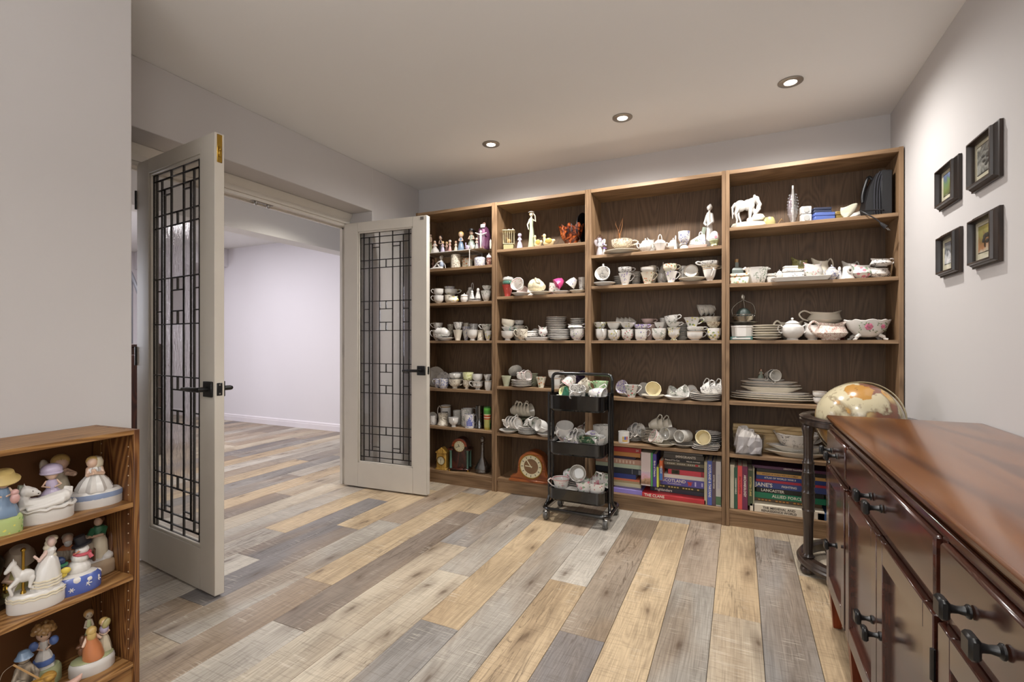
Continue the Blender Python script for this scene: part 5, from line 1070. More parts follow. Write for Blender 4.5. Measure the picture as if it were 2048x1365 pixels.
def book_parts(root_mesh, w, t, d, m, lab, sub=None):
    """spine faces -y; w along x (spine length), t along z"""
    b = obj('book', MB().box(-w/2, w/2, 0, .003, 0, t, .0012).box(-w/2, w/2, .002, d, 0, .0025, .0006).box(-w/2, w/2, .002, d, t-.0025, t, .0006), m); tag(b, lab, 'book', 'books on the bottom shelves')
    obj('pages', MB().box(-w/2+.003, w/2-.003, .0032, d-.003, .0026, t-.0026), PAGE, b); return b
def tcol(c): return plain('letter_'+c, c, .5)
def B_bookh(X, Y, z, w, h, o, lab):
    d = .19; m = plain('cover_'+o['c'], o['c'], .4); b = book_parts(None, w, h, d, m, lab); y = -.0006
    lt = tcol(o.get('tc', 'e0d8c8')); R90 = (PI/2, 0, 0)
    if 't' in o and o['t'] != '.':
        ts = float(o.get('ts', .6)); tx = float(o.get('tx', .5)); zc = h*.5 if 't2' not in o else h*.66
        add_text(o['t'].replace('_', ' '), h*ts*1.15, lt, b, (-w/2+w*tx, y, zc), R90, min(w*.9, 2*w*min(tx, 1-tx))*.96, bold=True)
    if 't2' in o: add_text(o['t2'].replace('_', ' '), h*(.36 if 'MEDIEVAL' in o['t'] else .16)*1.1, lt, b, (-w/2+w*float(o.get('tx', .5)), y, h*.26), R90, w*.62, bold=True)
    if 't3' in o: add_text(o['t3'].replace('_', ' '), h*.5, lt, b, (w*(.24 if 'Dance' in o['t'] else -.02), y, h*.5), R90, w*.36, bold=True)
    def strip(x0, x1, z0, z1, col, nm='spine_panel'): obj(nm, MB().box(-w/2+w*x0, -w/2+w*x1, y, 0, h*z0, h*z1), plain('print_'+col, col, .5), b)
    if 'dash' in o:
        for k in range(16):
            if k % 5 != 4: strip(.08+k*.052, .08+k*.052+.034, .35, .68, o['dash'], 'spine_mark')
    if 'bars' in o:
        for x in (.80, .94, .955, .97): strip(x, x+.008, .12, .88, 'a8a8a8', 'spine_bar')
    if 'spots' in o:
        for k in range(9): strip(.22+k*.07, .22+k*.07+.03, .2, .75, 'd8c0a8', 'face_spot')
    if 'label' in o: strip(.10, .32, .08, .95, '3a3a26', 'spine_label'); strip(.12, .30, .3, .4, 'c8b070'); strip(.12, .30, .6, .7, 'c8b070'); strip(.90, .96, .1, .9, '8a2a34')
    if 'red' in o: strip(.78, .86, .25, .8, 'b83038', 'red_mark')
    if 'c2' in o: strip(0, 1, 0, .5, o['c2'])
    if 'lion' in o:
        L_ = MB()
        for q in ((.66, .5, .02, .17), (.685, .6, .02, .14), (.70, .42, .018, .12), (.64, .65, .015, .1), (.655, .3, .012, .12), (.69, .28, .012, .12), (.72, .66, .012, .1)): L_.ell((-w/2+w*q[0], y, h*q[1]), (w*q[2], .0006, h*q[3]), 10, 6)
        obj('lion_emblem', L_, plain('lion_red', 'c8402a', .5), b); strip(.78, .81, .2, .8, 'c8c0e0', 'publisher_mark'); strip(.92, .95, .25, .75, 'c8c0e0', 'publisher_mark')
    b.location = (X, Y-.003, z+.0002)
def B_bookv(X, Y, z, w, h, o, lab):
    d = .18; m = plain('cover_'+o['c'], o['c'], .4); y = -.0006
    b = obj('book', MB().box(-w/2, w/2, 0, .003, 0, h, .0012).box(-w/2, -w/2+.0025, .002, d, 0, h, .0006).box(w/2-.0025, w/2, .002, d, 0, h, .0006), m); tag(b, lab, 'book', 'books on the bottom shelves')
    obj('pages', MB().box(-w/2+.0026, w/2-.0026, .0032, d-.003, .003, h-.003), PAGE, b)
    if o.get('t', '.') != '.': add_text(o['t'].replace('_', ' '), w*float(o.get('ts', .6))*1.15, tcol(o.get('tc', 'e0d8c8')), b, (0, y, h*.55), (PI/2, PI/2, 0), h*.78, bold=True)
    if 'pic' in o: obj('cover_picture', MB().box(-w/2+.001, w/2-.001, y, 0, .01, h*.42), printmat('pink_street', [(.1, '7a5a40'), (.4, 'b08a6a'), (.6, 'c89aa8'), (.9, 'b8a8b0')], 40), b)
    if 'blue' in o: obj('blue_foot', MB().box(-w/2+.0005, w/2-.0005, y*.5, 0, .002, h*.62), plain('print_3f6aa8', '3f6aa8', .5), b)
    if 'green' in o: obj('green_foot', MB().box(-w/2+.0005, w/2-.0005, y, 0, .01, h*.22), plain('print_4a6a4a', '4a6a4a', .5), b)
    b.location = (X, Y-.003, z+.0002)
BUILD = {k[2:]: v for k, v in list(globals().items()) if k.startswith('B_') and callable(v)}
ITEMS = [
 ('rack', -2.064, 3.345, 1.7, 0.4295, 0.18, '', 'white wire shelf rack straddling the small ornaments on top shelf of leftmost bookcase'),
 ('figure', -2.328, 3.365, 1.835, 0.0235, 0.184, 'c=sage,skin,brown', 'tall pale green figurine half hidden by the door on wire rack, leftmost bookcase'),
 ('figure', -2.226, 3.275, 1.835, 0.064, 0.1065, 'c=white,skin,black sit=1', 'white seated lady figurine nearest the door on wire rack, leftmost bookcase'),
 ('figure', -2.232, 3.365, 1.835, 0.0414, 0.1641, 'c=black,skin,black', 'dark clad gentleman figurine behind seated white lady on wire rack, leftmost bookcase'),
 ('figure', -2.158, 3.285, 1.835, 0.0375, 0.0953, 'c=lilac,skin,blond', 'tiny lilac girl figurine on wire rack, leftmost bookcase'),
 ('figure', -2.146, 3.325, 1.835, 0.0299, 0.0982, 'c=pinkd,skin,blond', 'tiny dusky pink figurine on wire rack, leftmost bookcase'),
 ('figure', -2.084, 3.275, 1.835, 0.0308, 0.0973, 'c=pinkd,skin,white', 'tiny pink figurine in white cap on wire rack, leftmost bookcase'),
 ('figure', -2.035, 3.285, 1.835, 0.0314, 0.0879, 'c=cream,skin,brown', 'tiny cream figurine beside the blue dress girl on wire rack, leftmost bookcase'),
 ('figure', -1.988, 3.285, 1.835, 0.0555, 0.1566, 'c=bluegr,skin,blond,bigh', 'blonde girl figurine in blue grey dress on wire rack, leftmost bookcase'),
 ('figure', -1.927, 3.345, 1.835, 0.0769, 0.1805, 'c=greyg,skin,black,hat', 'lady figurine in grey dress and black hat on wire rack, leftmost bookcase'),
 ('duck', -1.913, 3.255, 1.835, 0.0444, 0.0611, 'c=lilac', 'small lilac bird ornament on wire rack, leftmost bookcase'),
 ('duck', -1.875, 3.265, 1.835, 0.0443, 0.0665, 'c=white', 'small white bird ornament near the wrapped ornament on wire rack, leftmost bookcase'),
 ('figure', -1.834, 3.265, 1.835, 0.0312, 0.09, 'c=grey,skin,grey', 'tiny grey figurine left of the wrapped ornament on wire rack, leftmost bookcase'),
 ('wrapped', -1.792, 3.305, 1.835, 0.1126, 0.2086, '', 'purple ornament in clear wrap with white angel front and ring on wire rack, leftmost bookcase'),
 ('jar', -1.724, 3.285, 1.835, 0.0168, 0.0771, 'm=cr', 'slim cream jar at right end on wire rack, leftmost bookcase'),
 ('recline', -2.186, 3.265, 1.7, 0.1285, 0.116, '', 'white reclining lady figurine leaning back under the wire rack on top shelf of leftmost bookcase'),
 ('figure', -2.299, 3.355, 1.7, 0.0306, 0.11, 'c=pinkd,skin,brown', 'pinkish figurine behind reclining lady on top shelf of leftmost bookcase'),
 ('mug', -2.036, 3.285, 1.7, 0.0782, 0.1113, 'm=brn h=b', 'beige mug with brown pattern under the wire rack on top shelf of leftmost bookcase'),
 ('tin', -1.96, 3.335, 1.7, 0.0945, 0.0891, 'm=or', 'floral rounded tin under the wire rack on top shelf of leftmost bookcase'),
 ('tin', -1.819, 3.285, 1.7, 0.0906, 0.0777, 'm=bl', 'blue and white oval trinket box under the wire rack on top shelf of leftmost bookcase'),
 ('jar', -1.744, 3.295, 1.7, 0.0426, 0.1041, 'm=maroon lid=white', 'maroon jar with white mushroom lid on top shelf of leftmost bookcase'),
 ('cup', -2.184, 3.265, 1.428, 0.0812, 0.0631, 'm=w s=round h=l', 'plain white teacup, lower of the left pair on second shelf of leftmost bookcase'),
 ('cup', -2.184, 3.265, 1.4911, 0.0798, 0.0529, 'm=w s=round h=l', 'plain white teacup, upper of the left pair on second shelf of leftmost bookcase'),
 ('cup', -2.123, 3.335, 1.428, 0.087, 0.0702, 'm=cr s=round h=b', 'cream teacup at bottom of the tall back stack on second shelf of leftmost bookcase'),
 ('cup', -2.111, 3.335, 1.4977, 0.1082, 0.0463, 'm=ye s=round h=r', 'yellow flowered teacup in middle of back stack on second shelf of leftmost bookcase'),
 ('cup', -2.124, 3.335, 1.5304, 0.0891, 0.0356, 'm=vi s=flare h=b', 'violet flowered teacup on top of back stack on second shelf of leftmost bookcase'),
 ('boat', -2.043, 3.265, 1.428, 0.0938, 0.0608, 'm=yelf h=n', 'low boat shaped cup with yellow flowers in front on second shelf of leftmost bookcase'),
 ('jar', -1.951, 3.275, 1.428, 0.0655, 0.0738, 'm=gd lid=match', 'small lidded sugar bowl with gilt band on second shelf of leftmost bookcase'),
 ('cruet', -1.952, 3.365, 1.428, 0.0895, 0.1645, '', 'pink flowered cruet with tall loop handle on second shelf of leftmost bookcase'),
 ('tray', -1.855, 3.275, 1.428, 0.1173, 0.0356, 'm=w', 'small oval white tray under the shakers on second shelf of leftmost bookcase'),
 ('shaker', -1.881, 3.275, 1.4523, 0.0438, 0.0671, 'm=bk', 'conical shaker on tray, left of the two on second shelf of leftmost bookcase'),
 ('shaker', -1.828, 3.275, 1.4503, 0.0469, 0.085, 'm=bk', 'conical shaker on tray, right of the two on second shelf of leftmost bookcase'),
 ('cup', -1.757, 3.275, 1.428, 0.081, 0.0824, 'm=gr s=flare h=b', 'green leaf teacup, lower of the right pair on second shelf of leftmost bookcase'),
 ('cup', -1.751, 3.275, 1.5115, 0.0742, 0.0371, 'm=gr s=flare h=b', 'green leaf teacup, upper of the right pair on second shelf of leftmost bookcase'),
 ('cup', -2.211, 3.295, 1.13, 0.0834, 0.0856, 'm=bk s=round h=l', 'black speckled teacup, lower of left stack on third shelf of leftmost bookcase'),
 ('cup', -2.211, 3.295, 1.2156, 0.0834, 0.057, 'm=bk s=flare h=l', 'black speckled teacup, upper of left stack on third shelf of leftmost bookcase'),
 ('saucer', -2.119, 3.265, 1.13, 0.1402, 0.0335, 'm=w', 'white saucer carrying three tilted teacups on third shelf of leftmost bookcase'),
 ('nest', -2.119, 3.275, 1.1615, 0.1159, 0.0773, 'n=3 L=-100,75 D=0.0782 H=0.0596 m=gr', 'white green printed teacup tilted over on saucer on third shelf of leftmost bookcase'),
 ('cup', -2.155, 3.395, 1.13, 0.0522, 0.1344, 'm=brn s=flare h=b', 'brown printed teacup at the back, left on third shelf of leftmost bookcase'),
 ('cup', -2.011, 3.275, 1.13, 0.0798, 0.0831, 'm=cr s=cone h=n', 'tall cream tulip teacup in front on third shelf of leftmost bookcase'),
 ('cup', -2.007, 3.275, 1.2096, 0.0777, 0.0645, 'm=bk s=flare h=b', 'black speckled teacup on the tall cream cup on third shelf of leftmost bookcase'),
 ('cup', -2.004, 3.395, 1.13, 0.0485, 0.1427, 'm=brn s=flare h=r', 'dark printed teacup far back, centre on third shelf of leftmost bookcase'),
 ('cup', -1.929, 3.385, 1.13, 0.0692, 0.1341, 'm=bk s=round h=r', 'black printed teacup far back right of centre on third shelf of leftmost bookcase'),
 ('cup', -1.97, 3.335, 1.13, 0.0659, 0.112, 'm=bl s=flare h=n', 'blue sprigged teacup behind white bowl on third shelf of leftmost bookcase'),
 ('cup', -1.872, 3.265, 1.13, 0.09, 0.0828, 'm=w s=foot h=n', 'bright white footed bowl in front on third shelf of leftmost bookcase'),
 ('cup', -1.809, 3.285, 1.13, 0.0544, 0.0846, 'm=brn s=tall L=0,180 D=0.0562 H=0.0793 h=n', 'brown teacup standing upside down on third shelf of leftmost bookcase'),
 ('cup', -1.741, 3.275, 1.13, 0.0606, 0.0736, 'm=ye s=flare h=n', 'yellow printed teacup, lower of right pair on third shelf of leftmost bookcase'),
 ('cup', -1.754, 3.275, 1.2003, 0.0829, 0.054, 'm=gr s=flare h=l', 'green rimmed teacup, upper of right pair on third shelf of leftmost bookcase'),
 ('plate', -2.302, 3.405, 0.75, 0.0876, 0.1465, 'L=10,78 D=0.1653 m=gy', 'large grey plate standing against the back by the door on fourth shelf of leftmost bookcase'),
 ('plate', -2.219, 3.395, 0.75, 0.1117, 0.1248, 'L=5,75 D=0.1238 m=bk', 'black rimmed plate standing against the back on fourth shelf of leftmost bookcase'),
 ('cup', -2.215, 3.295, 0.75, 0.0521, 0.0697, 'm=blue s=straight h=l', 'cobalt blue and white teacup nearest the door on fourth shelf of leftmost bookcase'),
 ('cup', -2.135, 3.265, 0.75, 0.0829, 0.073, 'm=blue s=straight h=l', 'cobalt blue and white teacup with two dark bands on fourth shelf of leftmost bookcase'),
 ('cup', -2.037, 3.275, 0.75, 0.101, 0.0755, 'm=brn s=foot h=r', 'footed teacup with brown landscape print on fourth shelf of leftmost bookcase'),
 ('cup', -2.035, 3.275, 0.8235, 0.0975, 0.0452, 'm=w s=round h=f', 'white teacup on top of brown landscape cup on fourth shelf of leftmost bookcase'),
 ('cup', -2.082, 3.385, 0.75, 0.1077, 0.1181, 'm=bk s=flare h=b', 'grey printed teacup at the very back on fourth shelf of leftmost bookcase'),
 ('cup', -1.929, 3.275, 0.75, 0.0688, 0.0722, 'm=brn s=tulip h=r', 'brown rose teacup under yellow bowl on fourth shelf of leftmost bookcase'),
 ('cup', -1.916, 3.275, 0.8226, 0.0872, 0.0584, 'm=yelb s=straight h=b', 'pale yellow teacup with dark sprigs on fourth shelf of leftmost bookcase'),
 ('cup', -1.831, 3.275, 0.75, 0.0932, 0.0653, 'm=bk s=tulip h=l', 'white footed teacup with black sprigs on fourth shelf of leftmost bookcase'),
 ('cup', -1.833, 3.275, 0.8152, 0.0844, 0.0544, 'm=w s=round h=b', 'white teacup on top of black sprigged cup on fourth shelf of leftmost bookcase'),
 ('cup', -1.735, 3.265, 0.75, 0.055, 0.072, 'm=gd s=straight h=f', 'gilt edged white teacup at right end on fourth shelf of leftmost bookcase'),
 ('cup', -1.75, 3.285, 0.82, 0.0628, 0.048, 'm=bk s=flare h=f', 'small black sprigged teacup, topmost at right end on fourth shelf of leftmost bookcase'),
 ('plate', -2.315, 3.375, 0.45, 0.0611, 0.106, 'L=15,78 D=0.0858 m=gy', 'grey dish standing at back by the door on fifth shelf of leftmost bookcase'),
 ('mug', -2.241, 3.275, 0.45, 0.0605, 0.0732, 'm=bk h=n', 'white mug with dark band nearest the door on fifth shelf of leftmost bookcase'),
 ('mug', -2.195, 3.385, 0.45, 0.0872, 0.1439, 'm=gd h=l t=123', 'tall cream mug with dark lettered panel on fifth shelf of leftmost bookcase'),
 ('mug', -2.155, 3.285, 0.45, 0.0954, 0.0944, 'm=brn s=bell h=n', 'bell bottomed stein with green brown scene on fifth shelf of leftmost bookcase'),
 ('cup', -2.036, 3.255, 0.45, 0.0811, 0.0733, 'm=w s=foot h=two', 'white two handled loving cup on fifth shelf of leftmost bookcase'),
 ('mug', -2.077, 3.375, 0.45, 0.0694, 0.1108, 'm=gy h=n', 'plain grey mug at the back on fifth shelf of leftmost bookcase'),
 ('mug', -1.965, 3.345, 0.45, 0.0983, 0.1355, 'm=gr h=n', 'tall white mug with faint landscape on fifth shelf of leftmost bookcase'),
 ('mug', -1.897, 3.265, 0.45, 0.078, 0.1085, 'm=bl h=r t=castle', 'white tankard with blue castle picture on fifth shelf of leftmost bookcase'),
 ('stein', -1.825, 3.295, 0.45, 0.0868, 0.1739, '', 'dark clear glass beer stein with handle on fifth shelf of leftmost bookcase'),
 ('tintall', -1.741, 3.265, 0.45, 0.0618, 0.1721, '', 'tall tin with green top and orange striped sides on fifth shelf of leftmost bookcase'),
 ('clockgable', -2.145, 3.265, 0.103, 0.0956, 0.1761, '', 'small light wood clock with pointed roof on bottom shelf of leftmost bookcase'),
 ('clockarch', -2.006, 3.315, 0.103, 0.1905, 0.2562, '', 'dark arched mantel clock with four green columns on bottom shelf of leftmost bookcase'),
 ('decanter', -1.81, 3.315, 0.103, 0.1371, 0.2795, '', 'cut glass decanter with round stopper on bottom shelf of leftmost bookcase'),
 ('cage', -1.583, 3.295, 1.807, 0.0957, 0.1645, '', 'cream ornamental bird cage with olive base on top shelf of second bookcase'),
 ('figure', -1.47, 3.265, 1.807, 0.0443, 0.1172, 'c=lilac,lilac,lilac', 'small lilac glass figurine beside bird cage on top shelf of second bookcase'),
 ('lady', -1.389, 3.295, 1.807, 0.0812, 0.2831, 'c=jade', 'tall lady figurine in pale green gown raising her arms on top shelf of second bookcase'),
 ('duck', -1.33, 3.275, 1.807, 0.0719, 0.0982, 'c=ivory', 'left cream and yellow bird figurine on top shelf of second bookcase'),
 ('duck', -1.247, 3.275, 1.807, 0.1029, 0.1004, 'c=ivory', 'right cream and yellow bird figurine, larger one on top shelf of second bookcase'),
 ('ruffle', -1.088, 3.315, 1.807, 0.1901, 0.1525, '', 'orange brown ruffled glass bowl on top shelf of second bookcase'),
 ('plate', -1.031, 3.385, 1.807, 0.1528, 0.2875, 'L=78,86 D=0.2430 m=blackp', 'large black plate standing on edge on top shelf of second bookcase'),
 ('cup', -1.573, 3.275, 1.457, 0.0898, 0.0894, 'm=redp s=cone h=n', 'red flared beaker with pale stripe at stack bottom on second shelf of second bookcase'),
 ('cup', -1.571, 3.275, 1.545, 0.0865, 0.0277, 'm=tealp s=round h=n', 'turquoise bowl stacked on the red beaker on second shelf of second bookcase'),
 ('jar', -1.569, 3.275, 1.5693, 0.0871, 0.0429, 'm=w lid=match', 'white lidded pot on top of turquoise bowl on second shelf of second bookcase'),
 ('saucer', -1.46, 3.265, 1.457, 0.1385, 0.0404, 'm=w', 'white saucer holding pink rimmed cup on second shelf of second bookcase'),
 ('cup', -1.472, 3.285, 1.4966, 0.1027, 0.0622, 'm=pk s=flare L=0,70 D=0.1040 H=0.0694 h=n', 'pink rimmed teacup lying open towards the room on second shelf of second bookcase'),
 ('plate', -1.493, 3.375, 1.457, 0.0684, 0.1429, 'L=20,80 D=0.0924 m=pinkp', 'pale pink saucer standing on edge on second shelf of second bookcase'),
 ('plate', -1.401, 3.345, 1.457, 0.0764, 0.1212, 'L=-20,75 D=0.0873 m=bk', 'black printed saucer standing on edge on second shelf of second bookcase'),
 ('saucer', -1.299, 3.265, 1.457, 0.1575, 0.0377, 'm=cr', 'cream saucer carrying two tilted cups on second shelf of second bookcase'),
 ('nest', -1.299, 3.275, 1.4912, 0.1342, 0.0863, 'n=2 L=-110,70 D=0.0949 H=0.0745 m=cdot', 'cream dotted teacup tipped over on saucer on second shelf of second bookcase'),
 ('cup', -1.24, 3.365, 1.457, 0.0922, 0.1538, 'm=rd s=straight L=60,12 D=0.0861 H=0.0895 h=n', 'white cup with red flower leaning on second shelf of second bookcase'),
 ('cup', -1.145, 3.295, 1.4956, 0.0914, 0.0662, 'm=pink s=flare L=-60,125 D=0.0869 H=0.0568 h=n', 'bright pink teacup tipped over on second shelf of second bookcase'),
 ('saucer', -1.148, 3.285, 1.457, 0.124, 0.0391, 'm=w', 'white saucer under bright pink cup on second shelf of second bookcase'),
 ('saucer', -1.024, 3.265, 1.457, 0.1128, 0.0363, 'm=cr', 'cream scalloped saucer at right end on second shelf of second bookcase'),
 ('cup', -1.047, 3.285, 1.4932, 0.0696, 0.0758, 'm=vi s=flare L=-80,140 D=0.0790 H=0.0626 h=n', 'white violet sprigged teacup tipped upside down on second shelf of second bookcase'),
 ('cup', -1.027, 3.375, 1.457, 0.0539, 0.1267, 'm=bk s=flare h=n', 'grey printed teacup in right rear corner on second shelf of second bookcase'),
 ('cup', -1.568, 3.265, 1.13, 0.1027, 0.0704, 'm=w s=foot h=n', 'white footed bowl at bottom of left stack on third shelf of second bookcase'),
 ('cup', -1.571, 3.275, 1.1986, 0.0997, 0.033, 'm=tq s=flare h=r', 'turquoise sprigged teacup in middle of left stack on third shelf of second bookcase'),
 ('cup', -1.581, 3.285, 1.2256, 0.0995, 0.0445, 'm=cr s=round L=90,8 D=0.1020 H=0.0598 h=n', 'cream teacup leaning on top of left stack on third shelf of second bookcase'),
 ('cup', -1.532, 3.375, 1.13, 0.0977, 0.114, 'm=cr s=round h=r', 'cream teacup at bottom of back stack on third shelf of second bookcase'),
 ('cup', -1.532, 3.375, 1.244, 0.0842, 0.0391, 'm=bk s=round h=n', 'dark blue printed teacup on top of back stack on third shelf of second bookcase'),
 ('cup', -1.453, 3.275, 1.13, 0.0833, 0.0838, 'm=brn s=round h=l', 'white teacup with brown trailing flowers on third shelf of second bookcase'),
 ('box', -1.391, 3.305, 1.1604, 0.0912, 0.0404, 'm=bk', 'small printed china box standing on dish on third shelf of second bookcase'),
 ('dish', -1.33, 3.265, 1.13, 0.1773, 0.0297, 'm=w', 'oblong white dish in front centre on third shelf of second bookcase'),
 ('jug', -1.288, 3.275, 1.1596, 0.0741, 0.0792, 'm=rd h=n', 'white jug with red flower on oblong dish on third shelf of second bookcase'),
 ('plate', -1.392, 3.385, 1.13, 0.0665, 0.119, 'L=-10,78 D=0.0916 m=gy', 'grey saucer standing behind the oblong dish on third shelf of second bookcase'),
 ('stack', -1.222, 3.375, 1.13, 0.1514, 0.1648, 'n=13 m=gd', 'gilt edged plate in tall rear stack on third shelf of second bookcase'),
 ('stack', -1.153, 3.265, 1.13, 0.1453, 0.0702, 'n=6 m=w', 'white saucer in low front stack on third shelf of second bookcase'),
 ('stack', -1.06, 3.385, 1.13, 0.1086, 0.1555, 'n=10 m=gd', 'gilt edged saucer in rear stack by divider on third shelf of second bookcase'),
 ('cup', -1.028, 3.265, 1.13, 0.103, 0.0801, 'm=vi s=round h=n', 'violet flowered bowl under jug on third shelf of second bookcase'),
 ('jug', -1.038, 3.265, 1.2077, 0.1235, 0.0383, 'm=vi h=r', 'violet flowered jug standing on violet bowl on third shelf of second bookcase'),
 ('cup', -1.58, 3.265, 0.787, 0.0791, 0.0772, 'm=sage s=cone h=n', 'sage green conical teacup on fourth shelf of second bookcase'),
 ('stack', -1.458, 3.275, 0.787, 0.1531, 0.0457, 'n=5 m=gd', 'gilt scalloped saucer in stack with tilted cups on fourth shelf of second bookcase'),
 ('nest', -1.475, 3.285, 0.8314, 0.1374, 0.0687, 'n=2 L=70,80 D=0.0832 H=0.0659 m=pk', 'pink sprigged teacup lying on saucer stack on fourth shelf of second bookcase'),
 ('plate', -1.54, 3.345, 0.855, 0.0971, 0.0669, 'L=-140,55 D=0.1064 m=gy', 'grey saucer tilted behind pink sprigged cups on fourth shelf of second bookcase'),
 ('stack', -1.404, 3.375, 0.787, 0.0697, 0.0868, 'n=8 m=sage', 'sage green plate in rear stack on fourth shelf of second bookcase'),
 ('cup', -1.299, 3.265, 0.787, 0.081, 0.0774, 'm=or s=cone h=n', 'cream teacup with orange angular pattern on fourth shelf of second bookcase'),
 ('cup', -1.187, 3.265, 0.787, 0.0692, 0.0765, 'm=gd s=straight h=r', 'gilt lined teacup under the trolley handle on fourth shelf of second bookcase'),
 ('cup', -1.202, 3.275, 0.8623, 0.0916, 0.0518, 'm=gd s=straight h=r', 'gilt lined teacup, upper one by trolley handle on fourth shelf of second bookcase'),
 ('plate', -1.188, 3.375, 0.787, 0.079, 0.0897, 'L=-20,75 D=0.1029 m=cr', 'cream saucer standing behind the trolley handle on fourth shelf of second bookcase'),
 ('plate', -1.022, 3.365, 0.787, 0.0569, 0.1268, 'L=50,78 D=0.1274 m=purp', 'dark purple plate standing by divider on fourth shelf of second bookcase'),
 ('stack', -1.538, 3.385, 0.441, 0.169, 0.1051, 'n=4 m=sage', 'pale green plate in rear stack on left on fifth shelf of second bookcase'),
 ('nest', -1.54, 3.385, 0.548, 0.1724, 0.1115, 'n=5 L=90,75 D=0.1075 H=0.0645 m=cr handle=up', 'cream teacup in long tipped row at back on fifth shelf of second bookcase'),
 ('saucer', -1.556, 3.265, 0.441, 0.1494, 0.0355, 'm=w', 'white saucer at left end on fifth shelf of second bookcase'),
 ('nest', -1.561, 3.275, 0.4697, 0.1319, 0.0857, 'n=4 L=75,72 D=0.0979 H=0.0524 m=gd', 'gilt lined teacup in tipped row at left end on fifth shelf of second bookcase'),
 ('stack', -1.408, 3.275, 0.441, 0.1457, 0.052, 'n=6 m=w', 'white saucer in front stack on fifth shelf of second bookcase'),
 ('nest', -1.411, 3.285, 0.486, 0.1559, 0.0844, 'n=2 L=60,85 D=0.0895 H=0.0723 m=gr', 'white leaf printed teacup lying on front saucer stack on fifth shelf of second bookcase'),
 ('nest', -1.341, 3.385, 0.441, 0.076, 0.1366, 'n=2 L=80,80 D=0.0840 H=0.0630 m=bk', 'black printed teacup lying at back on fifth shelf of second bookcase'),
 ('saucer', -1.256, 3.255, 0.441, 0.1373, 0.033, 'm=w', 'white saucer beside the trolley post on fifth shelf of second bookcase'),
 ('cup', -1.26, 3.275, 0.4671, 0.1005, 0.0751, 'm=w s=round L=-40,70 D=0.0911 H=0.0742 h=l', 'plain white teacup lying on saucer by trolley post on fifth shelf of second bookcase'),
 ('nest', -1.179, 3.355, 0.441, 0.1093, 0.1381, 'n=2 L=30,75 D=0.1023 H=0.0682 m=bk', 'grey printed teacup lying seen between trolley posts on fifth shelf of second bookcase'),
 ('nest', -1.052, 3.375, 0.441, 0.0872, 0.1562, 'n=2 L=90,85 D=0.0877 H=0.0574 m=pk', 'pink and grey teacup lying beside divider behind trolley on fifth shelf of second bookcase'),
 ('clocknap', -1.361, 3.275, 0.103, 0.3413, 0.2209, '', 'brown wooden humped mantel clock with brass ring dial on bottom shelf of second bookcase'),
 ('wrapangel', -0.871, 3.275, 1.71, 0.0752, 0.1488, '', 'white angel figurine in clear crumpled wrap on top shelf of third bookcase'),
 ('posy', -0.839, 3.275, 1.71, 0.0343, 0.0997, '', 'tiny purple flower posy beside wrapped angel on top shelf of third bookcase'),
 ('saucer', -0.72, 3.295, 1.71, 0.2423, 0.0535, 'm=cr', 'large cream saucer under oversized cup on top shelf of third bookcase'),
 ('cup', -0.722, 3.295, 1.7621, 0.1453, 0.0494, 'm=cbr s=straight h=r', 'oversized cream cup with brown scroll pattern on top shelf of third bookcase'),
 ('antelope', -0.763, 3.405, 1.71, 0.0653, 0.2811, '', 'slender carved brown wooden antelope sculpture on top shelf of third bookcase'),
 ('sugar', -0.561, 3.275, 1.71, 0.0961, 0.0955, 'm=vi', 'lidded white dish with violet flowers on top shelf of third bookcase'),
 ('jug', -0.54, 3.375, 1.71, 0.0575, 0.1195, 'm=gy h=n', 'grey green jug at the back on top shelf of third bookcase'),
 ('basket', -0.469, 3.285, 1.71, 0.0862, 0.1165, 'm=w', 'white china basket with arched handle on top shelf of third bookcase'),
 ('pot', -0.387, 3.295, 1.71, 0.0892, 0.0857, 'm=w h=n', 'white lidded teapot with green knob on top shelf of third bookcase'),
 ('shaker', -0.369, 3.265, 1.71, 0.0218, 0.0953, 'm=vi', 'slim violet shaker bottle on top shelf of third bookcase'),
 ('cup', -0.317, 3.265, 1.71, 0.0541, 0.0312, 'm=w s=round L=0,180 D=0.0546 H=0.0273 h=n', 'small white cup turned upside down on top shelf of third bookcase'),
 ('mug', -0.318, 3.265, 1.7423, 0.0732, 0.0814, 'm=bl h=n s=round', 'blue transfer printed mug standing on upturned cup on top shelf of third bookcase'),
 ('dish', -0.24, 3.285, 1.71, 0.12, 0.0323, 'm=pinkp', 'pale oblong stand of the wedge cheese dish on top shelf of third bookcase'),
 ('wedge', -0.245, 3.295, 1.7379, 0.1003, 0.0849, 'm=vi', 'wedge shaped cheese dish cover with loop handle on top shelf of third bookcase'),
 ('lady', -0.172, 3.355, 1.71, 0.0995, 0.3022, 'c=white', 'tall white lady figurine in robe looking down on top shelf of third bookcase'),
 ('egg', -0.139, 3.265, 1.71, 0.0663, 0.1014, 'm=pk', 'flowered porcelain egg on green footed stand on top shelf of third bookcase'),
 ('saucer', -0.834, 3.265, 1.5, 0.1502, 0.0383, 'm=w', 'white saucer at left end holding tipped cup on second shelf of third bookcase'),
 ('cup', -0.835, 3.275, 1.5327, 0.1051, 0.083, 'm=bk s=flare L=0,72 D=0.1056 H=0.0645 h=r', 'white teacup with black ring inside, lying open on second shelf of third bookcase'),
 ('stack', -0.733, 3.375, 1.5, 0.1235, 0.0694, 'n=5 m=gy', 'grey saucer in rear stack behind violet cups on second shelf of third bookcase'),
 ('stack', -0.641, 3.375, 1.5, 0.0621, 0.0919, 'n=8 m=gy', 'grey saucer in rear stack between cup pairs on second shelf of third bookcase'),
 ('cup', -0.693, 3.265, 1.5, 0.0889, 0.0809, 'm=vi s=cone h=r', 'violet flowered teacup, lower of pair on second shelf of third bookcase'),
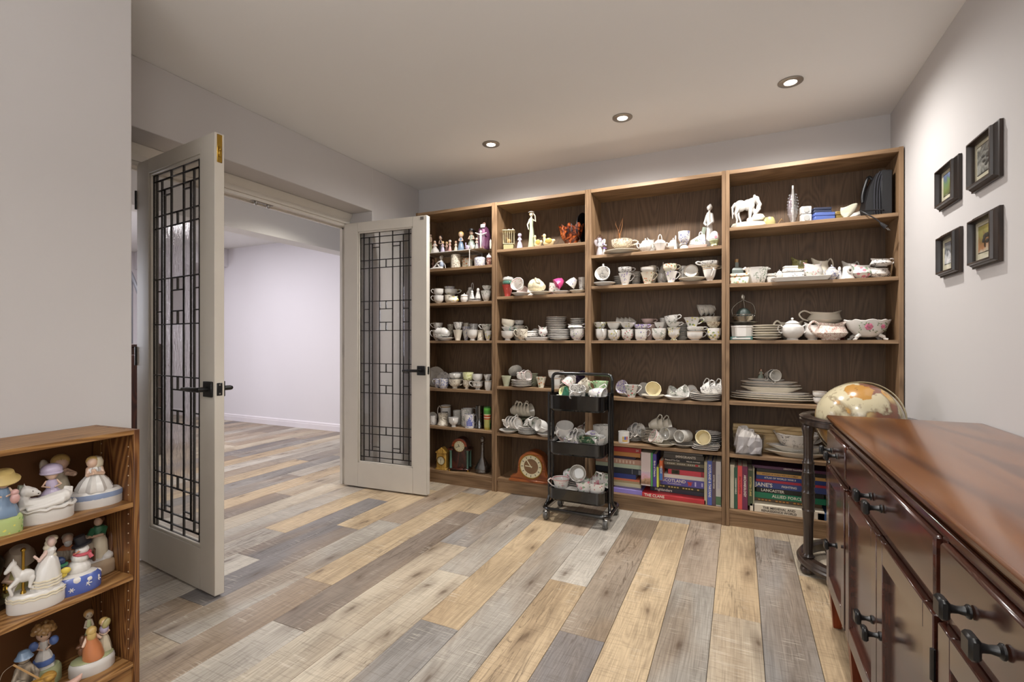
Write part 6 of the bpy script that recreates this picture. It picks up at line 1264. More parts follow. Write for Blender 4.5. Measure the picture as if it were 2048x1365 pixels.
 ('cup', -0.694, 3.265, 1.5794, 0.0921, 0.0396, 'm=bk s=round h=r', 'dark sprigged teacup, upper of pair on second shelf of third bookcase'),
 ('cup', -0.545, 3.265, 1.5, 0.0919, 0.0774, 'm=rdo s=cone h=r', 'orange flowered teacup with straight flared sides on second shelf of third bookcase'),
 ('cup', -0.548, 3.275, 1.5772, 0.0896, 0.0336, 'm=gd s=round h=n', 'plain cream teacup on orange flowered one on second shelf of third bookcase'),
 ('cup', -0.531, 3.375, 1.5, 0.0547, 0.1345, 'm=brn s=round h=r', 'dark teacup with looped handle at back on second shelf of third bookcase'),
 ('pot', -0.461, 3.375, 1.5, 0.0851, 0.1569, 'm=gy h=n', 'grey lidded pot at the back centre on second shelf of third bookcase'),
 ('cup', -0.471, 3.365, 1.5, 0.0552, 0.0777, 'm=bk s=round h=n', 'grey printed teacup under the back pot on second shelf of third bookcase'),
 ('cup', -0.397, 3.265, 1.5, 0.0792, 0.0735, 'm=vi s=cone h=r', 'pale violet teacup with pointed handle on second shelf of third bookcase'),
 ('cup', -0.406, 3.275, 1.5738, 0.0899, 0.0486, 'm=or s=round h=r', 'white teacup with orange and green flowers on second shelf of third bookcase'),
 ('cup', -0.337, 3.375, 1.5, 0.0549, 0.119, 'm=bk s=round h=r', 'grey blue teacup at the back on second shelf of third bookcase'),
 ('saucer', -0.27, 3.265, 1.5, 0.1628, 0.0324, 'm=cr', 'wide cream saucer in front on second shelf of third bookcase'),
 ('plate', -0.278, 3.295, 1.5339, 0.0817, 0.0543, 'L=0,72 D=0.0849 m=gd', 'white saucer with centre motif standing on cream saucer on second shelf of third bookcase'),
 ('cup', -0.26, 3.385, 1.5, 0.0953, 0.147, 'm=cbr s=flare L=-70,15 D=0.0841 H=0.0617 h=n', 'brown speckled teacup leaning at back on second shelf of third bookcase'),
 ('cup', -0.166, 3.265, 1.5, 0.0842, 0.0795, 'm=gd s=flare h=f', 'fluted white teacup at bottom of right stack on second shelf of third bookcase'),
 ('cup', -0.163, 3.275, 1.568, 0.1072, 0.0278, 'm=cbr s=flare h=r', 'brown printed teacup in middle of right stack on second shelf of third bookcase'),
 ('cup', -0.17, 3.275, 1.5912, 0.1104, 0.0329, 'm=bk s=round h=l', 'white teacup topping right stack on second shelf of third bookcase'),
 ('cup', -0.856, 3.265, 1.13, 0.0813, 0.0775, 'm=w s=round h=f', 'white footed teacup at left end, lower one on third shelf of third bookcase'),
 ('cup', -0.863, 3.265, 1.2076, 0.0914, 0.0454, 'm=yg s=flare h=f', 'white teacup with yellow fruit, upper left end on third shelf of third bookcase'),
 ('cup', -0.766, 3.265, 1.13, 0.0886, 0.0694, 'm=ye s=round h=f', 'footed teacup with faint gilt leaf, second pair lower on third shelf of third bookcase'),
 ('cup', -0.77, 3.265, 1.1994, 0.0969, 0.0547, 'm=gd s=flare h=n', 'gilt lined white teacup, second pair upper on third shelf of third bookcase'),
 ('cup', -0.677, 3.265, 1.13, 0.0849, 0.0739, 'm=rd s=round h=n', 'teacup with pink and red roses, third pair lower on third shelf of third bookcase'),
 ('cup', -0.676, 3.265, 1.2039, 0.0984, 0.0432, 'm=ye s=flare h=n', 'teacup with yellow flower band, third pair upper on third shelf of third bookcase'),
 ('cup', -0.589, 3.265, 1.13, 0.0828, 0.0729, 'm=vi s=straight h=r', 'violet sprigged teacup, fourth pair lower on third shelf of third bookcase'),
 ('cup', -0.588, 3.265, 1.2029, 0.0882, 0.0321, 'm=vid s=round h=r', 'violet band teacup, fourth pair upper on third shelf of third bookcase'),
 ('cup', -0.472, 3.265, 1.13, 0.0947, 0.0769, 'm=gr s=round h=n', 'round teacup with green woodland print on third shelf of third bookcase'),
 ('cup', -0.47, 3.285, 1.2063, 0.0751, 0.0407, 'm=rd s=flare h=n', 'teacup with crimson side on woodland cup on third shelf of third bookcase'),
 ('cup', -0.381, 3.265, 1.13, 0.0858, 0.081, 'm=ye s=tulip h=n', 'tall white teacup with yellow sprig on third shelf of third bookcase'),
 ('cup', -0.384, 3.265, 1.21, 0.091, 0.0374, 'm=gr s=flare h=r', 'pale green sprigged teacup, sixth stack middle on third shelf of third bookcase'),
 ('cup', -0.394, 3.275, 1.2438, 0.0872, 0.0381, 'm=blk s=straight L=90,-8 D=0.0830 H=0.0415 h=r', 'black and white patterned teacup topping sixth stack on third shelf of third bookcase'),
 ('stack', -0.338, 3.375, 1.13, 0.0773, 0.102, 'n=9 m=gy', 'grey saucer in rear stack near right on third shelf of third bookcase'),
 ('cup', -0.253, 3.265, 1.13, 0.098, 0.0564, 'm=gd s=round h=r', 'plain gilt line teacup at bottom of seventh stack on third shelf of third bookcase'),
 ('cup', -0.25, 3.265, 1.1839, 0.1031, 0.0306, 'm=vi s=round h=r', 'violet sprigged teacup in seventh stack on third shelf of third bookcase'),
 ('cup', -0.27, 3.275, 1.2125, 0.1052, 0.0616, 'm=yg s=cone h=r', 'large teacup with yellow fruit topping seventh stack on third shelf of third bookcase'),
 ('cup', -0.141, 3.265, 1.13, 0.0829, 0.074, 'm=yg s=round h=n', 'round teacup with yellow green flowers at right end on third shelf of third bookcase'),
 ('cup', -0.145, 3.275, 1.2033, 0.0868, 0.0404, 'm=cbr s=flare h=n', 'brown banded teacup at right end on third shelf of third bookcase'),
 ('cup', -0.167, 3.355, 1.2444, 0.1321, 0.0363, 'm=gy s=straight h=n', 'grey glass bowl stacked at right end on third shelf of third bookcase'),
 ('nest', -0.164, 3.345, 1.2827, 0.1265, 0.0852, 'n=3 L=-80,110 D=0.0821 H=0.0465 m=gy', 'pale grey bowl in tipped row above right end on third shelf of third bookcase'),
 ('plate', -0.84, 3.385, 1.13, 0.0513, 0.1612, 'L=-30,75 D=0.0786 m=gy', 'grey saucer standing at back left on third shelf of third bookcase'),
 ('plate', -0.798, 3.365, 1.13, 0.0576, 0.1622, 'L=20,75 D=0.0837 m=sage', 'sage saucer standing at back left on third shelf of third bookcase'),
 ('nest', -0.686, 3.385, 1.218, 0.1371, 0.0671, 'n=4 L=-80,80 D=0.0771 H=0.0534 m=gy', 'grey teacup in tipped row at back on third shelf of third bookcase'),
 ('cup', -0.554, 3.375, 1.13, 0.096, 0.108, 'm=pinkp s=flare h=r', 'pale pink teacup, rear pair lower on third shelf of third bookcase'),
 ('cup', -0.563, 3.375, 1.2382, 0.0906, 0.0373, 'm=pinkp s=flare h=r', 'pale pink teacup, rear pair upper on third shelf of third bookcase'),
 ('cup', -0.459, 3.385, 1.13, 0.0543, 0.1503, 'm=gy s=flare h=n', 'blue grey teacup at back centre on third shelf of third bookcase'),
 ('saucer', -0.697, 3.335, 0.749, 0.1326, 0.0229, 'm=gy', 'grey saucer behind the octagonal cup on fourth shelf of third bookcase'),
 ('cup', -0.704, 3.345, 0.7706, 0.0899, 0.086, 'm=vid s=flare L=-20,72 D=0.0941 H=0.0588 h=l', 'violet banded teacup lying on saucer on fourth shelf of third bookcase'),
 ('cup', -0.651, 3.265, 0.749, 0.0954, 0.0828, 'm=oct s=cone h=r', 'octagonal white teacup with red rose medallions on fourth shelf of third bookcase'),
 ('plate', -0.588, 3.375, 0.749, 0.0865, 0.1038, 'L=-25,76 D=0.0964 m=gy', 'grey saucer standing at back on fourth shelf of third bookcase'),
 ('saucer', -0.512, 3.265, 0.749, 0.1492, 0.0283, 'm=cr', 'cream saucer holding tipped cream cup on fourth shelf of third bookcase'),
 ('cup', -0.523, 3.285, 0.7658, 0.1039, 0.0826, 'm=crp s=flare L=20,68 D=0.1017 H=0.0621 h=n', 'cream teacup lying open towards the room on fourth shelf of third bookcase'),
 ('cup', -0.423, 3.345, 0.749, 0.0733, 0.101, 'm=gr s=flare L=60,40 D=0.0737 H=0.0624 h=n', 'white teacup with dark green leaves, tilted on fourth shelf of third bookcase'),
 ('saucer', -0.363, 3.255, 0.749, 0.1535, 0.0263, 'm=w', 'white saucer in front centre on fourth shelf of third bookcase'),
 ('cup', -0.363, 3.275, 0.7665, 0.0894, 0.0676, 'm=gr s=flare L=70,75 D=0.0827 H=0.0661 h=n', 'cream sprigged teacup lying on front saucer on fourth shelf of third bookcase'),
 ('plate', -0.282, 3.375, 0.749, 0.09, 0.117, 'L=-25,75 D=0.0898 m=gd', 'grey rimmed saucer standing, rear right on fourth shelf of third bookcase'),
 ('plate', -0.259, 3.335, 0.749, 0.0626, 0.0972, 'L=-20,75 D=0.0663 m=gd', 'smaller rimmed saucer standing, rear right on fourth shelf of third bookcase'),
 ('stack', -0.191, 3.275, 0.749, 0.1847, 0.0428, 'n=4 m=gd', 'wide scalloped saucer in right front stack on fourth shelf of third bookcase'),
 ('nest', -0.181, 3.285, 0.7895, 0.1729, 0.089, 'n=3 L=80,72 D=0.0889 H=0.0647 m=bk handle=up', 'white sprigged teacup in tipped row, right end on fourth shelf of third bookcase'),
 ('mug', -0.699, 3.255, 0.443, 0.0736, 0.0764, 'm=w h=r t=arms', 'white mug with coloured coat of arms on fifth shelf of third bookcase'),
 ('stack', -0.648, 3.345, 0.443, 0.103, 0.0463, 'n=5 m=gy', 'grey saucer stacked behind coat of arms mug on fifth shelf of third bookcase'),
 ('nest', -0.668, 3.345, 0.4821, 0.1054, 0.0829, 'n=2 L=60,75 D=0.0931 H=0.0670 m=bk', 'dark printed teacup lying on rear saucers on fifth shelf of third bookcase'),
 ('stack', -0.52, 3.345, 0.443, 0.1633, 0.0822, 'n=8 m=cr', 'cream plate in tall rear stack on fifth shelf of third bookcase'),
 ('nest', -0.511, 3.345, 0.5239, 0.1817, 0.0881, 'n=3 L=85,75 D=0.0949 H=0.0657 m=cr', 'cream gilt edged teacup lying on plate stack on fifth shelf of third bookcase'),
 ('saucer', -0.443, 3.265, 0.443, 0.1614, 0.0281, 'm=cr', 'cream saucer in front of plate stack on fifth shelf of third bookcase'),
 ('cup', -0.456, 3.275, 0.4581, 0.0985, 0.0804, 'm=pk s=flare L=-60,62 D=0.0923 H=0.0710 h=n', 'white teacup with pink flower lying on saucer on fifth shelf of third bookcase'),
 ('saucer', -0.326, 3.305, 0.443, 0.1726, 0.0442, 'm=gy', 'wide grey saucer under lying mugs on fifth shelf of third bookcase'),
 ('mug', -0.391, 3.335, 0.4761, 0.1095, 0.0777, 'm=gy L=-30,85 D=0.0824 H=0.0931 h=n', 'grey mug lying on side, left of two on fifth shelf of third bookcase'),
 ('mug', -0.298, 3.295, 0.4749, 0.1069, 0.0759, 'm=gy L=-30,85 D=0.0804 H=0.0909 h=n', 'grey mug lying on side, right of two on fifth shelf of third bookcase'),
 ('stack', -0.178, 3.375, 0.443, 0.1573, 0.0844, 'n=7 m=bk', 'black edged plate in rear stack at right on fifth shelf of third bookcase'),
 ('stack', -0.189, 3.275, 0.443, 0.1794, 0.0298, 'n=3 m=gd sq=1', 'square white plate with dark rim on fifth shelf of third bookcase'),
 ('cup', -0.191, 3.275, 0.472, 0.1014, 0.0743, 'm=crp s=straight L=-10,72 D=0.0925 H=0.0685 h=n', 'cream gilt rimmed teacup lying on square plates on fifth shelf of third bookcase'),
 ('bookh', -0.675, 3.26, 0.103, 0.1923, 0.0287, 'c=8a7cc0', 'pale purple book at bottom of left stack on bottom shelf of third bookcase'),
 ('bookh', -0.699, 3.315, 0.1317, 0.2043, 0.0267, 'c=d8cfa8', 'cream book second from bottom of left stack on bottom shelf of third bookcase'),
 ('bookh', -0.7, 3.315, 0.1585, 0.1889, 0.028, 'c=d97a55 c2=b9a276', 'orange and beige book, third from bottom of left stack on bottom shelf of third bookcase'),
 ('bookh', -0.709, 3.315, 0.1865, 0.1576, 0.0319, 'c=33407c', 'navy blue book in lower left stack on bottom shelf of third bookcase'),
 ('bookh', -0.751, 3.315, 0.2184, 0.3152, 0.0399, 'c=2d3038 bars=1', 'thick charcoal book with silver bars in left stack on bottom shelf of third bookcase'),
 ('bookh', -0.738, 3.315, 0.2582, 0.3415, 0.027, 'c=b5bfa6', 'pale green photo jacket book in left stack on bottom shelf of third bookcase'),
 ('bookh', -0.743, 3.315, 0.2852, 0.3312, 0.0347, 'c=b98f78 spots=1', 'book with row of faces along brown spine on bottom shelf of third bookcase'),
 ('bookh', -0.707, 3.315, 0.3199, 0.1471, 0.0178, 'c=2c2438', 'thin black purple book in left stack on bottom shelf of third bookcase'),
 ('bookh', -0.704, 3.315, 0.3378, 0.2058, 0.0293, 'c=c7894c', 'tan orange book near top of left stack on bottom shelf of third bookcase'),
 ('bookh', -0.687, 3.315, 0.3671, 0.1858, 0.0318, 'c=c2413d t=24 ts=.5 tx=.85', 'bright red book on top of left stack on bottom shelf of third bookcase'),
 ('bookh', -0.382, 3.245, 0.103, 0.3899, 0.0263, 'c=b32f35 t=THE_CLANS tx=.2 ts=.8', 'dark red book titled THE CLANS on bottom shelf of third bookcase'),
 ('bookh', -0.366, 3.315, 0.1293, 0.3414, 0.0268, 'c=30343f t=Highlanders tx=.25 ts=.75', 'charcoal book titled Highlanders on bottom shelf of third bookcase'),
 ('bookh', -0.366, 3.315, 0.1561, 0.3414, 0.0232, 'c=2b2a1e dash=c9b26a', 'black book with gold lettering, third from bottom on bottom shelf of third bookcase'),
 ('bookh', -0.338, 3.315, 0.1793, 0.2868, 0.0473, 'c=5b559e t=SCOTLAND tx=.34 ts=.5 t2=THE_AUTOBIOGRAPHY lion=1', 'thick violet book titled SCOTLAND with red lion on bottom shelf of third bookcase'),
 ('bookh', -0.327, 3.315, 0.2266, 0.2611, 0.0255, 'c=d9d2c6 t=STEVE tx=.72 ts=.42', 'white jacketed book above the SCOTLAND book on bottom shelf of third bookcase'),
 ('bookh', -0.31, 3.315, 0.2521, 0.2246, 0.0333, 'c=c23c4a label=1', 'crimson book with dark label on spine on bottom shelf of third bookcase'),
 ('bookh', -0.322, 3.315, 0.2853, 0.2449, 0.0266, 'c=2b2625', 'black book above crimson book on bottom shelf of third bookcase'),
 ('bookh', -0.325, 3.315, 0.312, 0.2464, 0.0218, 'c=6b6450 red=1 dash=b8b0a0', 'grey olive book with red mark on bottom shelf of third bookcase'),
 ('bookh', -0.326, 3.315, 0.3338, 0.2477, 0.0218, 'c=1f1e1e t=Dance_If_Ye_Can tx=.22 ts=.55 t3=Malcolm_Archibald', 'black book titled Dance If Ye Can on bottom shelf of third bookcase'),
 ('bookh', -0.326, 3.315, 0.3556, 0.2491, 0.0303, 'c=4a443c t=IMMIGRANTS tx=.55 ts=.6', 'grey brown book titled IMMIGRANTS on bottom shelf of third bookcase'),
 ('bookh', -0.328, 3.315, 0.3859, 0.2398, 0.0145, 'c=57534f', 'thin grey book topping the right stack on bottom shelf of third bookcase'),
 ('bookv', -0.553, 3.245, 0.176, 0.0614, 0.2174, 'c=cbbab4 pic=1', 'wide pale book with pink picture at foot on bottom shelf of third bookcase'),
 ('bookv', -0.515, 3.245, 0.176, 0.0117, 0.2175, 'c=4f9a5a', 'thin green upright book on bottom shelf of third bookcase'),
 ('bookv', -0.497, 3.245, 0.176, 0.0227, 0.2126, 'c=4a3c86 t=Birds_of_Ontario ts=.6', 'violet upright book titled Birds of Ontario on bottom shelf of third bookcase'),
 ('bookv', -0.478, 3.245, 0.176, 0.0136, 0.1297, 'c=c9cf5a', 'short yellow upright book on bottom shelf of third bookcase'),
 ('bookv', -0.457, 3.245, 0.221, 0.0206, 0.1294, 'c=c8602f blue=1 t=FINCH ts=.7', 'orange and blue upright book above the SCOTLAND book on bottom shelf of third bookcase'),
 ('bookv', -0.188, 3.245, 0.103, 0.0174, 0.2675, 'c=a89f84', 'beige spine upright book, right group first on bottom shelf of third bookcase'),
 ('bookv', -0.165, 3.245, 0.103, 0.0272, 0.2758, 'c=4a5aa0 t=SCOTLAND_&_TARTANS ts=.6', 'blue upright book titled Scotland and Tartans on bottom shelf of third bookcase'),
 ('bookv', -0.141, 3.245, 0.103, 0.021, 0.2718, 'c=54424a t=SCOTTISH_CASTLES ts=.4', 'dark plum upright book on bottom shelf of third bookcase'),
 ('bookv', -0.115, 3.245, 0.103, 0.0295, 0.2768, 'c=bdb8b4 green=1 t=SCOTLAND ts=.5 tc=a8a2b0', 'pale upright book with green foot on bottom shelf of third bookcase'),
 ('horse', 0.043, 3.345, 1.813, 0.1848, 0.2153, '', 'white china horse with lowered head on top shelf of rightmost bookcase'),
 ('shellpile', 0.049, 3.265, 1.813, 0.1953, 0.037, '', 'flat white scrolled stone slab under trinkets on top shelf of rightmost bookcase'),
 ('trinket', 0.061, 3.275, 1.8501, 0.0421, 0.024, 'c=pinkp', 'pink pebble trinket on stone slab on top shelf of rightmost bookcase'),
 ('trinket', 0.105, 3.285, 1.8567, 0.0779, 0.036, 'c=cream', 'smooth cream soap dish trinket on top shelf of rightmost bookcase'),
 ('trinket', 0.164, 3.275, 1.813, 0.0681, 0.0529, 'c=olive', 'olive fabric trinket beside stone slab on top shelf of rightmost bookcase'),
 ('triangle', 0.226, 3.245, 1.813, 0.0378, 0.0216, '', 'tiny wooden triangle frame on top shelf of rightmost bookcase'),
 ('glasstower', 0.287, 3.285, 1.813, 0.0583, 0.2284, '', 'clear beaded glass bottle lamp on top shelf of rightmost bookcase'),
 ('ringbox', 0.35, 3.265, 1.813, 0.0528, 0.0474, '', 'small white round window box, lower of two on top shelf of rightmost bookcase'),
 ('ringbox', 0.349, 3.265, 1.8605, 0.0528, 0.0431, '', 'small white round window box, upper of two on top shelf of rightmost bookcase'),
 ('case', 0.436, 3.275, 1.813, 0.1046, 0.0447, 'c=5468a8', 'blue flat jewellery box on top shelf of rightmost bookcase'),
 ('case', 0.428, 3.285, 1.8581, 0.0925, 0.0325, 'c=30364a', 'navy hinged box on blue box on top shelf of rightmost bookcase'),
 ('case', 0.521, 3.295, 1.813, 0.0576, 0.0625, 'c=8a7440', 'brass coloured open box on top shelf of rightmost bookcase'),
 ('shell', 0.543, 3.265, 1.813, 0.0864, 0.076, '', 'pearly curled shell standing on top shelf of rightmost bookcase'),
 ('paper', 0.587, 3.285, 1.813, 0.0624, 0.0479, '', 'folded white paper by the cable on top shelf of rightmost bookcase'),
 ('cable', 0.652, 3.275, 1.813, 0.1127, 0.0489, '', 'black power cable with plug over shelf edge on top shelf of rightmost bookcase'),
 ('hardcase', 0.694, 3.345, 1.813, 0.1459, 0.2524, '', 'black ribbed plastic carry case against right side on top shelf of rightmost bookcase'),
 ('box', 0.002, 3.265, 1.471, 0.1029, 0.0662, 'm=or', 'white china box with orange and pink flowers on second shelf of rightmost bookcase'),
 ('bottle', -0.014, 3.365, 1.471, 0.0699, 0.1701, '', 'square grey bottle with cork on second shelf of rightmost bookcase'),
 ('tub', 0.096, 3.285, 1.471, 0.1482, 0.0975, 'm=gr', 'white angular bowl with leaf handles on second shelf of rightmost bookcase'),
 ('box', 0.176, 3.285, 1.471, 0.0498, 0.0591, 'm=gy', 'small grey sprigged butter box on second shelf of rightmost bookcase'),
 ('dish', 0.322, 3.275, 1.471, 0.2985, 0.0264, 'm=w', 'long white oblong tray on second shelf of rightmost bookcase'),
 ('sugar', 0.217, 3.275, 1.4958, 0.0482, 0.0529, 'm=gr', 'small lidded pot on long tray on second shelf of rightmost bookcase'),
 ('box', 0.288, 3.295, 1.4942, 0.1123, 0.0527, 'm=bk', 'white butter box with black flowers on tray on second shelf of rightmost bookcase'),
 ('case', 0.275, 3.295, 1.543, 0.0727, 0.0252, 'c=e6e2da', 'white lid with black sprigs on butter box on second shelf of rightmost bookcase'),
 ('jug', 0.335, 3.395, 1.471, 0.1139, 0.1643, 'm=olivep h=n', 'olive green banded jug at the back on second shelf of rightmost bookcase'),
 ('jug', 0.44, 3.395, 1.471, 0.1134, 0.1506, 'm=cr h=r', 'cream jug with high spout at back on second shelf of rightmost bookcase'),
 ('boat', 0.392, 3.295, 1.4942, 0.125, 0.0893, 'm=pk h=n', 'large white sauce boat with pink sprig on second shelf of rightmost bookcase'),
 ('pot', 0.478, 3.265, 1.471, 0.0799, 0.0879, 'm=bl h=n', 'small blue and white teapot on second shelf of rightmost bookcase'),
 ('shaker', 0.518, 3.285, 1.471, 0.0321, 0.0768, 'm=bl', 'blue patterned shaker on second shelf of rightmost bookcase'),
 ('ringvase', 0.552, 3.265, 1.471, 0.0707, 0.0717, '', 'white cone vase with round hole on second shelf of rightmost bookcase'),
 ('jug', 0.581, 3.385, 1.471, 0.0876, 0.1213, 'm=gy h=r', 'grey jug behind the cone vase on second shelf of rightmost bookcase'),
 ('jug', 0.621, 3.285, 1.471, 0.1164, 0.0866, 'm=rose h=r', 'white cream jug with pink rose on second shelf of rightmost bookcase'),
 ('boat', 0.705, 3.285, 1.471, 0.1245, 0.0637, 'm=bk h=n', 'white boat bowl with blue flower border on second shelf of rightmost bookcase'),
 ('jug', 0.71, 3.285, 1.5346, 0.1146, 0.0464, 'm=bk h=r', 'flower bordered jug standing in boat bowl on second shelf of rightmost bookcase'),
 ('tinbox', 0.013, 3.275, 1.13, 0.1237, 0.0212, '', 'green and white flat tin on third shelf of rightmost bookcase'),
 ('tub', 0.02, 3.275, 1.1512, 0.1388, 0.067, 'm=w oct=1', 'white eight sided pot on green tin on third shelf of rightmost bookcase'),
 ('wirebasket', 0.025, 3.285, 1.2213, 0.1447, 0.1809, '', 'silver wire basket with hooped handle on third shelf of rightmost bookcase'),
 ('plate', 0.022, 3.315, 1.2222, 0.1591, 0.0218, 'L=0,0 D=0.1686 m=silver', 'tarnished silver tray under wire basket on third shelf of rightmost bookcase'),
 ('stack', 0.149, 3.275, 1.13, 0.1629, 0.0851, 'n=6 m=cr', 'cream scalloped dish in stack on third shelf of rightmost bookcase'),
 ('sugar', 0.283, 3.265, 1.13, 0.1441, 0.1316, 'm=w', 'white lidded sugar bowl with wavy rim on third shelf of rightmost bookcase'),
 ('jug', 0.284, 3.375, 1.13, 0.1589, 0.1209, 'm=cr h=l', 'cream jug behind sugar bowl on third shelf of rightmost bookcase'),
 ('jug', 0.39, 3.315, 1.13, 0.1016, 0.1053, 'm=w h=n', 'white round jug on third shelf of rightmost bookcase'),
 ('boat', 0.457, 3.385, 1.2181, 0.2244, 0.0887, 'm=cr h=l', 'cream sauce boat with brown sprig, raised at back on third shelf of rightmost bookcase'),
 ('jar', 0.536, 3.385, 1.13, 0.0782, 0.1065, 'm=maroon', 'maroon banded pot behind basketweave jug on third shelf of rightmost bookcase'),
 ('jug', 0.472, 3.265, 1.13, 0.1856, 0.1096, 'm=weave h=l', 'pinkish basketweave jug with white handle on third shelf of rightmost bookcase'),
 ('planter', 0.65, 3.295, 1.13, 0.2303, 0.1278, '', 'footed white planter with pink rose on third shelf of rightmost bookcase'),
 ('platter', 0.2, 3.335, 0.758, 0.4985, 0.0261, 'n=2 m=cr t=.55', 'large oval cream platter at stack bottom on fourth shelf of rightmost bookcase'),
 ('platter', 0.179, 3.335, 0.7771, 0.4522, 0.029, 'm=gd t=.3', 'oval platter third up with gold rim on fourth shelf of rightmost bookcase'),
 ('platter', 0.18, 3.335, 0.7917, 0.397, 0.0249, 'm=gd t=.2', 'oval platter fourth up on fourth shelf of rightmost bookcase'),
 ('platter', 0.174, 3.335, 0.8059, 0.3307, 0.0418, 'm=cr t=.5', 'medium oval cream platter in stack on fourth shelf of rightmost bookcase'),
 ('platter', 0.175, 3.335, 0.8378, 0.3161, 0.0232, 'm=gd t=.25', 'medium oval platter with wavy rim on fourth shelf of rightmost bookcase'),
 ('platter', 0.163, 3.335, 0.8519, 0.3079, 0.0279, 'm=gd t=.3', 'narrower oval platter near top on fourth shelf of rightmost bookcase'),
 ('platter', 0.148, 3.335, 0.8717, 0.198, 0.0157, 'm=gd t=.3', 'smallest oval plate topping the stack on fourth shelf of rightmost bookcase'),
 ('nest', 0.162, 3.335, 0.8838, 0.1017, 0.0581, 'n=2 L=30,88 D=0.0708 H=0.0585 m=gy', 'small grey white cup lying on platter stack on fourth shelf of rightmost bookcase'),
 ('figure', 0.124, 3.385, 0.8818, 0.0415, 0.0712, 'c=greyg,skin,brown', 'tiny figurine behind cups on platter stack on fourth shelf of rightmost bookcase'),
 ('cup', 0.424, 3.295, 0.758, 0.069, 0.0382, 'm=w s=round h=n', 'white teacup beside the globe, lower one on fourth shelf of rightmost bookcase'),
 ('cup', 0.423, 3.295, 0.7945, 0.0729, 0.0375, 'm=gd s=round h=n', 'banded white teacup beside the globe, upper one on fourth shelf of rightmost bookcase'),
 ('plastictub', 0.049, 3.275, 0.44, 0.1965, 0.131, '', 'clear plastic tub stuffed with white paper on fifth shelf of rightmost bookcase'),
 ('plank', 0.153, 3.415, 0.44, 0.3733, 0.2122, '', 'long pale wooden box behind the tub on fifth shelf of rightmost bookcase'),
 ('platter', 0.312, 3.295, 0.44, 0.3439, 0.0352, 'm=cr t=.45', 'oval white platter, lower of pair on fifth shelf of rightmost bookcase'),
 ('platter', 0.316, 3.305, 0.4688, 0.3333, 0.0381, 'm=gd t=.4', 'oval patterned platter, upper of pair on fifth shelf of rightmost bookcase'),
 ('cup', 0.307, 3.315, 0.4802, 0.244, 0.1005, 'm=bk s=flare h=r sc=1', 'large white bowl cup with black flower garland on fifth shelf of rightmost bookcase'),
 ('bookv', -0.037, 3.245, 0.103, 0.0248, 0.2666, 'c=cfc6ac t=. ts=.4', 'cream upright book by the divider on bottom shelf of rightmost bookcase'),
 ('bookv', -0.018, 3.245, 0.103, 0.0219, 0.2518, 'c=2f5a46 t=CANADIAN_SHIELD ts=.45', 'dark green upright book on bottom shelf of rightmost bookcase'),
 ('bookv', 0.005, 3.245, 0.103, 0.0256, 0.2649, 'c=d8504a t=ENCYCLOPEDIA ts=.5 tc=7a1a1a', 'coral red upright book on bottom shelf of rightmost bookcase'),
 ('bookv', 0.032, 3.245, 0.103, 0.0312, 0.2639, 'c=6e2748 t=ARCHAEOLOGY ts=.5', 'maroon upright book titled ARCHAEOLOGY on bottom shelf of rightmost bookcase'),
 ('bookv', 0.062, 3.245, 0.133, 0.0282, 0.212, 'c=3f4a30 t=SCOTTISH_CLANS ts=.45 tc=c9b26a', 'olive upright book with gold lettering on bottom shelf of rightmost bookcase'),
 ('bookv', 0.08, 3.245, 0.103, 0.0084, 0.2574, 'c=9a947a', 'thin pale upright book on bottom shelf of rightmost bookcase'),
 ('bookh', 0.25, 3.245, 0.103, 0.3813, 0.0447, 'c=d9cdb8 t=THE_MEDIEVAL_AND tx=.4 ts=.36 t2=RENAISSANCE_WORLD tc=2a1c18', 'cream book titled The Medieval and Renaissance World on bottom shelf of rightmost bookcase'),
 ('bookh', 0.257, 3.315, 0.1477, 0.3605, 0.021, 'c=5a4630 dash=c98a3a', 'brown book with orange lettering on bottom shelf of rightmost bookcase'),
 ('bookh', 0.265, 3.315, 0.1687, 0.3851, 0.035, 'c=1f7a56 t=ALLIED_FORCES tx=.5 ts=.6', 'green book titled ALLIED FORCES on bottom shelf of rightmost bookcase'),
 ('bookh', 0.271, 3.315, 0.2038, 0.3521, 0.028, 'c=26241f t=LANCASTER tx=.25 ts=.7', 'black book with bold white title between blue and green on bottom shelf of rightmost bookcase'),
 ('bookh', 0.279, 3.315, 0.2318, 0.417, 0.035, "c=3d4a80 t=JANE'S tx=.16 ts=.8 t3=FIGHTING", 'blue book with largest white serif title on bottom shelf of rightmost bookcase'),
 ('bookh', 0.283, 3.315, 0.2667, 0.3783, 0.0157, 'c=a83240', 'thin red book above the largest serif title on bottom shelf of rightmost bookcase'),
 ('bookh', 0.277, 3.315, 0.2825, 0.3652, 0.0245, 'c=2b3f7e t=ATLAS_OF_WORLD_WAR_II tx=.35 ts=.5', 'navy book titled Atlas of World War II on bottom shelf of rightmost bookcase'),
 ('bookh', 0.287, 3.315, 0.307, 0.38, 0.0192, 'c=c79a58 t=AIRCRAFT_OF_WORLD_WAR_II_IN_COMBAT tx=.33 ts=.45 tc=3a2410', 'tan book titled Aircraft of World War II on bottom shelf of rightmost bookcase'),
 ('bookh', 0.285, 3.315, 0.3262, 0.3763, 0.0227, 'c=26221e', 'black book with yellow tab near stack top on bottom shelf of rightmost bookcase'),
 ('bookh', 0.274, 3.315, 0.3489, 0.4019, 0.0175, 'c=5a3350 t=ARROW_Countdown tx=.55 ts=.6', 'purple black book titled ARROW Countdown on top on bottom shelf of rightmost bookcase'),
 ('bookh', 0.455, 3.245, 0.103, 0.097, 0.0383, 'c=2d4a72', 'dark blue book mostly behind the sideboard on bottom shelf of rightmost bookcase'),
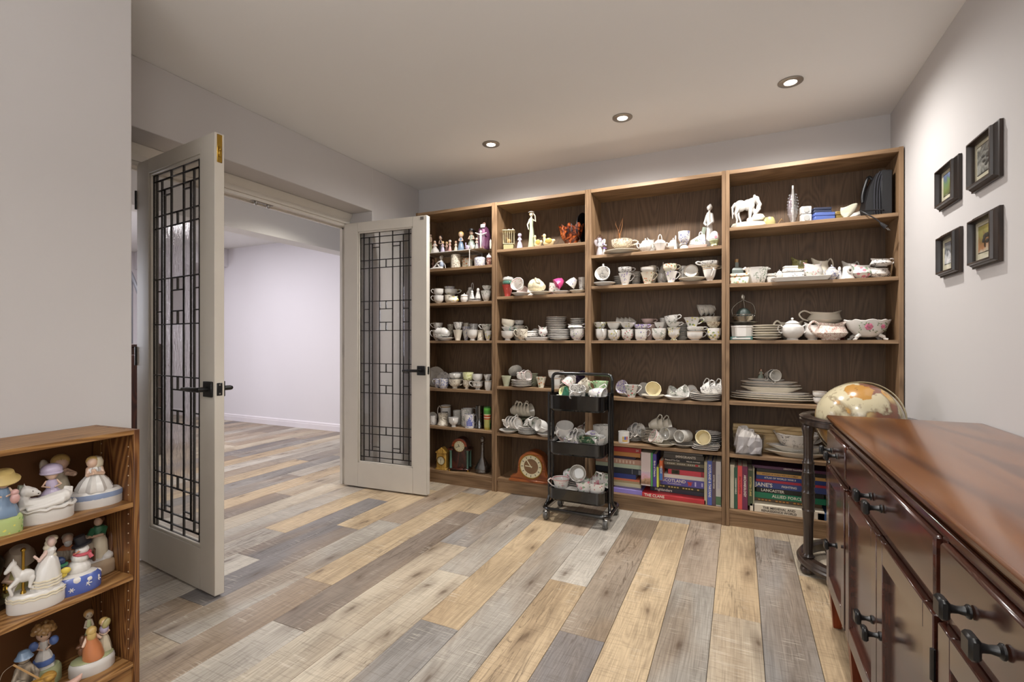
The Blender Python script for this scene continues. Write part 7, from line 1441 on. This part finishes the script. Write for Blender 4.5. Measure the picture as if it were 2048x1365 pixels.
 ('plate', -1.033, 2.905, 0.744, 0.0869, 0.0546, 'L=0,20 D=0.1000 m=w', 'white saucer at left front corner in top tray of black trolley'),
 ('napkin', -0.992, 2.915, 0.744, 0.0591, 0.053, '', 'crumpled green cloth in top tray of black trolley'),
 ('plate', -1.013, 2.975, 0.744, 0.0603, 0.1067, 'L=40,60 D=0.1018 m=yelb', 'yellow green saucer standing on edge in top tray of black trolley'),
 ('cup', -0.916, 2.915, 0.744, 0.1028, 0.115, 'm=blk s=straight L=20,25 D=0.1031 H=0.0807 h=l', 'black patterned teacup tilted to show inside in top tray of black trolley'),
 ('cup', -0.972, 3.005, 0.8176, 0.0915, 0.0823, 'm=pk s=flare L=-80,150 D=0.0975 H=0.0696 h=n', 'white sprigged teacup upside down at back in top tray of black trolley'),
 ('cup', -0.865, 2.995, 0.7912, 0.1002, 0.0793, 'm=brn s=flare L=-60,40 D=0.0958 H=0.0775 h=l', 'brown printed teacup leaning left in top tray of black trolley'),
 ('nest', -0.824, 2.915, 0.744, 0.1362, 0.1084, 'n=2 L=80,100 D=0.0968 H=0.0704 m=vi', 'white blue sprigged teacup tipped in front in top tray of black trolley'),
 ('cup', -0.79, 2.995, 0.7845, 0.1029, 0.0859, 'm=grn s=flare h=l', 'green banded floral teacup in top tray of black trolley'),
 ('saucer', -0.9, 2.915, 0.744, 0.109, 0.0416, 'm=w', 'white saucer lying flat in tray in top tray of black trolley'),
 ('stack', -1.014, 2.945, 0.6935, 0.1239, 0.046, 'n=4 m=w', 'white saucer in low stack under left cups in top tray of black trolley'),
 ('stack', -0.902, 2.945, 0.6935, 0.1257, 0.046, 'n=4 m=gd', 'gilt saucer in low stack under middle cups in top tray of black trolley'),
 ('stack', -0.799, 2.945, 0.6935, 0.1196, 0.046, 'n=4 m=cr', 'cream saucer in low stack under right cups in top tray of black trolley'),
 ('plate', -1.047, 3.045, 0.466, 0.0581, 0.1608, 'L=-30,72 D=0.0954 m=gy', 'grey saucer standing at back left in middle tray of black trolley'),
 ('plate', -1.042, 3.025, 0.466, 0.0631, 0.1708, 'L=30,72 D=0.0942 m=pinkp', 'pale pink saucer standing at back in middle tray of black trolley'),
 ('cup', -1.019, 2.975, 0.4956, 0.1149, 0.1169, 'm=w s=round L=20,25 D=0.1112 H=0.0881 h=l', 'white gilt edged teacup tilted at back left in middle tray of black trolley'),
 ('nest', -0.97, 2.915, 0.466, 0.1414, 0.116, 'n=3 L=75,70 D=0.1039 H=0.0678 m=vi', 'sprigged teacup in tipped row at front in middle tray of black trolley'),
 ('plate', -0.926, 2.995, 0.466, 0.0776, 0.1064, 'L=-15,70 D=0.1012 m=w', 'white saucer standing behind the row in middle tray of black trolley'),
 ('plate', -0.842, 2.985, 0.466, 0.0843, 0.1026, 'L=0,65 D=0.0997 m=lil', 'lilac rimmed saucer standing in middle tray of black trolley'),
 ('mug', -0.809, 3.045, 0.466, 0.0854, 0.1192, 'm=gy h=n', 'grey mug at back, left of two in middle tray of black trolley'),
 ('mug', -0.781, 3.045, 0.4698, 0.0844, 0.1183, 'm=gy h=n', 'grey mug at back, right of two in middle tray of black trolley'),
 ('box', -0.84, 2.905, 0.4972, 0.1115, 0.0423, 'm=greenb', 'oblong green banded china dish in middle tray of black trolley'),
 ('saucer', -0.835, 2.895, 0.466, 0.1073, 0.0411, 'm=w', 'white saucer under green banded dish in middle tray of black trolley'),
 ('cup', -0.781, 2.915, 0.466, 0.0839, 0.0985, 'm=bk s=flare L=0,8 D=0.0919 H=0.0700 h=l', 'dotted white teacup at right front corner in middle tray of black trolley'),
 ('stack', -1.014, 2.945, 0.4185, 0.1239, 0.046, 'n=4 m=w', 'white saucer in low stack under left cups in middle tray of black trolley'),
 ('stack', -0.902, 2.945, 0.4185, 0.1257, 0.046, 'n=4 m=gd', 'gilt saucer in low stack under middle cups in middle tray of black trolley'),
 ('stack', -0.799, 2.945, 0.4185, 0.1196, 0.046, 'n=4 m=cr', 'cream saucer in low stack under right cups in middle tray of black trolley'),
 ('cup', -1.02, 2.905, 0.176, 0.1127, 0.0823, 'm=pk s=flare h=l', 'white teacup with looped handle at left front in bottom tray of black trolley'),
 ('cup', -1.024, 3.005, 0.2197, 0.1034, 0.0655, 'm=rose s=straight L=80,75 D=0.0847 H=0.0894 h=n', 'rose patterned teacup lying at back left in bottom tray of black trolley'),
 ('stack', -0.941, 2.995, 0.176, 0.1458, 0.0628, 'n=5 m=gd', 'white saucer in stack at back centre in bottom tray of black trolley'),
 ('cup', -0.924, 2.975, 0.2419, 0.1004, 0.0676, 'm=gy s=round L=10,75 D=0.1051 H=0.0777 h=n', 'grey white teacup lying on saucer stack, open side forward in bottom tray of black trolley'),
 ('saucer', -0.949, 2.895, 0.176, 0.0896, 0.033, 'm=w', 'shallow white saucer at front centre in bottom tray of black trolley'),
 ('cup', -0.858, 2.905, 0.176, 0.1041, 0.0727, 'm=rose s=straight L=-80,12 D=0.0976 H=0.0754 h=n', 'teacup with big pink flower in bottom tray of black trolley'),
 ('cup', -0.79, 2.905, 0.176, 0.1027, 0.0806, 'm=rd s=round h=n', 'teacup with small red blue flowers at right front in bottom tray of black trolley'),
 ('nest', -0.824, 2.995, 0.209, 0.1296, 0.0864, 'n=3 L=75,72 D=0.0949 H=0.0632 m=rose', 'rose sprigged teacup in tipped row at back right in bottom tray of black trolley'),
 ('stack', -1.014, 2.945, 0.1315, 0.1239, 0.046, 'n=4 m=w', 'white saucer in low stack under left cups in bottom tray of black trolley'),
 ('stack', -0.902, 2.945, 0.1315, 0.1257, 0.046, 'n=4 m=gd', 'gilt saucer in low stack under middle cups in bottom tray of black trolley'),
 ('stack', -0.799, 2.945, 0.1315, 0.1196, 0.046, 'n=4 m=cr', 'cream saucer in low stack under right cups in bottom tray of black trolley'),
]
for kind, X, Y, z, w, h, opts, lab in ITEMS:
    od = dict(t.split('=', 1) for t in opts.split()) if opts else {}
    BUILD[kind](X, Y, z, w, h, od, lab)
# ------------------------------------------------------------------ music boxes and figurines on the small bookcase
FR = math.radians(74)
def musicbox(name, label, loc, w, bh, mat, d=.62, scallop=0, rot=FR):
    def fn(x, y, z, a, r):
        k = 1+(scallop*math.cos(18*a) if z > bh*.35 else 0); return x*k, y*k, z
    R = w/2
    b = obj(name, MB().lathe([(0, 0), (.97*R, 0), (R, .08*bh), (R, .55*bh), (1.01*R, .62*bh), (.97*R, .86*bh), (.86*R, bh), (0, bh*1.02)], 40, sy=d, fn=fn), mat); tag(b, label, 'music box', 'music box figurines')
    b.location = loc; b.rotation_euler = (0, 0, rot); return b
def fig(root, name, loc, w, h, dress, skin, hair, opts=(), sit=0, rot=0.0):
    p = obj(name, MB().box(0, .001, 0, .001, 0, .001), None, root, loc, (0, 0, rot)); figure_parts(p, w, h, fcm(dress), fcm(skin), fcm(hair) if hair else None, opts, sit); return p
G_ = 'music box figurines'
# shelf 1
b = musicbox('music_box', 'green based music box with bonneted girl in blue dress holding doll', (-1.785, .594, .605), .075, .05, china('meadow', 'a8b878', 'd8d060', '6a9a4a', 90, .4, dens=.4))
p = fig(b, 'girl', (0, 0, .046), .062, .118, 'bluegr', 'skin', 'brown', ('bigh',)); obj('bonnet', MB().lathe([(0, .030), (.020, .026), (.024, .012), (.034, .004), (.033, .001), (.02, .004)], 20, (0, .006, .096), M=Matrix.Rotation(.35, 3, 'X')), plain('straw_hat', 'bfa668', .5), p)
q = obj('doll', MB().ell((.020, -.026, .066), .0085).ell((.020, -.027, .050), (.010, .009, .014)), fcm('pinkd'), p); obj('rocking_arm', MB().tube([(.012, .022, .05), (.03, .03, .05), (.034, .03, .07)], .006, 7), fcm('greyg'), p)
b = musicbox('music_box', 'plain lilac music box base half hidden behind green based one', (-1.865, .668, .605), .105, .055, fcm('lilac'), .7)
obj('band', MB().lathe([(.0530, .004), (.0536, .02), (.0530, .024)], 40, sy=.7), plain('violet_band', '6a6aa0', .3), b)
b = musicbox('music_box', 'white oval music box with lilac hatted girl and lying white cat', (-1.815, .690, .605), .128, .046, fcm('white'), .62, .008)
m = MB(); limb(m, [(-.038, -.02, .075), (-.036, -.02, .06), (-.01, -.02, .056), (.036, -.016, .064)], [.013, .015, .015, .017]); limb(m, [(-.034, -.024, .092), (-.022, -.026, .088), (-.012, -.03, .084)], [.0135, .011, .006]); limb(m, [(-.03, -.026, .058), (-.05, -.03, .048), (-.062, -.03, .046)], [.007, .005, .004]); limb(m, [(.03, -.03, .056), (0, -.036, .05), (-.03, -.036, .048)], [.009, .006, .005]); limb(m, [(.05, -.012, .066), (.052, -.01, .08), (.04, -.012, .084)], [.005, .0045, .004])
for s in (-1, 1): m.lathe([(.004, 0), (0, .012)], 7, (-.036, -.020+s*.007, .100))
c_ = obj('cat', remesh(m, .0018, 4), fcm('white'), b); c_.scale = (1.12, 1.1, 1.15); c_.location = (-.002, .0, -.008)
obj('nose', MB().ell((-.012, -.0365, .0845), .0016, 6, 5).ell((-.022, -.038, .0925), .0013, 6, 5), plain('eye_dark', '2a2018', .3), c_)
obj('snow_frill', MB().tube([(.066*math.cos(t*PI/16), .041*math.sin(t*PI/16), .040+.003*math.sin(t*2.3)) for t in range(32)], .005, 7, True), fcm('white'), b)
p = fig(b, 'girl', (.016, .012, .042), .066, .106, 'lilac', 'skin', 'blond', ('bigh',), 1); obj('hat', MB().ell((0, .004, .098), (.0255, .0245, .019)).tube([(.0225*math.cos(t*PI/10), .004+.022*math.sin(t*PI/10), .090) for t in range(20)], .004, 7, True), fcm('lilac'), p)
b = tag(obj('angel_figurine', MB().lathe([(0, 0), (.03, 0), (.034, .01), (.026, .05), (.016, .095), (.018, .11), (0, .118)], 18), fcm('cream')), 'blonde angel figurine with raised wing behind the cat music box', 'figurine'); b.location = (-1.912, .765, .605); b.rotation_euler = (0, 0, FR)
bd = MB().ell((0, -.004, .138), (.020, .020, .022)); limb(bd, [(.012, -.006, .112), (.03, -.012, .10), (.012, -.026, .108)], [.009, .008, .007]); obj('body', bd, fcm('skin'), b)
hm = MB().ell((0, .002, .144), (.0235, .0235, .0215))
for k in range(9): hm.ell((-.018+.0045*k, -.008+.004*abs(k-4)*.5, .150-.0007*(k-4)**2), (.0035, .014, .010), 8, 6)
obj('hair', hm, fcm('blond'), b); obj('wing', MB().ell((-.034, .01, .128), (.012, .006, .026), M=Matrix.Rotation(-.2, 3, 'Y')), fcm('stone'), b)
b = musicbox('music_box', 'white and blue oval music box with kneeling praying girl', (-1.838, .822, .605), .135, .05, fcm('white'), .62, .006)
obj('blue_band', MB().lathe([(.0676, .026), (.0690, .032), (.0680, .042), (.066, .042)], 40, sy=.62), plain('blue_band', '8a9ab8', .3), b)
def fold2(x, y, z, a, r): k = 1+.09*math.sin(9*a); return x*k, y*k, z
p = obj('girl', MB().lathe([(0, 0), (.042, 0), (.044, .008), (.034, .03), (.016, .052), (.017, .066), (.012, .074), (0, .075)], 36, fn=fold2), fcm('white'), b, (-.002, 0, .048))
bd = MB().ell((-.006, -.004, .088), (.0145, .0155, .0165)).tube([(0, 0, .066), (-.004, -.002, .08)], .006, 8)
for s in (-1, 1): limb(bd, [(s*.014, 0, .068), (s*.018, -.012, .052), (-.004+s*.003, -.026, .058), (-.006+s*.002, -.028, .068)], [.0075, .0065, .005, .004])
obj('body', bd, fcm('skin'), p); obj('hair', MB().ell((-.005, .001, .0925), (.0165, .0165, .0160)).ell((.004, .012, .076), (.012, .008, .02)), fcm('blond'), p); obj('veil', MB().lathe([(.0185, -.014), (.0195, 0), (.014, .014), (0, .019)], 18, (.004, .006, .088)), fcm('cream'), p)
# shelf 2
b = musicbox('music_box', 'cream cushion music box with carousel horse and veiled lady', (-1.800, .655, .372), .150, .05, fcm('white'), .66, .006)
b.scale = (.80, .84, 1.0); b.location.y += .012
for zz in (.034, .041): obj('lace_trim', MB().tube([(.0755*math.cos(t*PI/24), .050*math.sin(t*PI/24), zz+.0018*math.sin(t*2.1)) for t in range(48)], .0026, 6, True), fcm('cream'), b)
m = MB(); m.ell((-.030, -.012, .098), (.026, .016, .018)); limb(m, [(-.046, -.012, .106), (-.056, -.014, .126), (-.062, -.016, .134)], [.013, .0105, .009]); limb(m, [(-.058, -.016, .138), (-.070, -.018, .126), (-.076, -.018, .120)], [.0095, .0075, .006])
for pts in ([(-.05, -.02, .09), (-.068, -.022, .076), (-.062, -.022, .056)], [(-.046, -.004, .09), (-.058, -.008, .07), (-.064, -.008, .05)], [(-.012, -.02, .09), (-.018, -.022, .068), (-.004, -.022, .058)], [(-.01, -.004, .09), (.0, -.004, .07), (-.006, -.004, .056)]): limb(m, pts, [.0085, .006, .005])
for s in (-1, 1): m.lathe([(.0035, 0), (0, .012)], 6, (-.058, -.016+s*.006, .144))
obj('horse', remesh(m, .0018, 3), fcm('white'), b); obj('pole', MB().tube([(-.034, -.012, .048), (-.034, -.012, .168)], .0042, 10).ell((-.034, -.012, .170), (.007, .007, .006)).lathe([(.009, 0), (.006, .01)], 12, (-.034, -.012, .048)), BRASS, b)
def gown(x, y, z, a, r): k = 1+.05*math.sin(8*a+z*40); return x*k+.012*(z/.1)**2, y*k, z
p = obj('lady', MB().lathe([(0, 0), (.040, 0), (.041, .012), (.038, .03), (.033, .055), (.024, .078), (.013, .09), (.015, .104), (.008, .112), (0, .113)], 30, fn=gown), fcm('white'), b, (.024, .0, .046))
for zz in (.012, .02, .028): obj('ruffle', MB().tube([(.0415*math.cos(t*PI/16)*(1-zz*1.2), .0415*math.sin(t*PI/16)*(1-zz*1.2), zz+.0012*math.sin(t*2)) for t in range(32)], .0028, 6, True), fcm('cream'), p)
bd = MB().ell((.014, -.002, .128), (.0125, .013, .0145)).tube([(.013, 0, .106), (.014, 0, .12)], .005, 8); limb(bd, [(.0, -.006, .10), (-.018, -.012, .084), (-.03, -.014, .098)], [.007, .006, .004]); obj('body', bd, fcm('pinkp'), p)
vm = MB()
for k in range(7): vm.ell((.012+.004*math.cos(k*1.3), .006+.004*math.sin(k), .134-.012*k), (.018-.0005*k, .016, .010), 10, 7)
obj('veil', remesh(vm, .002, 2), fcm('cream'), p)
b = tag(obj('bonnet_figurine', MB().lathe([(0, 0), (.036, 0), (.038, .02), (.028, .06), (.018, .095), (0, .1)], 18), fcm('olive')), 'brown bonneted child figurine behind the carousel horse', 'figurine'); b.location = (-1.905, .668, .372); b.rotation_euler = (0, 0, FR)
obj('body', MB().ell((.004, -.012, .118), (.018, .018, .020)).tube([(-.012, 0, .085), (-.03, -.01, .06), (-.01, -.03, .055)], .008, 8), fcm('skin'), b); obj('bonnet', MB().lathe([(0, .036), (.022, .03), (.032, .012), (.036, -.008), (.030, -.012), (.024, .0)], 20, (0, 0, .118), M=Matrix.Rotation(.5, 3, 'X')), fcm('stone'), b)
b = tag(obj('ornate_stand', MB().lathe([(0, 0), (.034, 0), (.034, .015), (.016, .03), (.02, .05), (.012, .07), (.024, .1), (.03, .13), (.02, .15), (0, .15)], 18), plain('dark_bronze', '3a2e20', .4, metal=.4)), 'dark bronze ornate stand at left edge behind carousel horse', 'ornament'); b.location = (-1.886, .600, .372)
for k in range(5): obj('scroll', MB().tube([(.03*math.cos(k*1.26)+.012*math.cos(t*.7), .03*math.sin(k*1.26), .05+.012*math.sin(t*.7)) for t in range(9)], .003, 6), BRASS, b)
b = musicbox('music_box', 'snowman music box on blue base with white snowflakes', (-1.806, .757, .372), .122, .05, plain('snow_blue', '4f62a8', .25, coat=.3), .66)
sn = MB().ell((0, 0, .046), (.055, .036, .014))
for k in range(12): a = k*PI/6; sn.ell((.05*math.cos(a), .033*math.sin(a), .040-.004*(k % 3)), (.013, .009, .011), 8, 6)
obj('snow_cap', remesh(sn, .002, 3), fcm('white'), b)
p = obj('snowman', remesh(MB().ell((.006, 0, .066), (.031, .027, .025)).ell((.012, -.002, .098), (.022, .020, .019)).ell((.016, -.004, .120), (.0165, .016, .0155)), .0018, 2), fcm('white'), b)
obj('scarf', MB().tube([(.016+.0175*math.cos(t*PI/10), -.004+.0165*math.sin(t*PI/10), .109) for t in range(20)], .0048, 7, True).tube([(.03, -.016, .108), (.036, -.022, .096)], [.005, .006], 7), plain('scarf_red', 'b8505a', .5), p)
obj('top_hat', MB().lathe([(0, .03), (.0135, .03), (.013, .008), (.024, .006), (.024, .002), (0, .002)], 20, (.016, -.002, .132), M=Matrix.Rotation(-.25, 3, 'Y')), plain('hat_black', '1c1a1e', .4), p)
obj('nose', MB().lathe([(.003, 0), (0, .018)], 8, (.008, -.018, .121), M=Matrix.Rotation(-2.0, 3, 'Y')), fcm('orange'), p)
q = obj('penguin', remesh(MB().ell((-.034, -.012, .078), (.018, .015, .024)).ell((-.036, -.014, .104), (.014, .013, .013)), .0018, 2), plain('penguin_navy', '2c3a5c', .3), b); obj('scarf', MB().tube([(-.035+.015*math.cos(t*PI/8), -.013+.014*math.sin(t*PI/8), .093) for t in range(16)], .0045, 6, True), fcm('green'), q); obj('mitten', MB().ell((-.024, -.03, .078), (.012, .006, .010)).ell((-.03, -.028, .066), (.010, .006, .008)), fcm('yellow'), q)
for (cx, cz, s) in ((-.040, .022, .008), (-.012, .018, .007), (.024, .026, .010), (.050, .026, .006)):
    a = math.asin(max(-1, min(1, cx/.0595))); yy = -.0395*math.cos(a)*1.0; f_ = MB()
    for k in range(3):
        f_.tube([(cx-s*math.cos(k*PI/3), yy-.0006, cz-s*math.sin(k*PI/3)), (cx+s*math.cos(k*PI/3), yy-.0006, cz+s*math.sin(k*PI/3))], .0013, 5)
    obj('snowflake', f_, fcm('white'), b)
b = musicbox('music_box', 'rocky music box with man reading newspaper and green bloused woman', (-1.895, .812, .372), .175, .045, plain('rock_base', 'b09a80', .5), .58)
obj('rock_top', remesh(MB().ell((0, 0, .042), (.075, .042, .012)).ell((.06, 0, .05), (.02, .03, .016)), .003, 2), fcm('white'), b)
p = obj('man', remesh(limb(limb(MB().ell((-.036, .0, .085), (.024, .020, .030)), [(-.034, -.004, .066), (-.03, -.03, .06), (-.03, -.034, .045)], [.013, .012, .010]), [(-.05, -.004, .1), (-.056, -.022, .086), (-.042, -.034, .09)], [.009, .008, .006]), .002, 3), fcm('orange'), b)
obj('body', MB().ell((-.034, -.006, .130), (.013, .014, .016)), fcm('skin'), p); obj('beard', MB().ell((-.034, -.014, .121), (.010, .008, .012)), fcm('white'), p); obj('hair', MB().ell((-.034, .001, .137), (.0145, .0135, .0115)), fcm('stone'), p)
nw = MB()
for s in (-1, 1):
    nw.add([(-.024, -.046, .075), (-.024+s*.046, -.040, .085), (-.024+s*.046, -.038, .113), (-.024, -.044, .103)], [(0, 1, 2, 3)])
    for k in range(5): nw.tube([(-.024+s*.008*(k+1), -.046+.001*k, .08), (-.024+s*.008*(k+1), -.044+.001*k, .108)], .0012, 4)
q = obj('newspaper', nw, fcm('stone'), p); q.modifiers.new('s', 'SOLIDIFY').thickness = .002
p = obj('woman', MB().lathe([(0, 0), (.020, 0), (.022, .02), (.02, .05), (.014, .068), (.017, .09), (.013, .1), (0, .102)], 20), fcm('green'), b, (.042, 0, .05)); obj('apron', MB().lathe([(.0215, .0), (.0232, .02), (.0213, .05), (.0155, .068)], 20, sy=1.02), fcm('cream'), p)
bd = MB().ell((-.002, -.002, .114), (.0115, .012, .0135))
for s in (-1, 1): limb(bd, [(s*.014, 0, .092), (s*.016-.01, -.016, .074), (-.03, -.018+s*.004, .072)], [.006, .005, .004])
obj('body', bd, fcm('skin'), p); obj('hair', MB().ell((.002, .003, .119), (.0128, .0125, .0115)).ell((.004, .012, .122), .007), fcm('brown'), p); obj('sleeves', MB().tube([(-.014, 0, .092), (-.026, -.014, .076)], .0085, 8).tube([(.014, 0, .092), (.006, -.016, .076)], .0085, 8), fcm('green'), p)
obj('kettle', MB().lathe([(0, 0), (.012, 0), (.014, .01), (.008, .018), (0, .02)], 14, (.008, -.012, .112)), fcm('stone'), b)
obj('table', MB().box(-.004, .03, -.03, .0, .082, .088, .002).tube([(.0, -.026, .045), (.0, -.026, .084)], .004, 7).tube([(.026, -.026, .045), (.026, -.026, .084)], .004, 7), fcm('brown'), b)
obj('chair_back', MB().ell((.072, .006, .085), (.008, .022, .042)), fcm('brown'), b)
# shelf 3
b = musicbox('music_box', 'curly haired boy in blue and white standing on green stump', (-1.893, .718, .092), .08, .05, fcm('sage'), .85)
p = fig(b, 'boy', (0, 0, .047), .052, .125, 'white', 'skin', None, ('bigh',))
hm = MB()
for k in range(26):
    a = k*2.4; zz = .108+.022*(k/26); r_ = .0225*math.sqrt(max(1-((zz-.104)/.03)**2, .05)); hm.ell((r_*math.cos(a), .004+r_*math.sin(a)*.9, zz), .0085, 8, 6)
obj('curls', remesh(hm, .0018, 1), fcm('tan'), p)
obj('sleeves', MB().ell((-.022, -.004, .075), (.011, .010, .014)).ell((.022, -.004, .075), (.011, .010, .014)), fcm('blue'), p); obj('sash', MB().lathe([(.0245, .014), (.0255, .02), (.0235, .028)], 18), fcm('blue'), p)
b = tag(obj('fisherman_figurine', remesh(limb(limb(MB().lathe([(0, 0), (.030, 0), (.028, .03), (.020, .07), (.018, .10), (.012, .115), (0, .118)], 16), [(.012, -.004, .1), (.026, -.016, .082), (.022, -.026, .066)], [.008, .007, .006]), [(-.012, -.002, .1), (-.02, -.016, .08), (.0, -.03, .07)], [.008, .007, .006]), .002, 1), wood('drift_grey', '4a4034', '7d7060', 'a89a86', 'Z', .6, 12, 3)), 'grey fisherman figurine with fishing rod in front of curly boy', 'figurine'); b.location = (-1.842, .655, .092); b.rotation_euler = (0, 0, FR)
obj('head', MB().ell((0, -.004, .130), (.014, .014, .016)), fcm('stone'), b); obj('cap', MB().lathe([(0, .018), (.012, .014), (.0165, .002), (.021, -.004), (.012, -.002)], 16, (0, -.003, .134)), fcm('bluegr'), b)
obj('fishing_rod', MB().tube([(.040, -.034, .055), (-.022, -.02, .128)], .0026, 6), fcm('tan'), b); obj('line', MB().tube(smooth_path([(-.022, -.02, .128), (-.042, -.02, .115), (-.050, -.02, .08), (-.050, -.02, .03)]), .0006, 4), fcm('stone'), b)
b = tag(obj('fish_creel', remesh(MB().ell((0, 0, .05), (.034, .022, .020)).ell((.02, 0, .066), (.018, .018, .014)).ell((0, 0, .02), (.03, .02, .022)), .002, 1), wood('creel_tan', '6a4a1c', 'a07830', 'b89048', 'X', .6, 10, 4)), 'tan carved fishing creel in front of the fisherman figurine', 'ornament'); b.location = (-1.800, .672, .092); b.rotation_euler = (0, 0, FR)
obj('strap', MB().tube(smooth_path([(-.03, 0, .05), (0, -.024, .06), (.03, 0, .055)]), .003, 6), fcm('brown'), b)
b = tag(obj('spiral_shell', MB().lathe([(0, 0), (.018, 0), (.021, .006), (.017, .010), (.018, .013), (.013, .018), (.014, .021), (.008, .026), (.009, .028), (0, .036)], 20), plain('shell_cream', 'd0c4a0', .4)), 'small banded cream spiral shell at bottom left', 'shell'); b.location = (-1.775, .668, .092)
obj('stripe', MB().tube([((.021-.0005*t)*math.cos(t*.5), (.021-.0005*t)*math.sin(t*.5), .006+.0007*t) for t in range(36)], .0012, 5), fcm('brown'), b)
b = tag(obj('straw_hat_ornament', MB().lathe([(0, .03), (.02, .028), (.026, .012), (.040, .008), (.042, .003), (0, .0)], 24), plain('straw', 'a08048', .8)), 'small round straw hat ornament at bottom left corner', 'ornament'); b.location = (-1.785, .600, .092)
obj('hat_band', MB().tube([(.0255*math.cos(t*PI/10), .0255*math.sin(t*PI/10), .013) for t in range(20)], .0025, 6, True), fcm('brown'), b)
b = tag(obj('pink_conch', remesh(limb(MB().ell((0, 0, .018), (.026, .018, .016)), [(.01, 0, .02), (.03, 0, .032), (.036, 0, .04)], [.014, .008, .003]), .0018, 1), plain('conch_pink', 'c09a8a', .35)), 'pinkish conch shell beside banded spiral shell', 'shell'); b.location = (-1.778, .722, .092); b.rotation_euler = (0, 0, FR)
obj('opening', MB().ell((-.006, -.014, .016), (.014, .005, .009)), plain('conch_inside', 'b8706a', .3), b)
b = musicbox('music_box', 'oval white music box with blonde lady in orange gown and couple', (-1.834, .812, .092), .112, .042, fcm('white'), .68)
obj('grass', remesh(MB().ell((0, 0, .041), (.054, .036, .006)), .002, 0), fcm('sage'), b)
def train(x, y, z, a, r): return x+.10*(z-.06)*(1 if z < .06 else 0)*-1, y, z
p = obj('lady', MB().lathe([(0, 0), (.026, 0), (.027, .01), (.022, .04), (.014, .06), (.014, .074), (0, .076)], 22, fn=train), fcm('orange'), b, (-.004, -.012, .042)); bd = MB().ell((0, 0, .086), (.0115, .012, .0135)); limb(bd, [(-.01, 0, .07), (-.02, -.008, .05)], [.005, .004]); limb(bd, [(.01, 0, .07), (.022, .0, .056)], [.005, .004]); obj('body', bd, fcm('skin'), p); obj('hair', MB().ell((0, -.003, .088), (.0135, .014, .0145)).ell((0, -.008, .074), (.012, .008, .016)), fcm('blond'), p)
p = fig(b, 'dancer', (.030, .008, .042), .040, .105, 'cream', 'skin', 'blond'); obj('bodice', MB().ell((0, 0, .07), (.013, .012, .014)), fcm('lilac'), p)
p = fig(b, 'partner', (-.006, .014, .06), .032, .125, 'sage', 'stone', 'tan'); obj('rock', MB().ell((0, 0, -.004), (.018, .014, .022)), fcm('stone'), p)
p = obj('bird', MB().ell((.034, -.002, .132), (.010, .008, .016), M=Matrix.Rotation(.4, 3, 'Y')), fcm('olive'), b)
obj('foliage', remesh(MB().ell((-.026, 0, .07), (.008, .008, .014)).ell((-.022, .006, .1), (.008, .008, .016)).ell((-.03, 0, .085), (.009, .007, .006)), .0018, 1), fcm('brown'), b)
